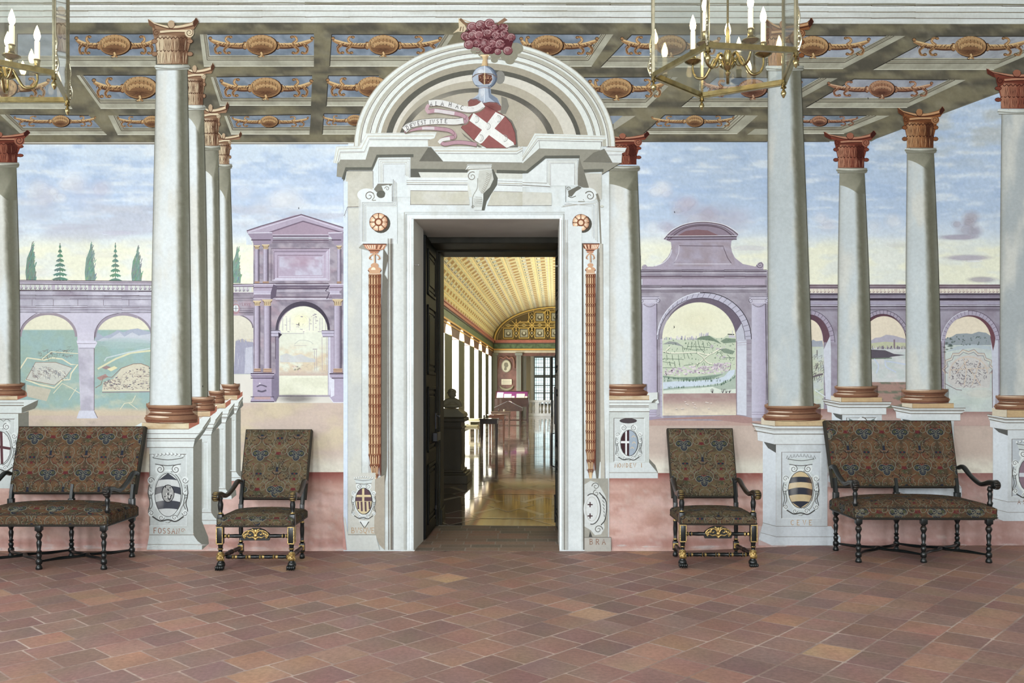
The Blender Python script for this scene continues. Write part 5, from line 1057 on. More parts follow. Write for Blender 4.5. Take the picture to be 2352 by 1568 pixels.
P.poly([(650, 292), (675, 145), (885, 140), (945, 25), (1580, 18), (1560, 70), (1500, 88), (1505, 150), (975, 150), (940, 265), (715, 265), (690, 300)], (210, 219, 217))
for q, w, c in (([(655, 292), (682, 148), (888, 143), (948, 30), (1575, 28)], 4, (190, 186, 172)), ([(672, 292), (700, 168), (905, 162), (962, 52), (1555, 50)], 10, (196, 196, 182)), ([(690, 300), (712, 196), (930, 192), (975, 80), (1520, 84)], 4, LN), ([(705, 300), (718, 205), (935, 200), (980, 90), (1500, 92)], 3, (180, 178, 164)), ([(714, 265), (942, 265), (976, 150), (1505, 150)], 3, (140, 136, 122))): P.st(q, w, c)
P.poly([(1532, 145), (2320, 155), (2352, 140), (2352, 292), (1640, 280)], (210, 219, 217)); P.st([(1545, 158), (2310, 165), (2352, 140)], 5, (190, 188, 174)); P.st([(1565, 185), (2300, 188), (2352, 160)], 12, (192, 190, 176)); P.st([(1592, 207), (2302, 212), (2352, 182)], 4, LN); P.st([(1640, 281), (2352, 291)], 3, (130, 126, 112))
# left crossette block
P.poly([(1058, 262), (1340, 260), (1340, 425), (1222, 425), (1222, 440), (1065, 445)], (212, 221, 222))
for d, w, c in ((0, 3, LN), (14, 4, (170, 168, 152)), (28, 6, (180, 178, 164)), (42, 3, LN)):
    P.st([(1060+d, 470), (1060+d, 262+d), (1340-d, 260+d), (1340-d, 425-d*.5)], w, c)
P.rect(1104, 308, 1294, 470, (206, 216, 220)); P.st([(1008, 368), (1010, 520)], 4, LN)
# frieze between
P.rect(1320, 425, 1860, 600, (212, 221, 222)); P.rect(2090, 435, 2352, 600, (212, 221, 222))
for y, w, c in ((450, 3, LN), (470, 8, (182, 180, 166)), (486, 5, (104, 94, 80))): P.st([(1310, y), (1858, y+4)], w, c); P.st([(2130, y+5), (2352, y+12)], w, c)
P.quadgrid((1345, 542), (1865, 545), (1875, 668), (1345, 665), mott((190, 190, 174), (200, 202, 194)), 24, 8); P.st([(1345, 670), (1345, 542), (1860, 546)], 4, LN); P.st([(1345, 667), (1875, 670)], 3, LN)
P.quadgrid((2085, 550), (2352, 555), (2352, 675), (2035, 675), mott((190, 190, 174), (200, 202, 194)), 16, 8); P.st([(2095, 548), (2352, 555)], 3, LN); P.st([(2035, 678), (2352, 678)], 3, LN)
# outer left panels and pier
P.rect(742, 460, 780, 3770, (200, 216, 234)); P.quadgrid((782, 700), (905, 700), (905, 3300), (782, 3300), mott((200, 203, 194), (188, 194, 194), 40, 60), 10, 60)
P.st([(748, 770), (778, 690), (880, 688)], 5, LN); P.st([(752, 785), (785, 702), (880, 700)], 3, (170, 166, 150)); P.st([(742, 455), (744, 770)], 3, (180, 190, 204))
P.hg(870, 600, 912, 1030, (206, 216, 220, .0), (214, 224, 226, 1))
# ear with the rosette: frame
P.rect(912, 640, 1225, 1020, (206, 216, 218))
for d, w, c in ((0, 4, (108, 98, 86)), (12, 5, (160, 156, 142)), (24, 3, LN), (34, 3, (180, 178, 164))):
    P.st([(912+d, 1000), (912+d, 648+d), (1190+d, 650+d), (1190+d, 440+d)], w, c)
P.poly([(880, 1055), (912, 1020), (1135, 1020), (1135, 1040), (960, 1080), (885, 1060)], (150, 148, 134, .9))
def rosette(cx, cy, r, s=1):
    P.el(cx+r*.2*s+r*.05, cy+r*.16, r*1.05, r*1.05, (96, 94, 86)); P.el(cx, cy, r, r*1.0, (206, 150, 112), n=26)
    for k in range(8):
        a = PI/8+k*PI/4; P.el(cx+r*.68*math.cos(a), cy-r*.68*math.sin(a), r*.34, r*.29, (226, 186, 150), rot=-a); P.el(cx+r*.6*math.cos(a), cy-r*.6*math.sin(a), r*.17, r*.12, (240, 216, 188), rot=-a)
        b = k*PI/4; P.st([(cx+r*.45*math.cos(b), cy-r*.45*math.sin(b)), (cx+r*.98*math.cos(b), cy-r*.98*math.sin(b))], r*.07, (84, 56, 46))
    P.el(cx, cy, r*.46, r*.46, (150, 92, 66)); P.el(cx, cy, r*.28, r*.28, (230, 200, 168)); P.arc(cx, cy, r*.98, r*.98, 0, 360, r*.05, (130, 76, 56), n=30)
    P.hg(cx+r*.2, cy-r*.7, cx+r*.95, cy+r*.7, (130, 70, 44, 0), (130, 70, 44, .45))
rosette(1058, 825, 82)
# scroll left
P.el(950, 580, 84, 58, (212, 222, 224)); P.rect(900, 560, 1180, 645, (210, 220, 222)); P.spiral(975, 592, 44, 1.3, 9, (122, 118, 108), 20, 1); P.poly([(1015, 530), (1050, 482), (1185, 482), (1130, 530), (1110, 560), (1040, 555)], (132, 132, 122)); P.el(1080, 575, 40, 34, DGR); P.poly([(1085, 500), (1150, 490), (1175, 520), (1150, 580), (1110, 610), (1120, 560), (1100, 540)], (208, 217, 218)); P.spiral(1135, 525, 22, 1.2, 6, (120, 118, 108), 180, -1); P.st([(1010, 560), (1020, 600), (1000, 628), (1035, 628)], 8, GRY, sm=3); P.st([(1050, 482), (1180, 482), (1180, 640)], 4, LN)
# pendants
def pendant(cx, w, yt=560, dark=True, dy=0, tip=1100):
    """bell cup, chain and long husk garland; full px"""
    P.fu(); s = w/28.
    P.poly([(cx+w*.7, yt+10), (cx+w*1.15, yt+30), (cx+w*.8, yt+70), (cx+w*1.05, yt+82), (cx+w*1.0, tip-40), (cx+w*.75, tip+20), (cx+w*.2, tip-60)], (124, 122, 112))
    cup = [(cx-27*s, yt), (cx+27*s, yt), (cx+22*s, yt+12), (cx+10*s, yt+16), (cx+8*s, yt+22), (cx-10*s, yt+22), (cx-12*s, yt+15), (cx-22*s, yt+10)]
    P.poly(cup, (196, 138, 108)); P.st([(cx-27*s, yt+1), (cx+27*s, yt+1)], 2.2, (108, 62, 48))
    for k in range(9): P.st([(cx-22*s+k*5.5*s, yt+3), (cx-16*s+k*4*s, yt+12)], 1.8, R.choice([(240, 220, 196), (110, 64, 48), (226, 186, 156)]))
    P.st([(cx-14*s, yt+16), (cx+12*s, yt+16)], 2, (112, 66, 50)); P.st([(cx-1, yt+20), (cx, yt+44)], 3.4*s, (214, 176, 140)); P.st([(cx+1, yt+20), (cx+2, yt+44)], 1.2, (112, 66, 50))
    for q in (-1, 1): P.st([(cx, yt+22), (cx+q*9*s, yt+28), (cx+q*12*s, yt+34), (cx+q*7*s, yt+36)], 3, (206, 160, 124), sm=3); P.st([(cx+q*9*s, yt+30), (cx+q*12*s, yt+35)], 1.1, (110, 64, 48))
    P.el(cx, yt+50, 9*s, 6*s, (206, 160, 124)); P.el(cx, yt+60, 15*s, 8*s, (208, 160, 124)); P.el(cx-3*s, yt+59, 5*s, 5*s, (240, 220, 190)); P.arc(cx, yt+60, 15*s, 8*s, 180, 360, 1.5, (110, 62, 46)); P.poly([(cx-13*s, yt+68), (cx+13*s, yt+68), (cx+11*s, yt+60), (cx-11*s, yt+60)], (206, 164, 128)); P.st([(cx-14*s, yt+69), (cx+14*s, yt+69)], 1.6, (226, 200, 170))
    y0 = yt+70; n = 21; hw = 14*s
    for k in range(n):
        y = y0+(tip-y0)*k/n; yy = y0+(tip-y0)*(k+1)/n+6; h2 = hw*(1 if k < n-3 else (1-(k-n+3)*.22)); h3 = hw*(1 if k < n-4 else (1-(k-n+4)*.26)); wr = .5+.5*math.sin(k*1.1)
        c = (184-18*wr, 146-28*wr, 108-22*wr)
        P.poly([(cx-h2, y), (cx+h2, y), (cx+h3*.95, yy-4), (cx+h3*.6, yy), (cx+h3*.3, yy-4), (cx, yy), (cx-h3*.3, yy-4), (cx-h3*.6, yy), (cx-h3*.95, yy-4)], c)
        P.begin(cx-hw, y, cx+hw, yy)
        for j in range(9):
            x = cx-h3*.9+h3*1.8*j/8; P.st([(x, y+3), (x+R.uniform(-.6, .6), yy-6)], R.uniform(1, 1.8), (118, 66, 46) if j % 2 else (236, 208, 160))
        for j in range(5): x = cx-h2*.85+h2*1.7*j/4; P.st([(x-2, y+2), (x, y+9), (x+2, y+2)], 1.5, (112, 54, 44))
        P.end()
    P.hg(cx+hw*.15, y0, cx+hw*1.02, tip-18, (140, 66, 44, 0), (130, 58, 44, .75)); P.hg(cx-hw, y0, cx-hw*.5, tip-18, (120, 70, 50, .5), (120, 70, 50, 0)); P.st([(cx+hw+.5, y0), (cx+hw+.5, tip-20)], 1.3, (110, 70, 56))
pendant(861, 28, tip=1110); 
P.fu()
for x, w, c in ((893, 1.6, LN), (897, 2, (170, 166, 150)), (900, 2.2, (112, 98, 84)), (903, 1.2, LN)): P.st([(x-1, 548), (x-1, 900), (x, 1262)], w, c)
P.hg(905, 560, 932, 1262, (208, 216, 214), (198, 206, 204))
for d, w, c in ((0, 2.2, (176, 178, 170)), (4, 1.2, (150, 148, 138)), (9, 3, (224, 234, 238)), (14, 1.2, LN)):
    P.st([(929+d, 1262), (929+d, 488+d), (1299-d, 488+d), (1299-d, 1262)], w, c)
P.st([(943, 1262), (943, 501), (1287, 501), (1287, 1262)], 4, (226, 236, 240))
# left foot and BVSQVE cartouche
P.quadgrid((800, 1085), (863, 1085), (863, 1226), (800, 1226), mott((198, 200, 192), (188, 190, 180)), 6, 12)
P.poly([(862, 1100), (884, 1090), (884, 1262), (872, 1250), (860, 1220)], (172, 164, 148)); P.poly([(790, 1185), (794, 1190), (800, 1226), (864, 1228), (872, 1262), (798, 1262)], (200, 206, 202)); P.poly([(788, 1180), (797, 1262), (788, 1262)], (200, 150, 140))
cart(836, 1150, 18, 29, 'pearl'); P.el(836, 1150, 19, 30, (208, 192, 150), n=26)
P.begin(817, 1120, 855, 1180)
P.poly([(836, 1120)]+[(836-19*math.sin(math.radians(a)), 1150-30*math.cos(math.radians(a))) for a in range(15, 91, 15)]+[(855, 1150)]+[(836+19*math.sin(math.radians(a)), 1150-30*math.cos(math.radians(a))) for a in range(75, 0, -15)], (112, 88, 98)); P.up()
P.st([(835, 1121), (835, 1150)], 5, (214, 196, 150)); P.st([(818, 1138), (854, 1138)], 5, (214, 196, 150))
for x in (823, 831, 840, 849): P.st([(x, 1151), (x+1, 1176-abs(x-836)*.6)], 4.2, (112, 88, 98))
P.end()
P.arc(836, 1150, 19, 30, 0, 360, 1.4, INKG, n=26); P.poly([(824, 1194), (850, 1194), (842, 1206), (832, 1206)], RLL); P.st([(828, 1197), (838, 1212), (848, 1197)], 2.2, INKG)
P.text('BVSQVE', (808, 1211, 9.2, 0), 12, 1.4, (190, 156, 116)); P.st([(800, 1227), (863, 1227)], 1.3, (150, 146, 132))
# right side
P.cr(1200, 300)
P.poly([(0, 290), (150, 165), (700, 175), (540, 285), (810, 290), (890, 292), (715, 398), (712, 360), (560, 385), (600, 510), (500, 500), (500, 340), (510, 245), (205, 245), (40, 385), (0, 385)], SG)
P.st([(0, 375), (40, 375), (205, 240), (515, 238)], 26, DGR); P.st([(515, 365), (728, 360)], 26, DGR); P.poly([(640, 200), (740, 165), (808, 288), (540, 286)], (128, 127, 116)); P.poly([(510, 245), (560, 385), (600, 515), (500, 495)], (132, 131, 120))
P.poly([(0, 225), (110, 28), (750, 48), (752, 75), (705, 105), (700, 175), (150, 165), (0, 300)], (210, 219, 217))
for q, w, c in (([(0, 240), (120, 45), (745, 58)], 6, (194, 192, 178)), ([(0, 262), (133, 75), (735, 85)], 8, (186, 184, 170)), ([(0, 275), (140, 92), (710, 103)], 4, LN), ([(0, 300), (150, 165), (700, 176)], 3, (140, 136, 122)), ([(150, 95), (155, 165)], 3, LN)): P.st(q, w, c)
P.poly([(706, 150), (935, 158), (920, 195), (895, 205), (890, 292), (810, 290), (740, 170)], (206, 214, 214)); P.st([(745, 185), (925, 192)], 5, (170, 168, 152)); P.st([(770, 222), (900, 220)], 3, LN); P.st([(715, 398), (885, 293)], 4, (80, 76, 68))
P.quadgrid((555, 388), (712, 388), (712, 620), (600, 620), mott((186, 187, 176), (196, 197, 188)), 8, 8)
P.poly([(560, 388), (600, 520), (560, 520), (510, 500), (505, 390)], (130, 129, 118))
P.poly([(40, 395), (205, 262), (498, 262), (498, 498), (255, 498), (250, 515), (0, 510), (0, 400)], (212, 221, 222))
for d, w, c in ((0, 3, LN), (10, 4, (170, 168, 152)), (22, 5, (182, 180, 166)), (30, 3, LN)): P.st([(222+d, 470+d), (222+d, 268+d), (498-d, 268+d), (498-d, 490)], w, c)
P.st([(0, 470), (222, 475)], 5, (150, 146, 130)); P.st([(0, 492), (250, 508)], 6, (120, 112, 98)); P.st([(0, 560), (250, 562)], 3, LN); P.st([(0, 678), (262, 676)], 3, LN)
P.quadgrid((0, 552), (262, 562), (262, 672), (0, 672), mott((200, 202, 192), (208, 212, 208)), 12, 6)
# right scroll
P.poly([(410, 545), (500, 500), (530, 512), (470, 600), (415, 590)], (120, 119, 110)); P.el(595, 580, 74, 64, (214, 223, 224)); P.poly([(400, 600), (440, 600), (480, 550), (540, 515), (620, 520), (600, 640), (400, 640)], (212, 221, 222)); P.spiral(605, 590, 46, 1.4, 9, (120, 116, 106), 150, -1); P.spiral(412, 525, 20, 1.2, 6, (130, 126, 116), 0, 1); P.st([(410, 590), (440, 605), (480, 590)], 7, (110, 108, 98), sm=3); P.st([(545, 620), (560, 640), (500, 640)], 8, GRY); P.st([(388, 500), (388, 650)], 4, (104, 98, 88))
P.rect(380, 645, 676, 1010, (208, 218, 221))
for d, w, c in ((0, 3, (160, 156, 142)), (12, 5, (180, 178, 164)), (28, 3, LN), (44, 3, (176, 172, 158))): P.st([(350+d, 690-d*.8), (672-d, 690-44-d*.0+d*.9), (672-d, 1000-d)], w, c)
P.st([(690, 640), (705, 1010), (712, 1568)], 14, (140, 138, 126)); P.st([(668, 570), (690, 640)], 22, (140, 138, 126)); rosette(525, 830, 76)
P.el(715, 680, 14, 10, (198, 202, 190)); P.arc(715, 682, 16, 12, 180, 360, 4, GRY)
pendant(1356, 22, yt=559, tip=1098); P.fu()
P.st([(1338, 560), (1339, 900), (1341, 1262)], 3.4, (110, 106, 96)); P.st([(1384, 560), (1386, 900), (1391, 1230)], 2, (84, 80, 72)); P.poly([(1377, 560), (1384, 560), (1390, 1230), (1380, 1230)], (186, 184, 172)); P.st([(1375, 570), (1378, 1060)], 3, (140, 136, 124))
for x, w, c in ((1290, 1.4, (170, 170, 162)), (1295, 1.2, LN), (1299, 2, (180, 178, 168)), (1303, 1.2, (160, 154, 142))): P.st([(x, 505), (x+1, 1262)], w, c)
P.hg(1305, 520, 1336, 1262, (206, 215, 217), (212, 221, 222))
# right cartouche, BRA
P.quadgrid((1342, 1098), (1396, 1098), (1396, 1232), (1342, 1232), mott((172, 170, 158), (156, 156, 146)), 6, 10)
P.poly([(1342, 1112), (1356, 1103), (1372, 1108), (1380, 1120), (1390, 1138), (1395, 1160), (1393, 1184), (1386, 1198), (1388, 1212), (1380, 1226), (1366, 1228), (1356, 1216), (1342, 1208)], (200, 206, 204)); P.el(1359, 1168, 19, 34, (206, 212, 212), n=26); P.arc(1359, 1168, 20, 35, -100, 120, 2.2, INKG, n=20); P.arc(1359, 1168, 14, 28, 0, 360, 1.2, (180, 182, 174))
for y in (1158, 1184): P.st([(1349, y), (1361, y)], 2.6, (86, 56, 60)); P.st([(1355, y-6), (1355, y+6)], 2.6, (86, 56, 60))
P.spiral(1368, 1116, 9, 1.4, 1.8, (110, 110, 104), 180, -1); P.spiral(1369, 1132, 8, 1.2, 1.8, (120, 120, 114), 90, 1); P.spiral(1374, 1215, 10, 1.4, 2, (110, 110, 104), 0, 1); P.st([(1376, 1130), (1392, 1152), (1390, 1190), (1380, 1205)], 2.4, INKG, sm=4)
for k in range(6): P.st([(1382+k, 1140+8*k), (1388, 1146+8*k)], 1.3, INKG)
P.poly([(1352, 1232), (1355, 1218), (1360, 1232)], (90, 90, 86)); P.rect(1342, 1233, 1403, 1265, (178, 176, 168)); P.st([(1342, 1233), (1403, 1233), (1404, 1262)], 1.3, (120, 112, 100)); P.text('B·R·A', (1354, 1237, 7.2, 0), 12, 1.5, (150, 112, 90))
# keystone console
P.cr(600, 300)
P.poly([(1960, 360), (2090, 350), (2130, 430), (2125, 490), (2060, 590), (2030, 640), (2010, 720), (1920, 720), (1960, 560)], DGR)
P.poly([(1855, 380), (1880, 355), (1980, 350), (2075, 345), (2092, 440), (2060, 510), (2000, 560), (2000, 620), (1985, 718), (1915, 718), (1905, 620), (1890, 545), (1862, 470)], (206, 214, 212))
P.poly([(1965, 360), (2075, 352), (2090, 440), (2060, 510), (1998, 570), (1960, 540), (1950, 440)], (190, 194, 186)); P.spiral(1900, 415, 44, 1.4, 8, (130, 126, 114), 60, 1); P.st([(1950, 430), (1945, 520), (1905, 600), (1905, 700)], 6, GRY, sm=4); P.spiral(1905, 690, 16, 1.2, 5, (130, 126, 114), 0, 1)
for k in range(12): t = k/11; x = 2078-70*t**1.5; y = 390+170*t; P.st([(x-50+20*t, y-10), (x-20, y+6), (x, y-8)], 4, (150, 146, 132), sm=3)
for k in range(4): P.st([(1930, 600+k*18), (1990, 604+k*18)], 4, (150, 148, 136), sm=2)
P.poly([(1910, 610), (1995, 612), (1985, 690), (1915, 690)], (170, 172, 164, .6))
P.poly([(1835, 355), (1858, 305), (2078, 305), (2070, 340), (1885, 345)], (208, 216, 214)); P.st([(1835, 356), (1860, 312), (2076, 312)], 5, (120, 112, 98)); P.st([(1850, 350), (1875, 330), (2070, 330)], 5, (160, 154, 138))
# arms: plume, helmet, shield, ribbon
P.cr(600, 0)
P.st([(1790, 170), (1880, 200), (1950, 215), (2080, 230), (2130, 210), (2200, 165)], 10, (196, 180, 150), sm=4); P.poly([(1775, 165), (1800, 165), (1850, 260), (1830, 290), (1770, 285), (1725, 300), (1780, 250)], (206, 190, 156)); P.st([(1790, 170), (1850, 220), (1960, 235)], 24, (140, 110, 84), sm=3); P.poly([(2190, 160), (2220, 180), (2150, 220), (2110, 215)], (150, 118, 96)); P.st([(1800, 240), (1790, 280)], 8, (112, 84, 62)); P.st([(1820, 240), (1815, 285)], 6, (112, 84, 62))
for x, y, r in ((1935, 455, 50), (2010, 480, 60), (2110, 500, 50), (2230, 500, 80), (2290, 440, 70), (2100, 545, 32), (2240, 550, 44)): P.el(x, y, r, r*.75, (146, 144, 126))
PLM = (140, 86, 92)
P.poly([(1850, 290), (1950, 210), (2040, 185), (2130, 230), (2210, 290), (2270, 370), (2240, 470), (2150, 450), (2080, 490), (2010, 490), (1950, 430), (1850, 420), (1820, 340)], (112, 58, 66))
for x, y, r in ((1900, 245, 48), (1975, 230, 48), (2055, 215, 46), (2100, 260, 40), (2175, 260, 48), (1840, 330, 44), (1900, 320, 40), (1960, 320, 44), (2040, 305, 46), (2110, 320, 40), (2190, 310, 40), (2250, 340, 40), (1870, 405, 46), (1940, 390, 36), (2010, 400, 48), (2080, 400, 42), (2150, 400, 46), (2220, 460, 44), (2130, 470, 32), (2040, 450, 36)):
    dk = R.uniform(-10, 8); P.el(x, y, r, r*.92, (142+dk, 88+dk, 94+dk), n=16); P.blob(x-r*.15, y-r*.2, r*.6, r*.55, (196, 164, 164), R.uniform(.15, .6)); P.arc(x, y, r*.75, r*.7, 30, 230, r*.09, (206, 176, 176), n=8) if R.random() < .7 else None; P.arc(x, y, r*.96, r*.88, 200, 350, r*.1, (98, 48, 58), n=8)
for k in range(150):
    x = R.uniform(1830, 2270); y = R.uniform(205, 480)
    if ((x-2050)/225)**2+((y-335)/150)**2 < .95: r = R.uniform(10, 26); a = R.uniform(0, 300); P.arc(x, y, r, r*.8, a, a+R.uniform(90, 200), R.uniform(3, 6), R.choice([(186, 150, 152), (112, 56, 64), (98, 46, 56), (166, 122, 126)]), n=7)
P.poly([(1978, 495), (2050, 495), (2040, 520), (2030, 540), (2040, 600), (1982, 600), (1996, 540), (1990, 515)], (212, 184, 136)); P.st([(1972, 505), (2052, 505)], 8, (232, 212, 170)); P.hg(2012, 500, 2042, 598, (140, 104, 70, 0), (140, 104, 70, .8))
STL = (168, 182, 200)
P.el(2150, 700, 44, 60, (140, 140, 134)); P.el(2012, 700, 112, 104, STL, n=30); P.blob(1980, 650, 60, 40, (214, 224, 234), .8); crescent(2012, 700, 112, 104, 1990, 700, 100, 100, -75, 75, (122, 136, 156)); crescent(2012, 700, 112, 104, 2002, 700, 106, 102, -70, 60, (98, 110, 130)); P.arc(2012, 700, 112, 104, 0, 360, 3, (90, 98, 112), n=30)
P.st([(2010, 596), (2012, 670)], 8, (206, 214, 222)); P.st([(1900, 700), (1940, 672), (2010, 664), (2080, 672), (2122, 700)], 8, (128, 108, 98), sm=4)
P.poly([(1955, 680), (2008, 664), (2075, 680), (2082, 720), (2050, 760), (2000, 762), (1958, 730)], (124, 84, 70)); P.begin(1950, 660, 2085, 765)
for k in range(50): P.el(R.uniform(1965, 2072), R.uniform(684, 750), 4, 4, R.choice([(196, 150, 120), (80, 50, 44)]), n=5)
P.end(); P.st([(2012, 660), (2010, 765)], 9, (206, 180, 140)); P.st([(1930, 770), (2010, 790), (2070, 770)], 6, (90, 98, 112), sm=3)
P.poly([(1965, 768), (2060, 768), (2066, 800), (2070, 850), (2130, 890), (2160, 960), (2150, 1000), (2020, 990), (1870, 960), (1860, 910), (1920, 880), (1955, 850)], STL); P.blob(1990, 840, 30, 60, (216, 226, 234), .7); P.poly([(2040, 775), (2060, 772), (2068, 850), (2125, 890), (2155, 960), (2100, 920), (2050, 880)], (124, 138, 158)); P.poly([(1870, 930), (1905, 895), (1960, 870), (1965, 900), (1900, 925)], (140, 154, 172)); P.st([(2008, 800), (2010, 920)], 6, (214, 222, 230)); P.st([(1958, 798), (2010, 790), (2064, 798)], 5, (140, 110, 92)); P.st([(1960, 778), (2064, 778)], 4, (104, 112, 126))
P.poly([(1862, 930), (1880, 900), (1940, 900), (2000, 935), (1990, 965), (1900, 975), (1865, 960)], (146, 96, 92)); P.poly([(2000, 935), (2050, 925), (2120, 930), (2160, 965), (2160, 995), (2100, 1010), (2010, 985)], (150, 98, 94)); P.st([(1860, 925), (1890, 898), (1950, 900), (2000, 932), (2060, 922), (2130, 932), (2160, 965)], 5, (122, 90, 84), sm=3)
P.poly([(2160, 870), (2210, 890), (2230, 960), (2200, 1030), (2150, 1030), (2165, 960)], (138, 136, 126)); P.poly([(2190, 1040), (2260, 1090), (2300, 1180), (2312, 1330), (2230, 1332), (2285, 1310), (2290, 1250)], (124, 122, 114)); P.poly([(1800, 1190), (1900, 1270), (1990, 1330), (1960, 1330), (1830, 1230)], (132, 130, 120))
SH_ = [(1990, 935), (2060, 975), (2130, 1010), (2195, 1050), (2250, 1110), (2285, 1200), (2295, 1300), (2215, 1335), (2030, 1335), (1910, 1262), (1800, 1152), (1850, 1080), (1915, 1010)]
P.poly(SH_, (160, 100, 98)); P.poly([(1912, 1020), (1875, 1090), (2210, 1335), (2280, 1312), (2270, 1285)], (218, 222, 218)); P.poly([(2110, 1012), (2192, 1052), (1990, 1290), (1965, 1300), (1920, 1262)], (218, 222, 218))
for x, y in ((1932, 1078), (2130, 1072), (2035, 1140), (1972, 1245), (2188, 1248)): P.arc(x, y, 28, 30, -100, 100, 5, (150, 150, 148)); P.arc(x-4, y, 18, 22, -90, 90, 3, (176, 176, 172)); P.arc(x, y, 28, 30, 100, 260, 3, (236, 238, 234))
P.st(SH_+[SH_[0]], 4, (110, 74, 72)); P.blob(2070, 970, 60, 40, (122, 66, 66), .5)
RB = (212, 214, 212); RP = (186, 148, 160); RK = (120, 92, 98)
def ribbon(pts, w, c, edge=True):
    P.st([(x+5, y+9) for x, y in pts], w, (140, 134, 118), sm=6); P.st(pts, w, c, sm=6)
    if edge:
        for s in (-1, 1): P.st([(x, y+s*w*.48) for x, y in pts], 3, RK, sm=6)
ribbon([(1940, 1305), (1850, 1290), (1750, 1285), (1650, 1300), (1620, 1270), (1680, 1245), (1730, 1240), (1740, 1215), (1700, 1180), (1620, 1165), (1500, 1155), (1400, 1160), (1290, 1185)], 36, RP); P.st([(1600, 1290), (1630, 1262), (1700, 1250)], 30, RB, sm=5); P.st([(1450, 1160), (1560, 1158)], 26, (204, 196, 200), sm=5)
ribbon([(1500, 1010), (1580, 1000), (1680, 1015), (1790, 1035), (1845, 1065), (1830, 1100), (1760, 1105)], 40, RP); P.st([(1560, 1000), (1680, 1015), (1740, 1025)], 32, (206, 200, 204), sm=5); P.st([(1510, 945), (1490, 985), (1510, 1020)], 30, (196, 164, 172), sm=5)
ribbon([(1290, 1175), (1330, 1140), (1400, 1115), (1500, 1100), (1620, 1095), (1740, 1100), (1820, 1090)], 56, RB); ribbon([(1510, 935), (1600, 930), (1700, 950), (1800, 980), (1880, 990), (1950, 975), (2000, 940)], 56, RB)
P.text('ALA HAC', [(1522, 925, .05), (1572, 918, .05), (1622, 918, .08), (0, 0), (1694, 925, .15), (1758, 940, .2), (1802, 952, .25)], 36, 5, (70, 62, 62), .62)
P.text('DIEV EST IVSTE', [(1303, 1140, -.35), (1335, 1127, -.3), (1345, 1118, -.2), (1368, 1108, -.2), (0, 0), (1408, 1096, -.12), (1437, 1092, -.1), (1464, 1088, -.05), (0, 0), (1520, 1084, .05), (1540, 1082, .02), (1580, 1078, 0), (1612, 1078, 0), (1656, 1076, .03)], 34, 4.5, (78, 68, 68), .6)
for k in range(6): P.st([(1856+k*10, 968+k*1), (1862+k*10, 976+k)], 3, (150, 130, 130)); P.st([(1705+k*14, 1092-(k % 2)*6), (1714+k*14, 1090)], 3, (170, 150, 150))
# little nail holes
P.fu()
for x, y in ((686, 478), (466, 887), (1549, 487), (1993, 226)): P.st([(x, y-2), (x+.5, y+2)], 1.6, (50, 50, 54))
# white limewash line along the bottom and scuffs
for k in range(70):
    x = R.choice([R.uniform(-400, 788), R.uniform(1404, 2850)]); P.blob(x, R.uniform(1250, 1262), R.uniform(10, 34), R.uniform(2, 5), (206, 200, 196), R.uniform(.3, .7))
fresco = attr_mat('fresco', .9, var=.06, fine=.07, bump=.15); fresco_soft = attr_mat('fresco_glaze', .9, alpha=True, var=.06, fine=.07)
# the wall body behind the paint
DX0, DX1, DZT = wx(950), wx(1285), wz(503)
# ---------------- hall shell ------------------------------------------------
plaster = mat('limewash_plaster', (200, 204, 198), .9, var=.06, vscale=2, bump=.1, bscale=60)
plaster_grey = mat('reveal_plaster', (206, 205, 198), .85, var=.06, vscale=3)
dark_wood = mat('dark_door_wood', (11, 13, 14), .55, spec=.15, var=.25, vscale=8, bump=.2, bscale=25)
olive_wood = mat('dark_olive_frame', (42, 41, 34), .6, spec=.2, var=.3, vscale=7)
iron = mat('blackened_iron', (46, 46, 48), .45, metal=.8)
steel = mat('worn_steel', (170, 172, 172), .35, metal=.9)
# wall body: solid masonry with the splayed doorway left open
bm = bmesh.new(); WT = 1.95
Mz = Matrix()
prism(bm, [(RX0, .0), (DX0, .0), (-.868, .53), (-.905, .55), (-.905, 1.42), (-.845, 1.44), (-.80, 1.50), (-.80, WT), (RX0, WT)], Mz, 5.75)
prism(bm, [(DX1, .0), (RX1, .0), (RX1, WT), (.507, WT), (.507, 1.50), (.515, 1.44), (.535, 1.42), (.535, .55), (.452, .53)], Mz, 5.75)
prism(bm, [(DX0, .0), (DX1, .0), (.452, .53), (.535, .55), (.535, WT), (-.905, WT), (-.905, .55), (-.868, .53)], Matrix.Translation((0, 0, DZT)), 5.75-DZT)
for v in bm.verts:
    v.co.y += .0004 if abs(v.co.y) < .001 else 0
wb = obj('wall_back', bm, plaster_grey)
tag(wb, 'frescoed wall with painted columns, coffers and arches around a doorway', 'wall', kind='structure')
fr = P.build('fresco', [fresco, fresco_soft], wb)
# other walls, ceiling
bm = bmesh.new()
segs = []; e = RX0
for x, ww in sorted(HWIN): segs.append((e, x-ww/2)); e = x+ww/2
segs.append((e, RX1))
for a, b in segs: box(bm, a, b, RY0-.3, RY0, 0, 5.75)
for x, ww in HWIN: box(bm, x-ww/2, x+ww/2, RY0-.3, RY0, 0, 1.2); box(bm, x-ww/2, x+ww/2, RY0-.3, RY0, 4.9, 5.75)
tag(obj('wall_front', bm, plaster), 'plain wall with tall windows behind the viewer', 'wall', kind='structure')
bm = bmesh.new(); e = RY0-.3
for y, ww in sorted(LWIN): box(bm, RX0-.3, RX0, e, y-ww/2, 0, 5.75); box(bm, RX0-.3, RX0, y-ww/2, y+ww/2, 0, 1.1); box(bm, RX0-.3, RX0, y-ww/2, y+ww/2, 4.9, 5.75); e = y+ww/2
box(bm, RX0-.3, RX0, e, 0, 0, 5.75)
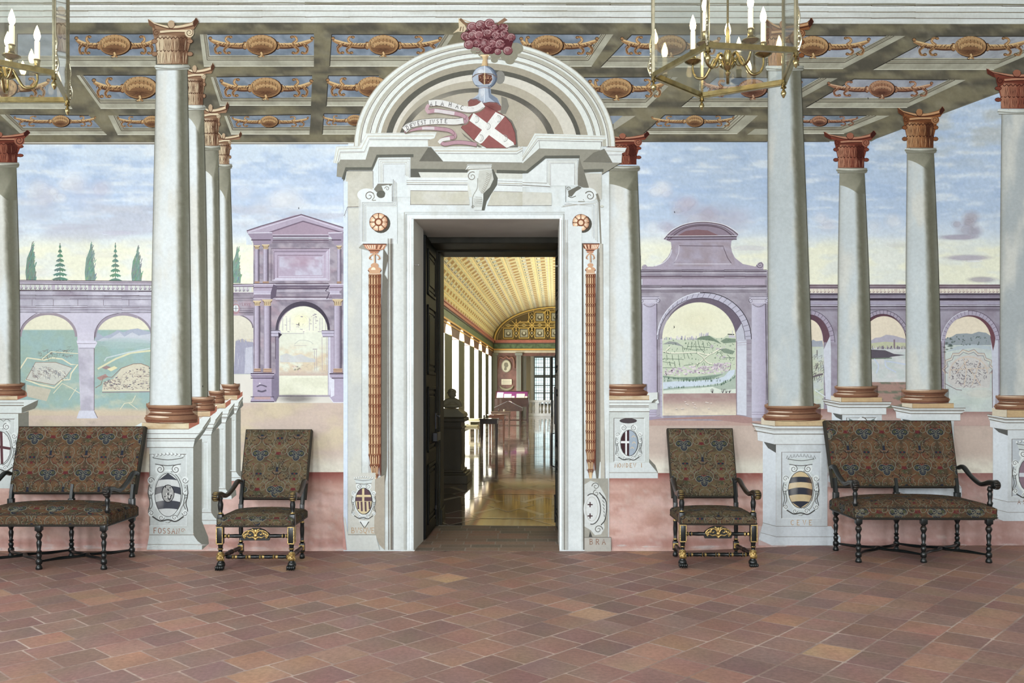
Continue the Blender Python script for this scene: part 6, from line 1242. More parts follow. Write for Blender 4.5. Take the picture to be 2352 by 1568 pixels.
tag(obj('wall_left', bm, plaster), 'plain wall with windows on the left side', 'wall', kind='structure')
bm = bmesh.new(); box(bm, RX1, RX1+.3, RY0-.3, 0, 0, 5.75)
tag(obj('wall_right', bm, plaster), 'plain wall on the right side', 'wall', kind='structure')
bm = bmesh.new(); box(bm, RX0-.3, RX1+.3, RY0-.3, WT, 5.75, 6.05)
tag(obj('ceiling', bm, mat('ceiling_plaster', (190, 186, 174), .9, var=.06)), 'high ceiling of the hall', 'ceiling', kind='structure')
wfr = mat('window_lead', (60, 62, 62), .5)
def hallwin(n, along, c, ww, fixed):
    bm = bmesh.new(); z0, z1 = (1.2, 4.9) if along == 'x' else (1.1, 4.9)
    def b(a0, a1, c0, c1, za, zb):
        if along == 'x': box(bm, a0, a1, c0, c1, za, zb)
        else: box(bm, c0, c1, a0, a1, za, zb)
    a, d = c-ww/2, c+ww/2; f0, f1 = fixed-.04, fixed+.04
    b(a, a+.06, f0, f1, z0, z1); b(d-.06, d, f0, f1, z0, z1); b(a, d, f0, f1, z0, z0+.06); b(a, d, f0, f1, z1-.06, z1); b(c-.035, c+.035, f0, f1, z0, z1); b(a, d, f0, f1, 3.6, 3.68)
    for k in range(1, 8): z = z0+(z1-z0)*k/8; b(a, d, fixed-.012, fixed+.012, z-.01, z+.01)
    for k in (1, 3): x = a+(d-a)*k/4; b(x-.01, x+.01, fixed-.012, fixed+.012, z0, z1)
    tag(obj('window_%d' % n, bm, wfr), 'tall leaded window with thin glazing bars', 'window', kind='structure')
for i, (x, ww) in enumerate(HWIN): hallwin(i+1, 'x', x, ww, RY0-.15)
for i, (y, ww) in enumerate(LWIN): hallwin(i+4, 'y', y, ww, RX0-.15)
# terracotta floor ------------------------------------------------------------
def fh(X): t = min(max((X-1.35)/1.6, 0), 1); return .052*t*t*(3-2*t)
FP = Painter(lambda x, y, l: (x/100, y/100, fh(x/100)+l-.0008), cell=12, bounds=(-700, -1300, 700, 250), dz=.0004, k=1.3, desat=.22)
def grout(x, y, u, v): return mixc((170, 148, 136), (134, 108, 98), sstep(.3, .7, fbm(x/30., y/30., 3)))
FP.grid(lambda u, v: (RX0*100+(RX1-RX0)*100*u, -1200+1200*v), 90, 80, grout)
FP.grid(lambda u, v: (-90+143*u, 0+149*v), 6, 4, lambda x, y, u, v: mixc((150, 136, 124), (130, 116, 104), fbm(x/9., y/9., 2)))
FP.fix = 2; ang = math.radians(47); T = 25.2; ca, sa = math.cos(ang), math.sin(ang); RF = random.Random(11)
def tcol():
    b = RF.choice([(134, 98, 86), (130, 96, 86), (138, 100, 87), (126, 94, 85), (142, 102, 87), (131, 99, 89), (124, 92, 84)])
    if RF.random() < .025: b = RF.choice([(166, 128, 98), (160, 120, 94)])
    elif RF.random() < .12: b = (150, 108, 88)
    d = RF.uniform(-4, 4); return tuple(v+d for v in b)
for j in range(-60, 60):
    off = RF.choice([0, .5, .5, .35, .15, 0])*T+RF.uniform(-1, 1); wj = 0
    for i in range(-60, 60):
        a0 = i*T+off; b0 = j*T; q = []
        g = [RF.uniform(.25, .75) for _ in range(4)]; c = .8
        loc = [(a0+g[0]+c, b0+g[1]), (a0+T-g[2]-c, b0+g[1]+RF.uniform(-.2, .2)), (a0+T-g[2], b0+g[1]+c), (a0+T-g[2], b0+T-g[3]-c), (a0+T-g[2]-c, b0+T-g[3]), (a0+g[0]+c, b0+T-g[3]), (a0+g[0], b0+T-g[3]-c), (a0+g[0], b0+g[1]+c)]
        q = [(x*ca-y*sa, x*sa+y*ca-300) for x, y in loc]
        xs = [p[0] for p in q]; ys = [p[1] for p in q]
        if max(xs) < RX0*100 or min(xs) > RX1*100 or max(ys) < -1200 or min(ys) > 0: continue
        q = [(min(max(x, RX0*100), RX1*100), min(max(y, -1200), -.4)) for x, y in q]
        cc = tcol(); m = [tuple(v*(1+RF.uniform(-.05, .05)) for v in cc) for _ in q]
        FP.poly(q, None, m)
FP.fix = 4
for r in range(9):
    y0 = 1+r*16.1; x = -95-RF.uniform(0, 20)
    while x < 55:
        wd = 30+RF.uniform(-1.5, 1.5); xa, xb = max(x+.6, -89), min(x+wd-.6, 52.5)
        if xb-xa > 2: FP.poly([(xa, y0+.5), (xb, y0+.5), (xb, min(y0+15.4, 145)), (xa, min(y0+15.4, 145))], RF.choice([(124, 98, 84), (112, 94, 82), (132, 104, 88), (104, 92, 82), (138, 100, 84)]))
        x += wd
terra = attr_mat('terracotta_tile', .62, var=.12, fine=.2, bump=.3, spec=.35)
n = terra.node_tree.nodes
fl = FP.build('floor', [terra, terra]); tag(fl, 'worn terracotta tile floor laid diagonally', 'floor', kind='structure')
bm = bmesh.new(); box(bm, RX0, RX1, RY0, 0, -.3, -.004); box(bm, -.9, .53, 0, 2.2, -.3, -.004); o = obj('floor_slab', bm, plaster_grey, fl)
# grimy line where wall meets floor is geometry of the floor edge
# ---------------- the doorway: leaves and inner frame --------------------------
def leaf(name, x, side, label, rz):
    t = thing(name, label, 'door leaf', (x, .55, .012), rz)
    s = side
    bm = bmesh.new(); W_, H_ = .85, 2.99
    box(bm, -.022, .022, .0, W_, 0, H_, .004)
    obj('board', bm, dark_wood, t)
    for z0, z1 in ((.12, .72), (.84, 1.5), (1.62, 2.32), (2.42, 2.88)):
        bm = bmesh.new(); X = s*.022
        def fr(i, d0, d1, m=0):
            a, b, c, d = .12+i, W_-.12-i, z0+i, z1-i; q = .028
            box(bm, X+s*d0, X+s*d1, a, b, c, c+q, .004); box(bm, X+s*d0, X+s*d1, a, b, d-q, d, .004); box(bm, X+s*d0, X+s*d1, a, a+q, c, d, .004); box(bm, X+s*d0, X+s*d1, b-q, b, c, d, .004)
        fr(0, 0, .014); fr(.05, 0, .008); box(bm, X, X+s*.01, .22, W_-.22, z0+.1, z1-.1, .004)
        obj('raised_panel', bm, dark_wood, t)
    return t
ldl = leaf('door_leaf', -.868, 1, 'dark panelled wooden door leaf folded against the left side of doorway', math.radians(-1.9))
bm = bmesh.new(); X = .025
box(bm, X, X+.02, .68, .74, 1.05, 1.22, .003); box(bm, X, X+.05, .5, .8, .93, 1.02, .004)
obj('lock_box', bm, iron, ldl)
bm = bmesh.new(); tube(bm, [(X, .72, 1.19), (X+.05, .72, 1.19), (X+.055, .62, 1.185)], .008); obj('handle', bm, iron, ldl)
bm = bmesh.new(); tube(bm, [(X+.012, .70, .1), (X+.012, .70, .42)], .008); box(bm, X, X+.02, .685, .715, .2, .24); obj('bolt', bm, iron, ldl)
rdl = leaf('door_leaf', .512, -1, 'dark door leaf with iron bar, folded at the right side of doorway', math.radians(1.2))
bm = bmesh.new(); tube(bm, [(-.04, .78, 1.0), (-.07, .78, 1.0), (-.075, .78, .66), (-.04, .78, .64)], .008); obj('pull_handle', bm, iron, rdl)
bm = bmesh.new(); tube(bm, [(-.035, .76, .05), (-.035, .76, .33)], .009); ball(bm, (-.035, .76, .335), .014); obj('bolt', bm, iron, rdl)
bm = bmesh.new(); box(bm, -.045, -.022, .7, .83, 1.1, 1.5, .004); obj('lock_box', bm, iron, rdl)
for nm, x, z in (('wall_pin', DX0, 2.63), ('wall_pin', DX1, 2.62)):
    bm = bmesh.new(); tube(bm, [(x-.03 if x > 0 else x+.0, .02, z), (x+.0 if x > 0 else x+.045, .02, z)], .006); ball(bm, (x-.03 if x > 0 else x+.045, .02, z), .009)
    tag(obj(nm, bm, steel), 'small steel pin on the %s jamb of the doorway' % ('left' if x < 0 else 'right'), 'pin')
# lintel moulding and inner wooden frame
bm = bmesh.new()
box(bm, -.90, .53, .95, 1.42, 2.985, 3.05, .01); box(bm, -.845, .515, 1.42, 1.5, 2.97, 3.049, .01); box(bm, -.80, .507, 1.5, WT+.05, 3.0, 3.049, .01)
tag(obj('trim_1', bm, olive_wood), 'dark wooden lintel over the doorway', 'lintel', kind='structure')
bm = bmesh.new(); box(bm, -.80, -.783, 1.52, WT+.06, .0, 3.0, .004); box(bm, -.80, -.765, 1.55, WT+.08, .0, .16, .006); box(bm, -.845, -.80, 1.44, 1.52, 0, 3.0, .006)
tag(obj('trim_2', bm, olive_wood), 'dark olive door lining on the left', 'door lining', kind='structure')
bm = bmesh.new(); box(bm, .497, .507, 1.5, WT+.02, 0, 3.0, .002)
tag(obj('trim_3', bm, olive_wood), 'dark olive door lining on the right', 'door lining', kind='structure')
# ---------------- damask and seats -----------------------------------------------
CRE = (106, 104, 88); NAV = (34, 40, 54); RED = (92, 36, 40); GRN2 = (66, 68, 48); INK2 = (42, 34, 34)
def damask(p, u0, u1, v0, v1, ou=0., ov=0., g1=(112, 84, 56), g2=(86, 74, 54), pink=(128, 98, 84)):
    """one repeat = 315 x 660 mm, half drop"""
    rr = random.Random(5)
    p.fu(); p.fix = None; p.dz = .00005; p.ds = .1
    nu, nv = max(2, int((u1-u0)/22)), max(2, int((v1-v0)/22))
    p.grid(lambda u, v: (u0+(u1-u0)*u, v0+(v1-v0)*v), nu, nv, lambda x, y, u, v: mixc(g2, g1, sstep(.35, .65, fbm(x/45., y/45., 4))))
    def unit(cx, cy):
        if cx+190 < u0 or cx-190 > u1 or cy+190 < v0 or cy-330 > v1: return
        def m(q, s): return [(cx+s*a, cy+b) for a, b in q]
        def visible(q): return not (max(a for a, b in q) <= u0 or min(a for a, b in q) >= u1 or max(b for a, b in q) <= v0 or min(b for a, b in q) >= v1)
        def S(q, w, c, sm=3, **k):
            for s in ((-1, 1)):
                z = m(q, s)
                if visible(z): p.st(z, w, c, sm=sm, **k)
        def E(x, y, rx, ry, c, n=12, rot=0):
            for s in ((-1, 1) if x else (1,)):
                z = m([(x, y)], s)[0]
                if visible([(z[0]-rx, z[1]-ry), (z[0]+rx, z[1]+ry)]): p.el(z[0], z[1], rx, ry, c, n=n, rot=rot*s)
        def Pq(q, c, both=True):
            for s in ((-1, 1) if both else (1,)):
                z = m(q, s)
                if visible(z): p.poly(z, c)
        E(60, -95, 46, 30, g1); E(105, 80, 40, 28, g1); E(157, 60, 30, 36, tuple(v*1.12 for v in g1)); E(50, 130, 40, 24, g1); E(0, -250, 40, 26, g1)
        for k in range(46):
            x = rr.uniform(10, 150); y = rr.uniform(-165, 165); S([(x, y), (x+rr.uniform(-14, 14), y+rr.uniform(5, 12)), (x+rr.uniform(-10, 22), y+rr.uniform(6, 20))], rr.uniform(4, 8), rr.choice([GRN2, RED, GRN2, pink, INK2, g2, INK2]), sm=2, taper=1)
        # ogee scroll frames
        S([(70, -10), (86, 40), (66, 78), (30, 92), (8, 130), (20, 165)], 6, CRE); S([(74, -16), (96, 40), (74, 86), (38, 102), (16, 136)], 3, RED)
        S([(150, 92), (112, 84), (84, 50), (92, 14), (124, 4), (132, 30), (116, 40)], 5, CRE); S([(150, 104), (104, 96), (74, 52)], 3, pink)
        S([(62, -40), (100, -60), (128, -96), (118, -140), (86, -150), (76, -126), (92, -116)], 5, CRE); S([(56, -52), (90, -70), (114, -100)], 3, RED)
        S([(10, -80), (40, -96), (52, -140), (38, -186), (50, -230), (30, -262), (8, -270)], 5.5, CRE); S([(10, -92), (30, -104), (40, -140), (28, -186)], 3, pink)
        for k in range(5): S([(96+k*6, -52-k*20), (110+k*6, -44-k*20)], 6, INK2, sm=0)
        for k in range(4): S([(100-k*10, 70+k*6), (108-k*10, 84+k*6)], 6, CRE, sm=0)
        for (x, y, r, c) in ((60, 62, 13, CRE), (118, 62, 11, pink), (96, -96, 12, CRE), (136, -60, 12, pink), (58, 110, 12, pink), (104, 126, 13, CRE), (24, -130, 10, CRE), (62, -176, 13, pink), (108, -176, 12, CRE), (140, 120, 11, pink), (76, 150, 11, CRE), (20, 66, 9, pink), (140, -30, 9, CRE)):
            S([(x+r*math.cos(k*.8), y+r*(1-k*.09)*math.sin(k*.8)) for k in range(7)], 3.4, c, sm=2); S([(x-r, y-r), (x-r*1.6, y-r*1.9)], 5, INK2, sm=0)
        E(34, 10, 40, 34, CRE, 16); E(0, -24, 34, 38, CRE, 16); E(34, 10, 35, 29, NAV, 16); E(0, -24, 29, 33, NAV, 16)
        E(48, 12, 14, 16, GRN2)
        S([(4, -6), (10, 18), (28, 26), (34, 12), (24, 4), (18, 12)], 5.5, CRE); S([(0, 40), (14, 46), (22, 38)], 6, RED, sm=2); E(0, 38, 6, 5, RED)
        for a in (0, 32, 62): an = math.radians(-90+a); S([(0, -14), (26*math.cos(an), -14+34*math.sin(an))], 10, CRE, sm=0, taper=1)
        S([(0, -8), (20, -10), (32, -18), (38, -8)], 5, CRE)
        # flower
        X = 157.5
        for a in range(0, 181, 36): an = math.radians(a); z = [(X, -4), (X+12*math.cos(an+.5), 8+14*math.sin(an+.5)), (X+34*math.cos(an), 4+34*math.sin(an)), (X+12*math.cos(an-.5), 8+14*math.sin(an-.5))]; Pq(z, RED, False)
        for q, c in (([(X-16, -8), (X+16, -8), (X+10, -40), (X-10, -40)], GRN2), ([(X-30, -10), (X-12, -14), (X-24, -30)], GRN2), ([(X+30, -10), (X+12, -14), (X+24, -30)], GRN2)): Pq(q, c, False)
        # urn with plumes (below the flower)
        Pq([(X-14, -100), (X+14, -100), (X+9, -140), (X+14, -158), (X-14, -158), (X-9, -140)], NAV, False)
        for s in (-1, 1):
            for d, c, w in ((0, CRE, 11), (4, INK2, 4)): z = [(cx+X+s*(4), cy-116), (cx+X+s*(10+d), cy-84), (cx+X+s*(28), cy-70+d), (cx+X+s*(40), cy-88), (cx+X+s*(30), cy-96)]; (p.st(z, w, c, sm=3, w2=w*.5) if visible(z) else None)
            z = [(cx+X, cy-164), (cx+X+s*20, cy-160), (cx+X+s*36, cy-150)]; (p.st(z, 6, pink, sm=2) if visible(z) else None); z = [(cx+X, cy-184), (cx+X+s*22, cy-178), (cx+X+s*42, cy-160)]; (p.st(z, 7, INK2, sm=2) if visible(z) else None)
            for k in range(4): z = [(cx+X+s*(6+k*12), cy-190+k*5), (cx+X+s*(9+k*14), cy-208+k*8)]; (p.st(z, 8, RED, taper=1) if visible(z) else None)
            z = [(cx+X+s*14, cy-130), (cx+X+s*40, cy-124), (cx+X+s*56, cy-140), (cx+X+s*70, cy-128)]; (p.st(z, 6, GRN2, sm=3) if visible(z) else None)
        # cross
        E(0, -158, 10, 17, GRN2); E(16, -176, 14, 9, NAV); E(0, -194, 9, 16, GRN2); E(0, -176, 8, 8, RED); Pq([(-8, -214), (8, -214), (14, -244), (0, -232), (-14, -244)], RED, False)
    for j in range(-4, 5):
        for i in range(-8, 9):
            unit(ou+i*315+(157.5 if j % 2 else 0), ov+j*330)
fabric = attr_mat('damask_weave', .88, var=.07, fine=.12, bump=.35, spec=.15)
for nn in fabric.node_tree.nodes:
    if nn.type == 'TEX_NOISE' and abs(nn.inputs['Scale'].default_value-38) < .1: nn.inputs['Scale'].default_value = 420
edge_cloth = mat('dark_braid', (44, 40, 30), .85, bump=.3, bscale=200)
ebony = mat('ebonised_wood', (13, 19, 20), .34, var=.2, vscale=20, coat=.1)
umber = mat('dark_walnut', (32, 25, 19), .35, var=.3, vscale=14, coat=.15)
gilt = mat('gilding', (186, 160, 104), .36, metal=.85, bump=.5, bscale=120, var=.2, vscale=40)
dull_gilt = mat('rubbed_gilding', (112, 96, 62), .4, metal=.7, var=.4, vscale=50)
def clampm(f, u0, u1, v0, v1): return lambda x, y, l: f(min(max(x, u0), u1), min(max(y, v0), v1), l)
def back_panel(root, w, z0, z1, y0, y1, th, wtop=None, ou=0, ov=0, name='backrest', **kw):
    """upholstered back leaning from (y0,z0) to (y1,z1)"""
    H = math.hypot(z1-z0, y1-y0); a = math.atan2(y1-y0, z1-z0); wt = wtop or w
    def base(u, v, d):  # u,v in metres
        k = v/H; uu = u*(w+(wt-w)*k)/w; return Vector((uu, y0+v*math.sin(a)-d*math.cos(a), z0+v*math.cos(a)+d*math.sin(a)*1.0))
    def pil(u, v):
        eu = min(1, (w/2-abs(u))/.03); ev = min(1, min(v, H-v)/.03); return .012*max(0, eu)**.5*max(0, ev)**.5
    bm = bmesh.new(); nu, nv = 20, 12; G = {}
    for s, off in ((0, -th), (1, 0.)):
        for i in range(nu+1):
            for j in range(nv+1):
                u = -w/2+w*i/nu; v = H*j/nv; G[s, i, j] = bm.verts.new(base(u, v, (pil(u, v)+off) if s else off))
    for i in range(nu):
        for j in range(nv):
            bm.faces.new((G[1, i, j], G[1, i+1, j], G[1, i+1, j+1], G[1, i, j+1])); bm.faces.new((G[0, i, j], G[0, i, j+1], G[0, i+1, j+1], G[0, i+1, j]))
    for i in range(nu):
        for j in (0, nv): bm.faces.new((G[0, i, j], G[0, i+1, j], G[1, i+1, j], G[1, i, j]))
    for j in range(nv):
        for i in (0, nu): bm.faces.new((G[0, i, j], G[1, i, j], G[1, i, j+1], G[0, i, j+1]))
    es = [e for e in bm.edges if len(e.link_faces) == 2 and e.calc_face_angle(0) > 1.0]
    bmesh.ops.bevel(bm, geom=es, offset=.012, segments=2, affect='EDGES', clamp_overlap=True)
    o = obj(name, bm, edge_cloth, root, smooth=True)
    m = .010
    p = Painter(clampm(lambda x, y, l: tuple(base(x/1000, y/1000, pil(x/1000, y/1000)+.0006+l)), (-w/2+m)*1000, (w/2-m)*1000, m*1000, (H-m)*1000), cell=6, bounds=(-1000, -1000, 1000, 1500), dz=.00025, k=1)
    damask(p, (-w/2+m)*1000, (w/2-m)*1000, m*1000, (H-m)*1000, ou, ov, **kw)
    p.build('damask_cover', [fabric, fabric], o)
    bm = bmesh.new()
    m_ = int(w/.028)*4; tube(bm, [base(-w/2+.012+(w-.024)*k/m_, .012, .005) for k in range(m_+1)], [(.0045, .003, .0012, .003)[k % 4] for k in range(m_+1)], n=6)
    obj('nail_trim', bm, umber, o)
    return o
def seat_pad(root, w, y0, y1, z0, zf, zc, ou=0, ov=0, **kw):
    """cushion: front y0, back y1, bottom z0, front edge zf, crown zc"""
    D = y1-y0; r = .05
    def top(u, y):
        eu = max(0, 1-(abs(u)/(w/2))**2.6); ty = (y-y0)/D; ey = max(0., min(1, (ty)/.22, (1-ty)/.2)); ey = ey*ey*(3-2*ey); return zf+(zc-zf)*(eu**.6)*(.25+.75*ey)
    bm = bmesh.new(); nu, nv = 24, 14; T_ = {}
    prof = lambda u: (abs(u)/(w/2))**8*.012
    for i in range(nu+1):
        for j in range(nv+1):
            u = -w/2+w*i/nu; y = y0+D*j/nv; T_[i, j] = bm.verts.new((u, y, top(u, y)-.012*((i in (0, nu))+(j in (0, nv)))*.6))
    B_ = {}
    for i in range(nu+1):
        for j in range(nv+1):
            if i in (0, nu) or j in (0, nv): B_[i, j] = bm.verts.new((-w/2+w*i/nu, y0+D*j/nv, z0))
    for i in range(nu):
        for j in range(nv): bm.faces.new((T_[i, j], T_[i+1, j], T_[i+1, j+1], T_[i, j+1]))
        for j in (0, nv): bm.faces.new((B_[i, j], B_[i+1, j], T_[i+1, j], T_[i, j]))
    for j in range(nv):
        for i in (0, nu): bm.faces.new((B_[i, j], T_[i, j], T_[i, j+1], B_[i, j+1]))
    bm.faces.new([B_[i, 0] for i in range(nu+1)]+[B_[nu, j] for j in range(1, nv+1)]+[B_[i, nv] for i in range(nu-1, -1, -1)]+[B_[0, j] for j in range(nv-1, 0, -1)])
    o = obj('seat', bm, edge_cloth, root, smooth=True)
    h = zf-z0
    # front band wraps round both sides
    def fm(x, y, l):
        u = x/1000; v = y/1000; e = .0012+l; zz = z0+.008+v
        if u > w/2: return (w/2+e, y0+(u-w/2), zz)
        if u < -w/2: return (-w/2-e, y0+(-w/2-u), zz)
        bul = .006*math.sin(PI*min(1, v/h)); return (u, y0-e-bul, zz)
    L_ = w/2+D*.96
    p = Painter(clampm(fm, -L_*1000, L_*1000, 0, (h-.012)*1000), cell=6, bounds=(-1800, -1000, 1800, 1500), dz=.00025, k=1)
    damask(p, -L_*1000, L_*1000, 0, (h-.012)*1000, ou, ov, **kw); p.build('damask_front', [fabric, fabric], o)
    def tm(x, y, l):
        u = x/1000; yy = y0+y/1000; t = top(u, yy); k = max(0, 1-y/22.); s = max(0, (abs(u)-(w/2-.02))/.02); return (u, yy-.003*k, t+.0022+l-.014*k*k-.012*s*s)
    p = Painter(clampm(tm, -w*500, w*500, 0, D*980), cell=6, bounds=(-1800, -1000, 1800, 1500), dz=.00025, k=1)
    damask(p, -w*500, w*500, 0, D*980, ou, ov-h*1000, **kw); p.build('damask_top', [fabric, fabric], o)
    bm = bmesh.new(); c3 = [(-w/2-.003, y0+D*.95), (-w/2-.003, y0-.004), (w/2+.003, y0-.004), (w/2+.003, y0+D*.95)]; q = []
    for (ax, ay), (bx_, by_) in zip(c3, c3[1:]):
        L_ = math.hypot(bx_-ax, by_-ay); n = int(L_/.022)*4; q += [(ax+(bx_-ax)*k/n, ay+(by_-ay)*k/n, z0+.010) for k in range(n)]
    tube(bm, q, [(.0045, .003, .0012, .003)[k % 4] for k in range(len(q))], n=6)
    obj('nail_trim', bm, umber, o)
    return o
def turned(bm, p0, p1, prof, n=14):
    M, L = axis(p0, p1); lathe(bm, [(r, t*L)+((mi,) if mi is not None else ()) for r, t, mi in prof], M, n)
def paw(x, y, mat_, parent):
    bm = bmesh.new(); ball(bm, (x, y+.012, .04), .036, 1, 1.05, .95)
    for k in range(4):
        a = (-1.5+k)*.42; ball(bm, (x+.030*math.sin(a)*1.35, y-.022*math.cos(a)-.004, .022), .0175, .85, 1.35, 1.1, seg=10)
        ball(bm, (x+.034*math.sin(a)*1.35, y-.044*math.cos(a)-.004, .009), .009, .7, 1.3, .8, seg=6)
    lathe(bm, [(.024, .06), (.020, .078)], Matrix.Translation((x, y+.008, 0)), 12)
    return obj('paw_foot', bm, mat_, parent, smooth=True)
def arm_mesh(s, x0, y0, z0, x1, y1, z1, mats, gold=False):
    """scrolled arm from back post (x0..) to the knuckle (x1..)"""
    bm = bmesh.new(); dx, dy, dz = x1-x0, y1-y0, z1-z0
    pts = [(x0, y0, z0), (x0+dx*.12, y0+dy*.14, z0+.012), (x0+dx*.35, y0+dy*.35, z0+dz*.5-.012), (x0+dx*.6, y0+dy*.62, z1-.022), (x0+dx*.85, y0+dy*.86, z1+.004), (x1, y1, z1+.006)]
    tube(bm, pts, [.022, .024, .021, .023, .028, .03], n=10, smooth=6, flat=.85)
    M = Matrix.Translation((x1, y1-.01, z1-.006)) @ Matrix.Rotation(PI/2, 4, 'Y')
    lathe(bm, [(.018, -.032), (.032, -.026), (.036, -.01), (.036, .01), (.032, .026), (.018, .032)], M, 14)
    o = obj('arm', bm, mats[0], None, smooth=True)
    bm = bmesh.new()
    for k in range(5): a = math.radians(100+k*34); ball(bm, (x1, y1-.01+.034*math.cos(a)*1.0, z1-.006+.034*math.sin(a)), .011, 2.1, .8, .8, seg=8)
    k = obj('knuckle_carving', bm, mats[1], o, smooth=True)
    return o
def armchair(label, loc, rz, ou, ov, ovs):
    t = thing('armchair', label, 'armchair', loc, rz, 'high-backed armchairs against the frescoed wall')
    fx, bx, fy, by = .292, .268, -.24, .24
    sw = .625
    for s in (-1, 1):
        bm = bmesh.new(); x = s*fx
        lathe(bm, [(.014, .07, 0), (.026, .078, 1), (.03, .10, 1), (.024, .118, 1), (.03, .135, 1), (.016, .148, 0), (.016, .165, 0), (.022, .17, 1), (.022, .178, 0), (.017, .182, 0), (.02, .2, 0), (.024, .214, 0), (.012, .22, 0)], Matrix.Translation((x, fy, 0)), 14)
        box(bm, x-.026, x+.026, fy-.026, fy+.026, .214, .362, .003)
        ft = obj('leg', bm, [ebony, gilt], t, smooth=True)
        bm = bmesh.new()
        for k in range(10): a = k*.63; ball(bm, (x+.025*math.cos(a), fy+.025*math.sin(a)-.003, .085+.05*((k*7) % 10)/10), .0085, 1, 1, 1.7, seg=6)
        lathe(bm, [(.02, .08), (.028, .1), (.028, .125), (.02, .145)], Matrix.Translation((x, fy, 0)), 12); tag(obj('gilt_knee', bm, gilt, ft, smooth=True), 'gilded leaf knee'); bm = bmesh.new()
        box(bm, x-.027, x-.021, fy-.029, fy-.024, .218, .355); box(bm, x+.021, x+.027, fy-.029, fy-.024, .218, .355); box(bm, x-.027, x+.027, fy-.029, fy-.024, .214, .222); box(bm, x-.027, x+.027, fy-.029, fy-.024, .350, .357)
        if s > 0: box(bm, x+.024, x+.029, fy-.027, fy-.021, .218, .355); box(bm, x+.024, x+.029, fy+.021, fy+.027, .218, .355)
        else: box(bm, x-.029, x-.024, fy-.027, fy-.021, .218, .355); box(bm, x-.029, x-.024, fy+.021, fy+.027, .218, .355)
        tag(obj('gilt_edging', bm, gilt, ft), 'gilded edging')
        paw(x, fy, ebony, ft)
        bm = bmesh.new(); x = s*bx
        lathe(bm, [(.02, .0, 0), (.024, .008, 0), (.022, .03, 0), (.013, .045, 0), (.018, .055, 1), (.03, .062, 0)], Matrix.Translation((x, by, 0)), 12)
        box(bm, x-.022, x+.022, by-.022, by+.022, .06, .135, .003)
        lathe(bm, [(.013, .135, 0), (.021, .15, 1), (.014, .16, 0), (.017, .2, 0), (.02, .25, 0), (.017, .30, 0), (.021, .315, 1), (.014, .33, 0), (.018, .36, 0)], Matrix.Translation((x, by, 0)), 12)
        box(bm, x-.018, x+.018, by-.02, by+.02, .34, .48, .003)
        tube(bm, [(x, by, .46), (x, by+.03, .56), (x, by+.075, .68)], .02, n=6)
        lg = obj('back_post', bm, [ebony, gilt], t, smooth=True)
        bm = bmesh.new(); box(bm, x-.024, x+.024, by-.025, by-.02, .075, .12, .002); ball(bm, (x, by-.024, .097), .016, 1.2, .5, 1.1, seg=8); tag(obj('gilt_carving', bm, gilt, lg), 'gilded carving')
        # side stretcher
        bm = bmesh.new(); turned(bm, (s*fx, fy+.02, .108), (s*bx, by-.02, .098), [(.013, 0, 0), (.018, .06, 1), (.012, .12, 0), (.016, .2, 0), (.02, .3, 0), (.013, .38, 0), (.022, .43, 1), (.013, .48, 0), (.022, .53, 1), (.013, .6, 0), (.02, .72, 0), (.016, .84, 0), (.02, .92, 1), (.013, 1, 0)], 10)
        obj('side_stretcher', bm, [ebony, gilt], t, smooth=True)
        # arm post and arm
        bm = bmesh.new(); x = s*(fx+.005)
        box(bm, x-.022, x+.022, fy-.005, fy+.04, .36, .455, .004)
        lathe(bm, [(.012, .45, 0), (.02, .46, 1), (.013, .47, 0), (.02, .50, 0), (.023, .535, 0), (.015, .57, 0), (.02, .585, 0), (.012, .60, 0)], Matrix.Translation((x, fy+.018, 0)), 12)
        obj('arm_post', bm, [ebony, gilt], t, smooth=True)
        a = arm_mesh(s, s*(bx+.02), by+.055, .665, s*(fx+.022), fy-.03, .612, (umber, dull_gilt)); a.parent = t
    bm = bmesh.new(); z = .278
    for s in (-1, 1): turned(bm, (s*(fx-.024), fy, z), (s*.09, fy, z), [(.012, 0, 0), (.019, .08, 1), (.011, .16, 0), (.02, .24, 1), (.014, .3, 0), (.017, .6, 0), (.015, .86, 0), (.021, .93, 1), (.013, 1, 0)], 12)
    prism(bm, [(-.11, -.035), (.11, -.035), (.12, -.005), (.11, .02), (.07, .05), (.03, .065), (-.03, .065), (-.07, .05), (-.11, .02), (-.12, -.005)], Matrix.Translation((0, fy+.014, z)) @ Matrix.Rotation(PI/2, 4, 'X'), .028)
    fs = obj('front_stretcher', bm, [ebony, gilt], t, smooth=True)
    bm = bmesh.new(); yb = fy-.016
    def gt(pts, r=.0055): tube(bm, [(a, yb, z+b) for a, b in pts], [r, r*1.2, r*.5], n=6, smooth=4)
    for s in (-1, 1):
        gt([(0, .0), (s*.02, .035), (s*.045, .045), (s*.06, .028), (s*.045, .012), (s*.034, .022)]); gt([(s*.05, .048), (s*.085, .035), (s*.105, .008), (s*.095, -.01)]); gt([(0, -.03), (s*.02, -.008), (s*.05, -.012), (s*.07, .0)]); gt([(s*.075, .0), (s*.09, -.01), (s*.085, -.02)])
        gt([(s*.012, .03), (s*.02, .055), (s*.035, .06)])
        for k in range(3): ball(bm, (s*(.068+.014*k), yb, z+.02-.008*k), .008, 1, .5, 1.5, seg=6)
    ball(bm, (0, yb, z+.04), .013, 1, .6, 1.5, seg=8); ball(bm, (0, yb, z+.005), .017, 1, .6, .9, seg=8); ball(bm, (0, yb, z-.022), .009, 1, .6, 1.2, seg=8)
    tag(obj('gilt_crest', bm, gilt, fs, smooth=True), 'gilded carved crest')
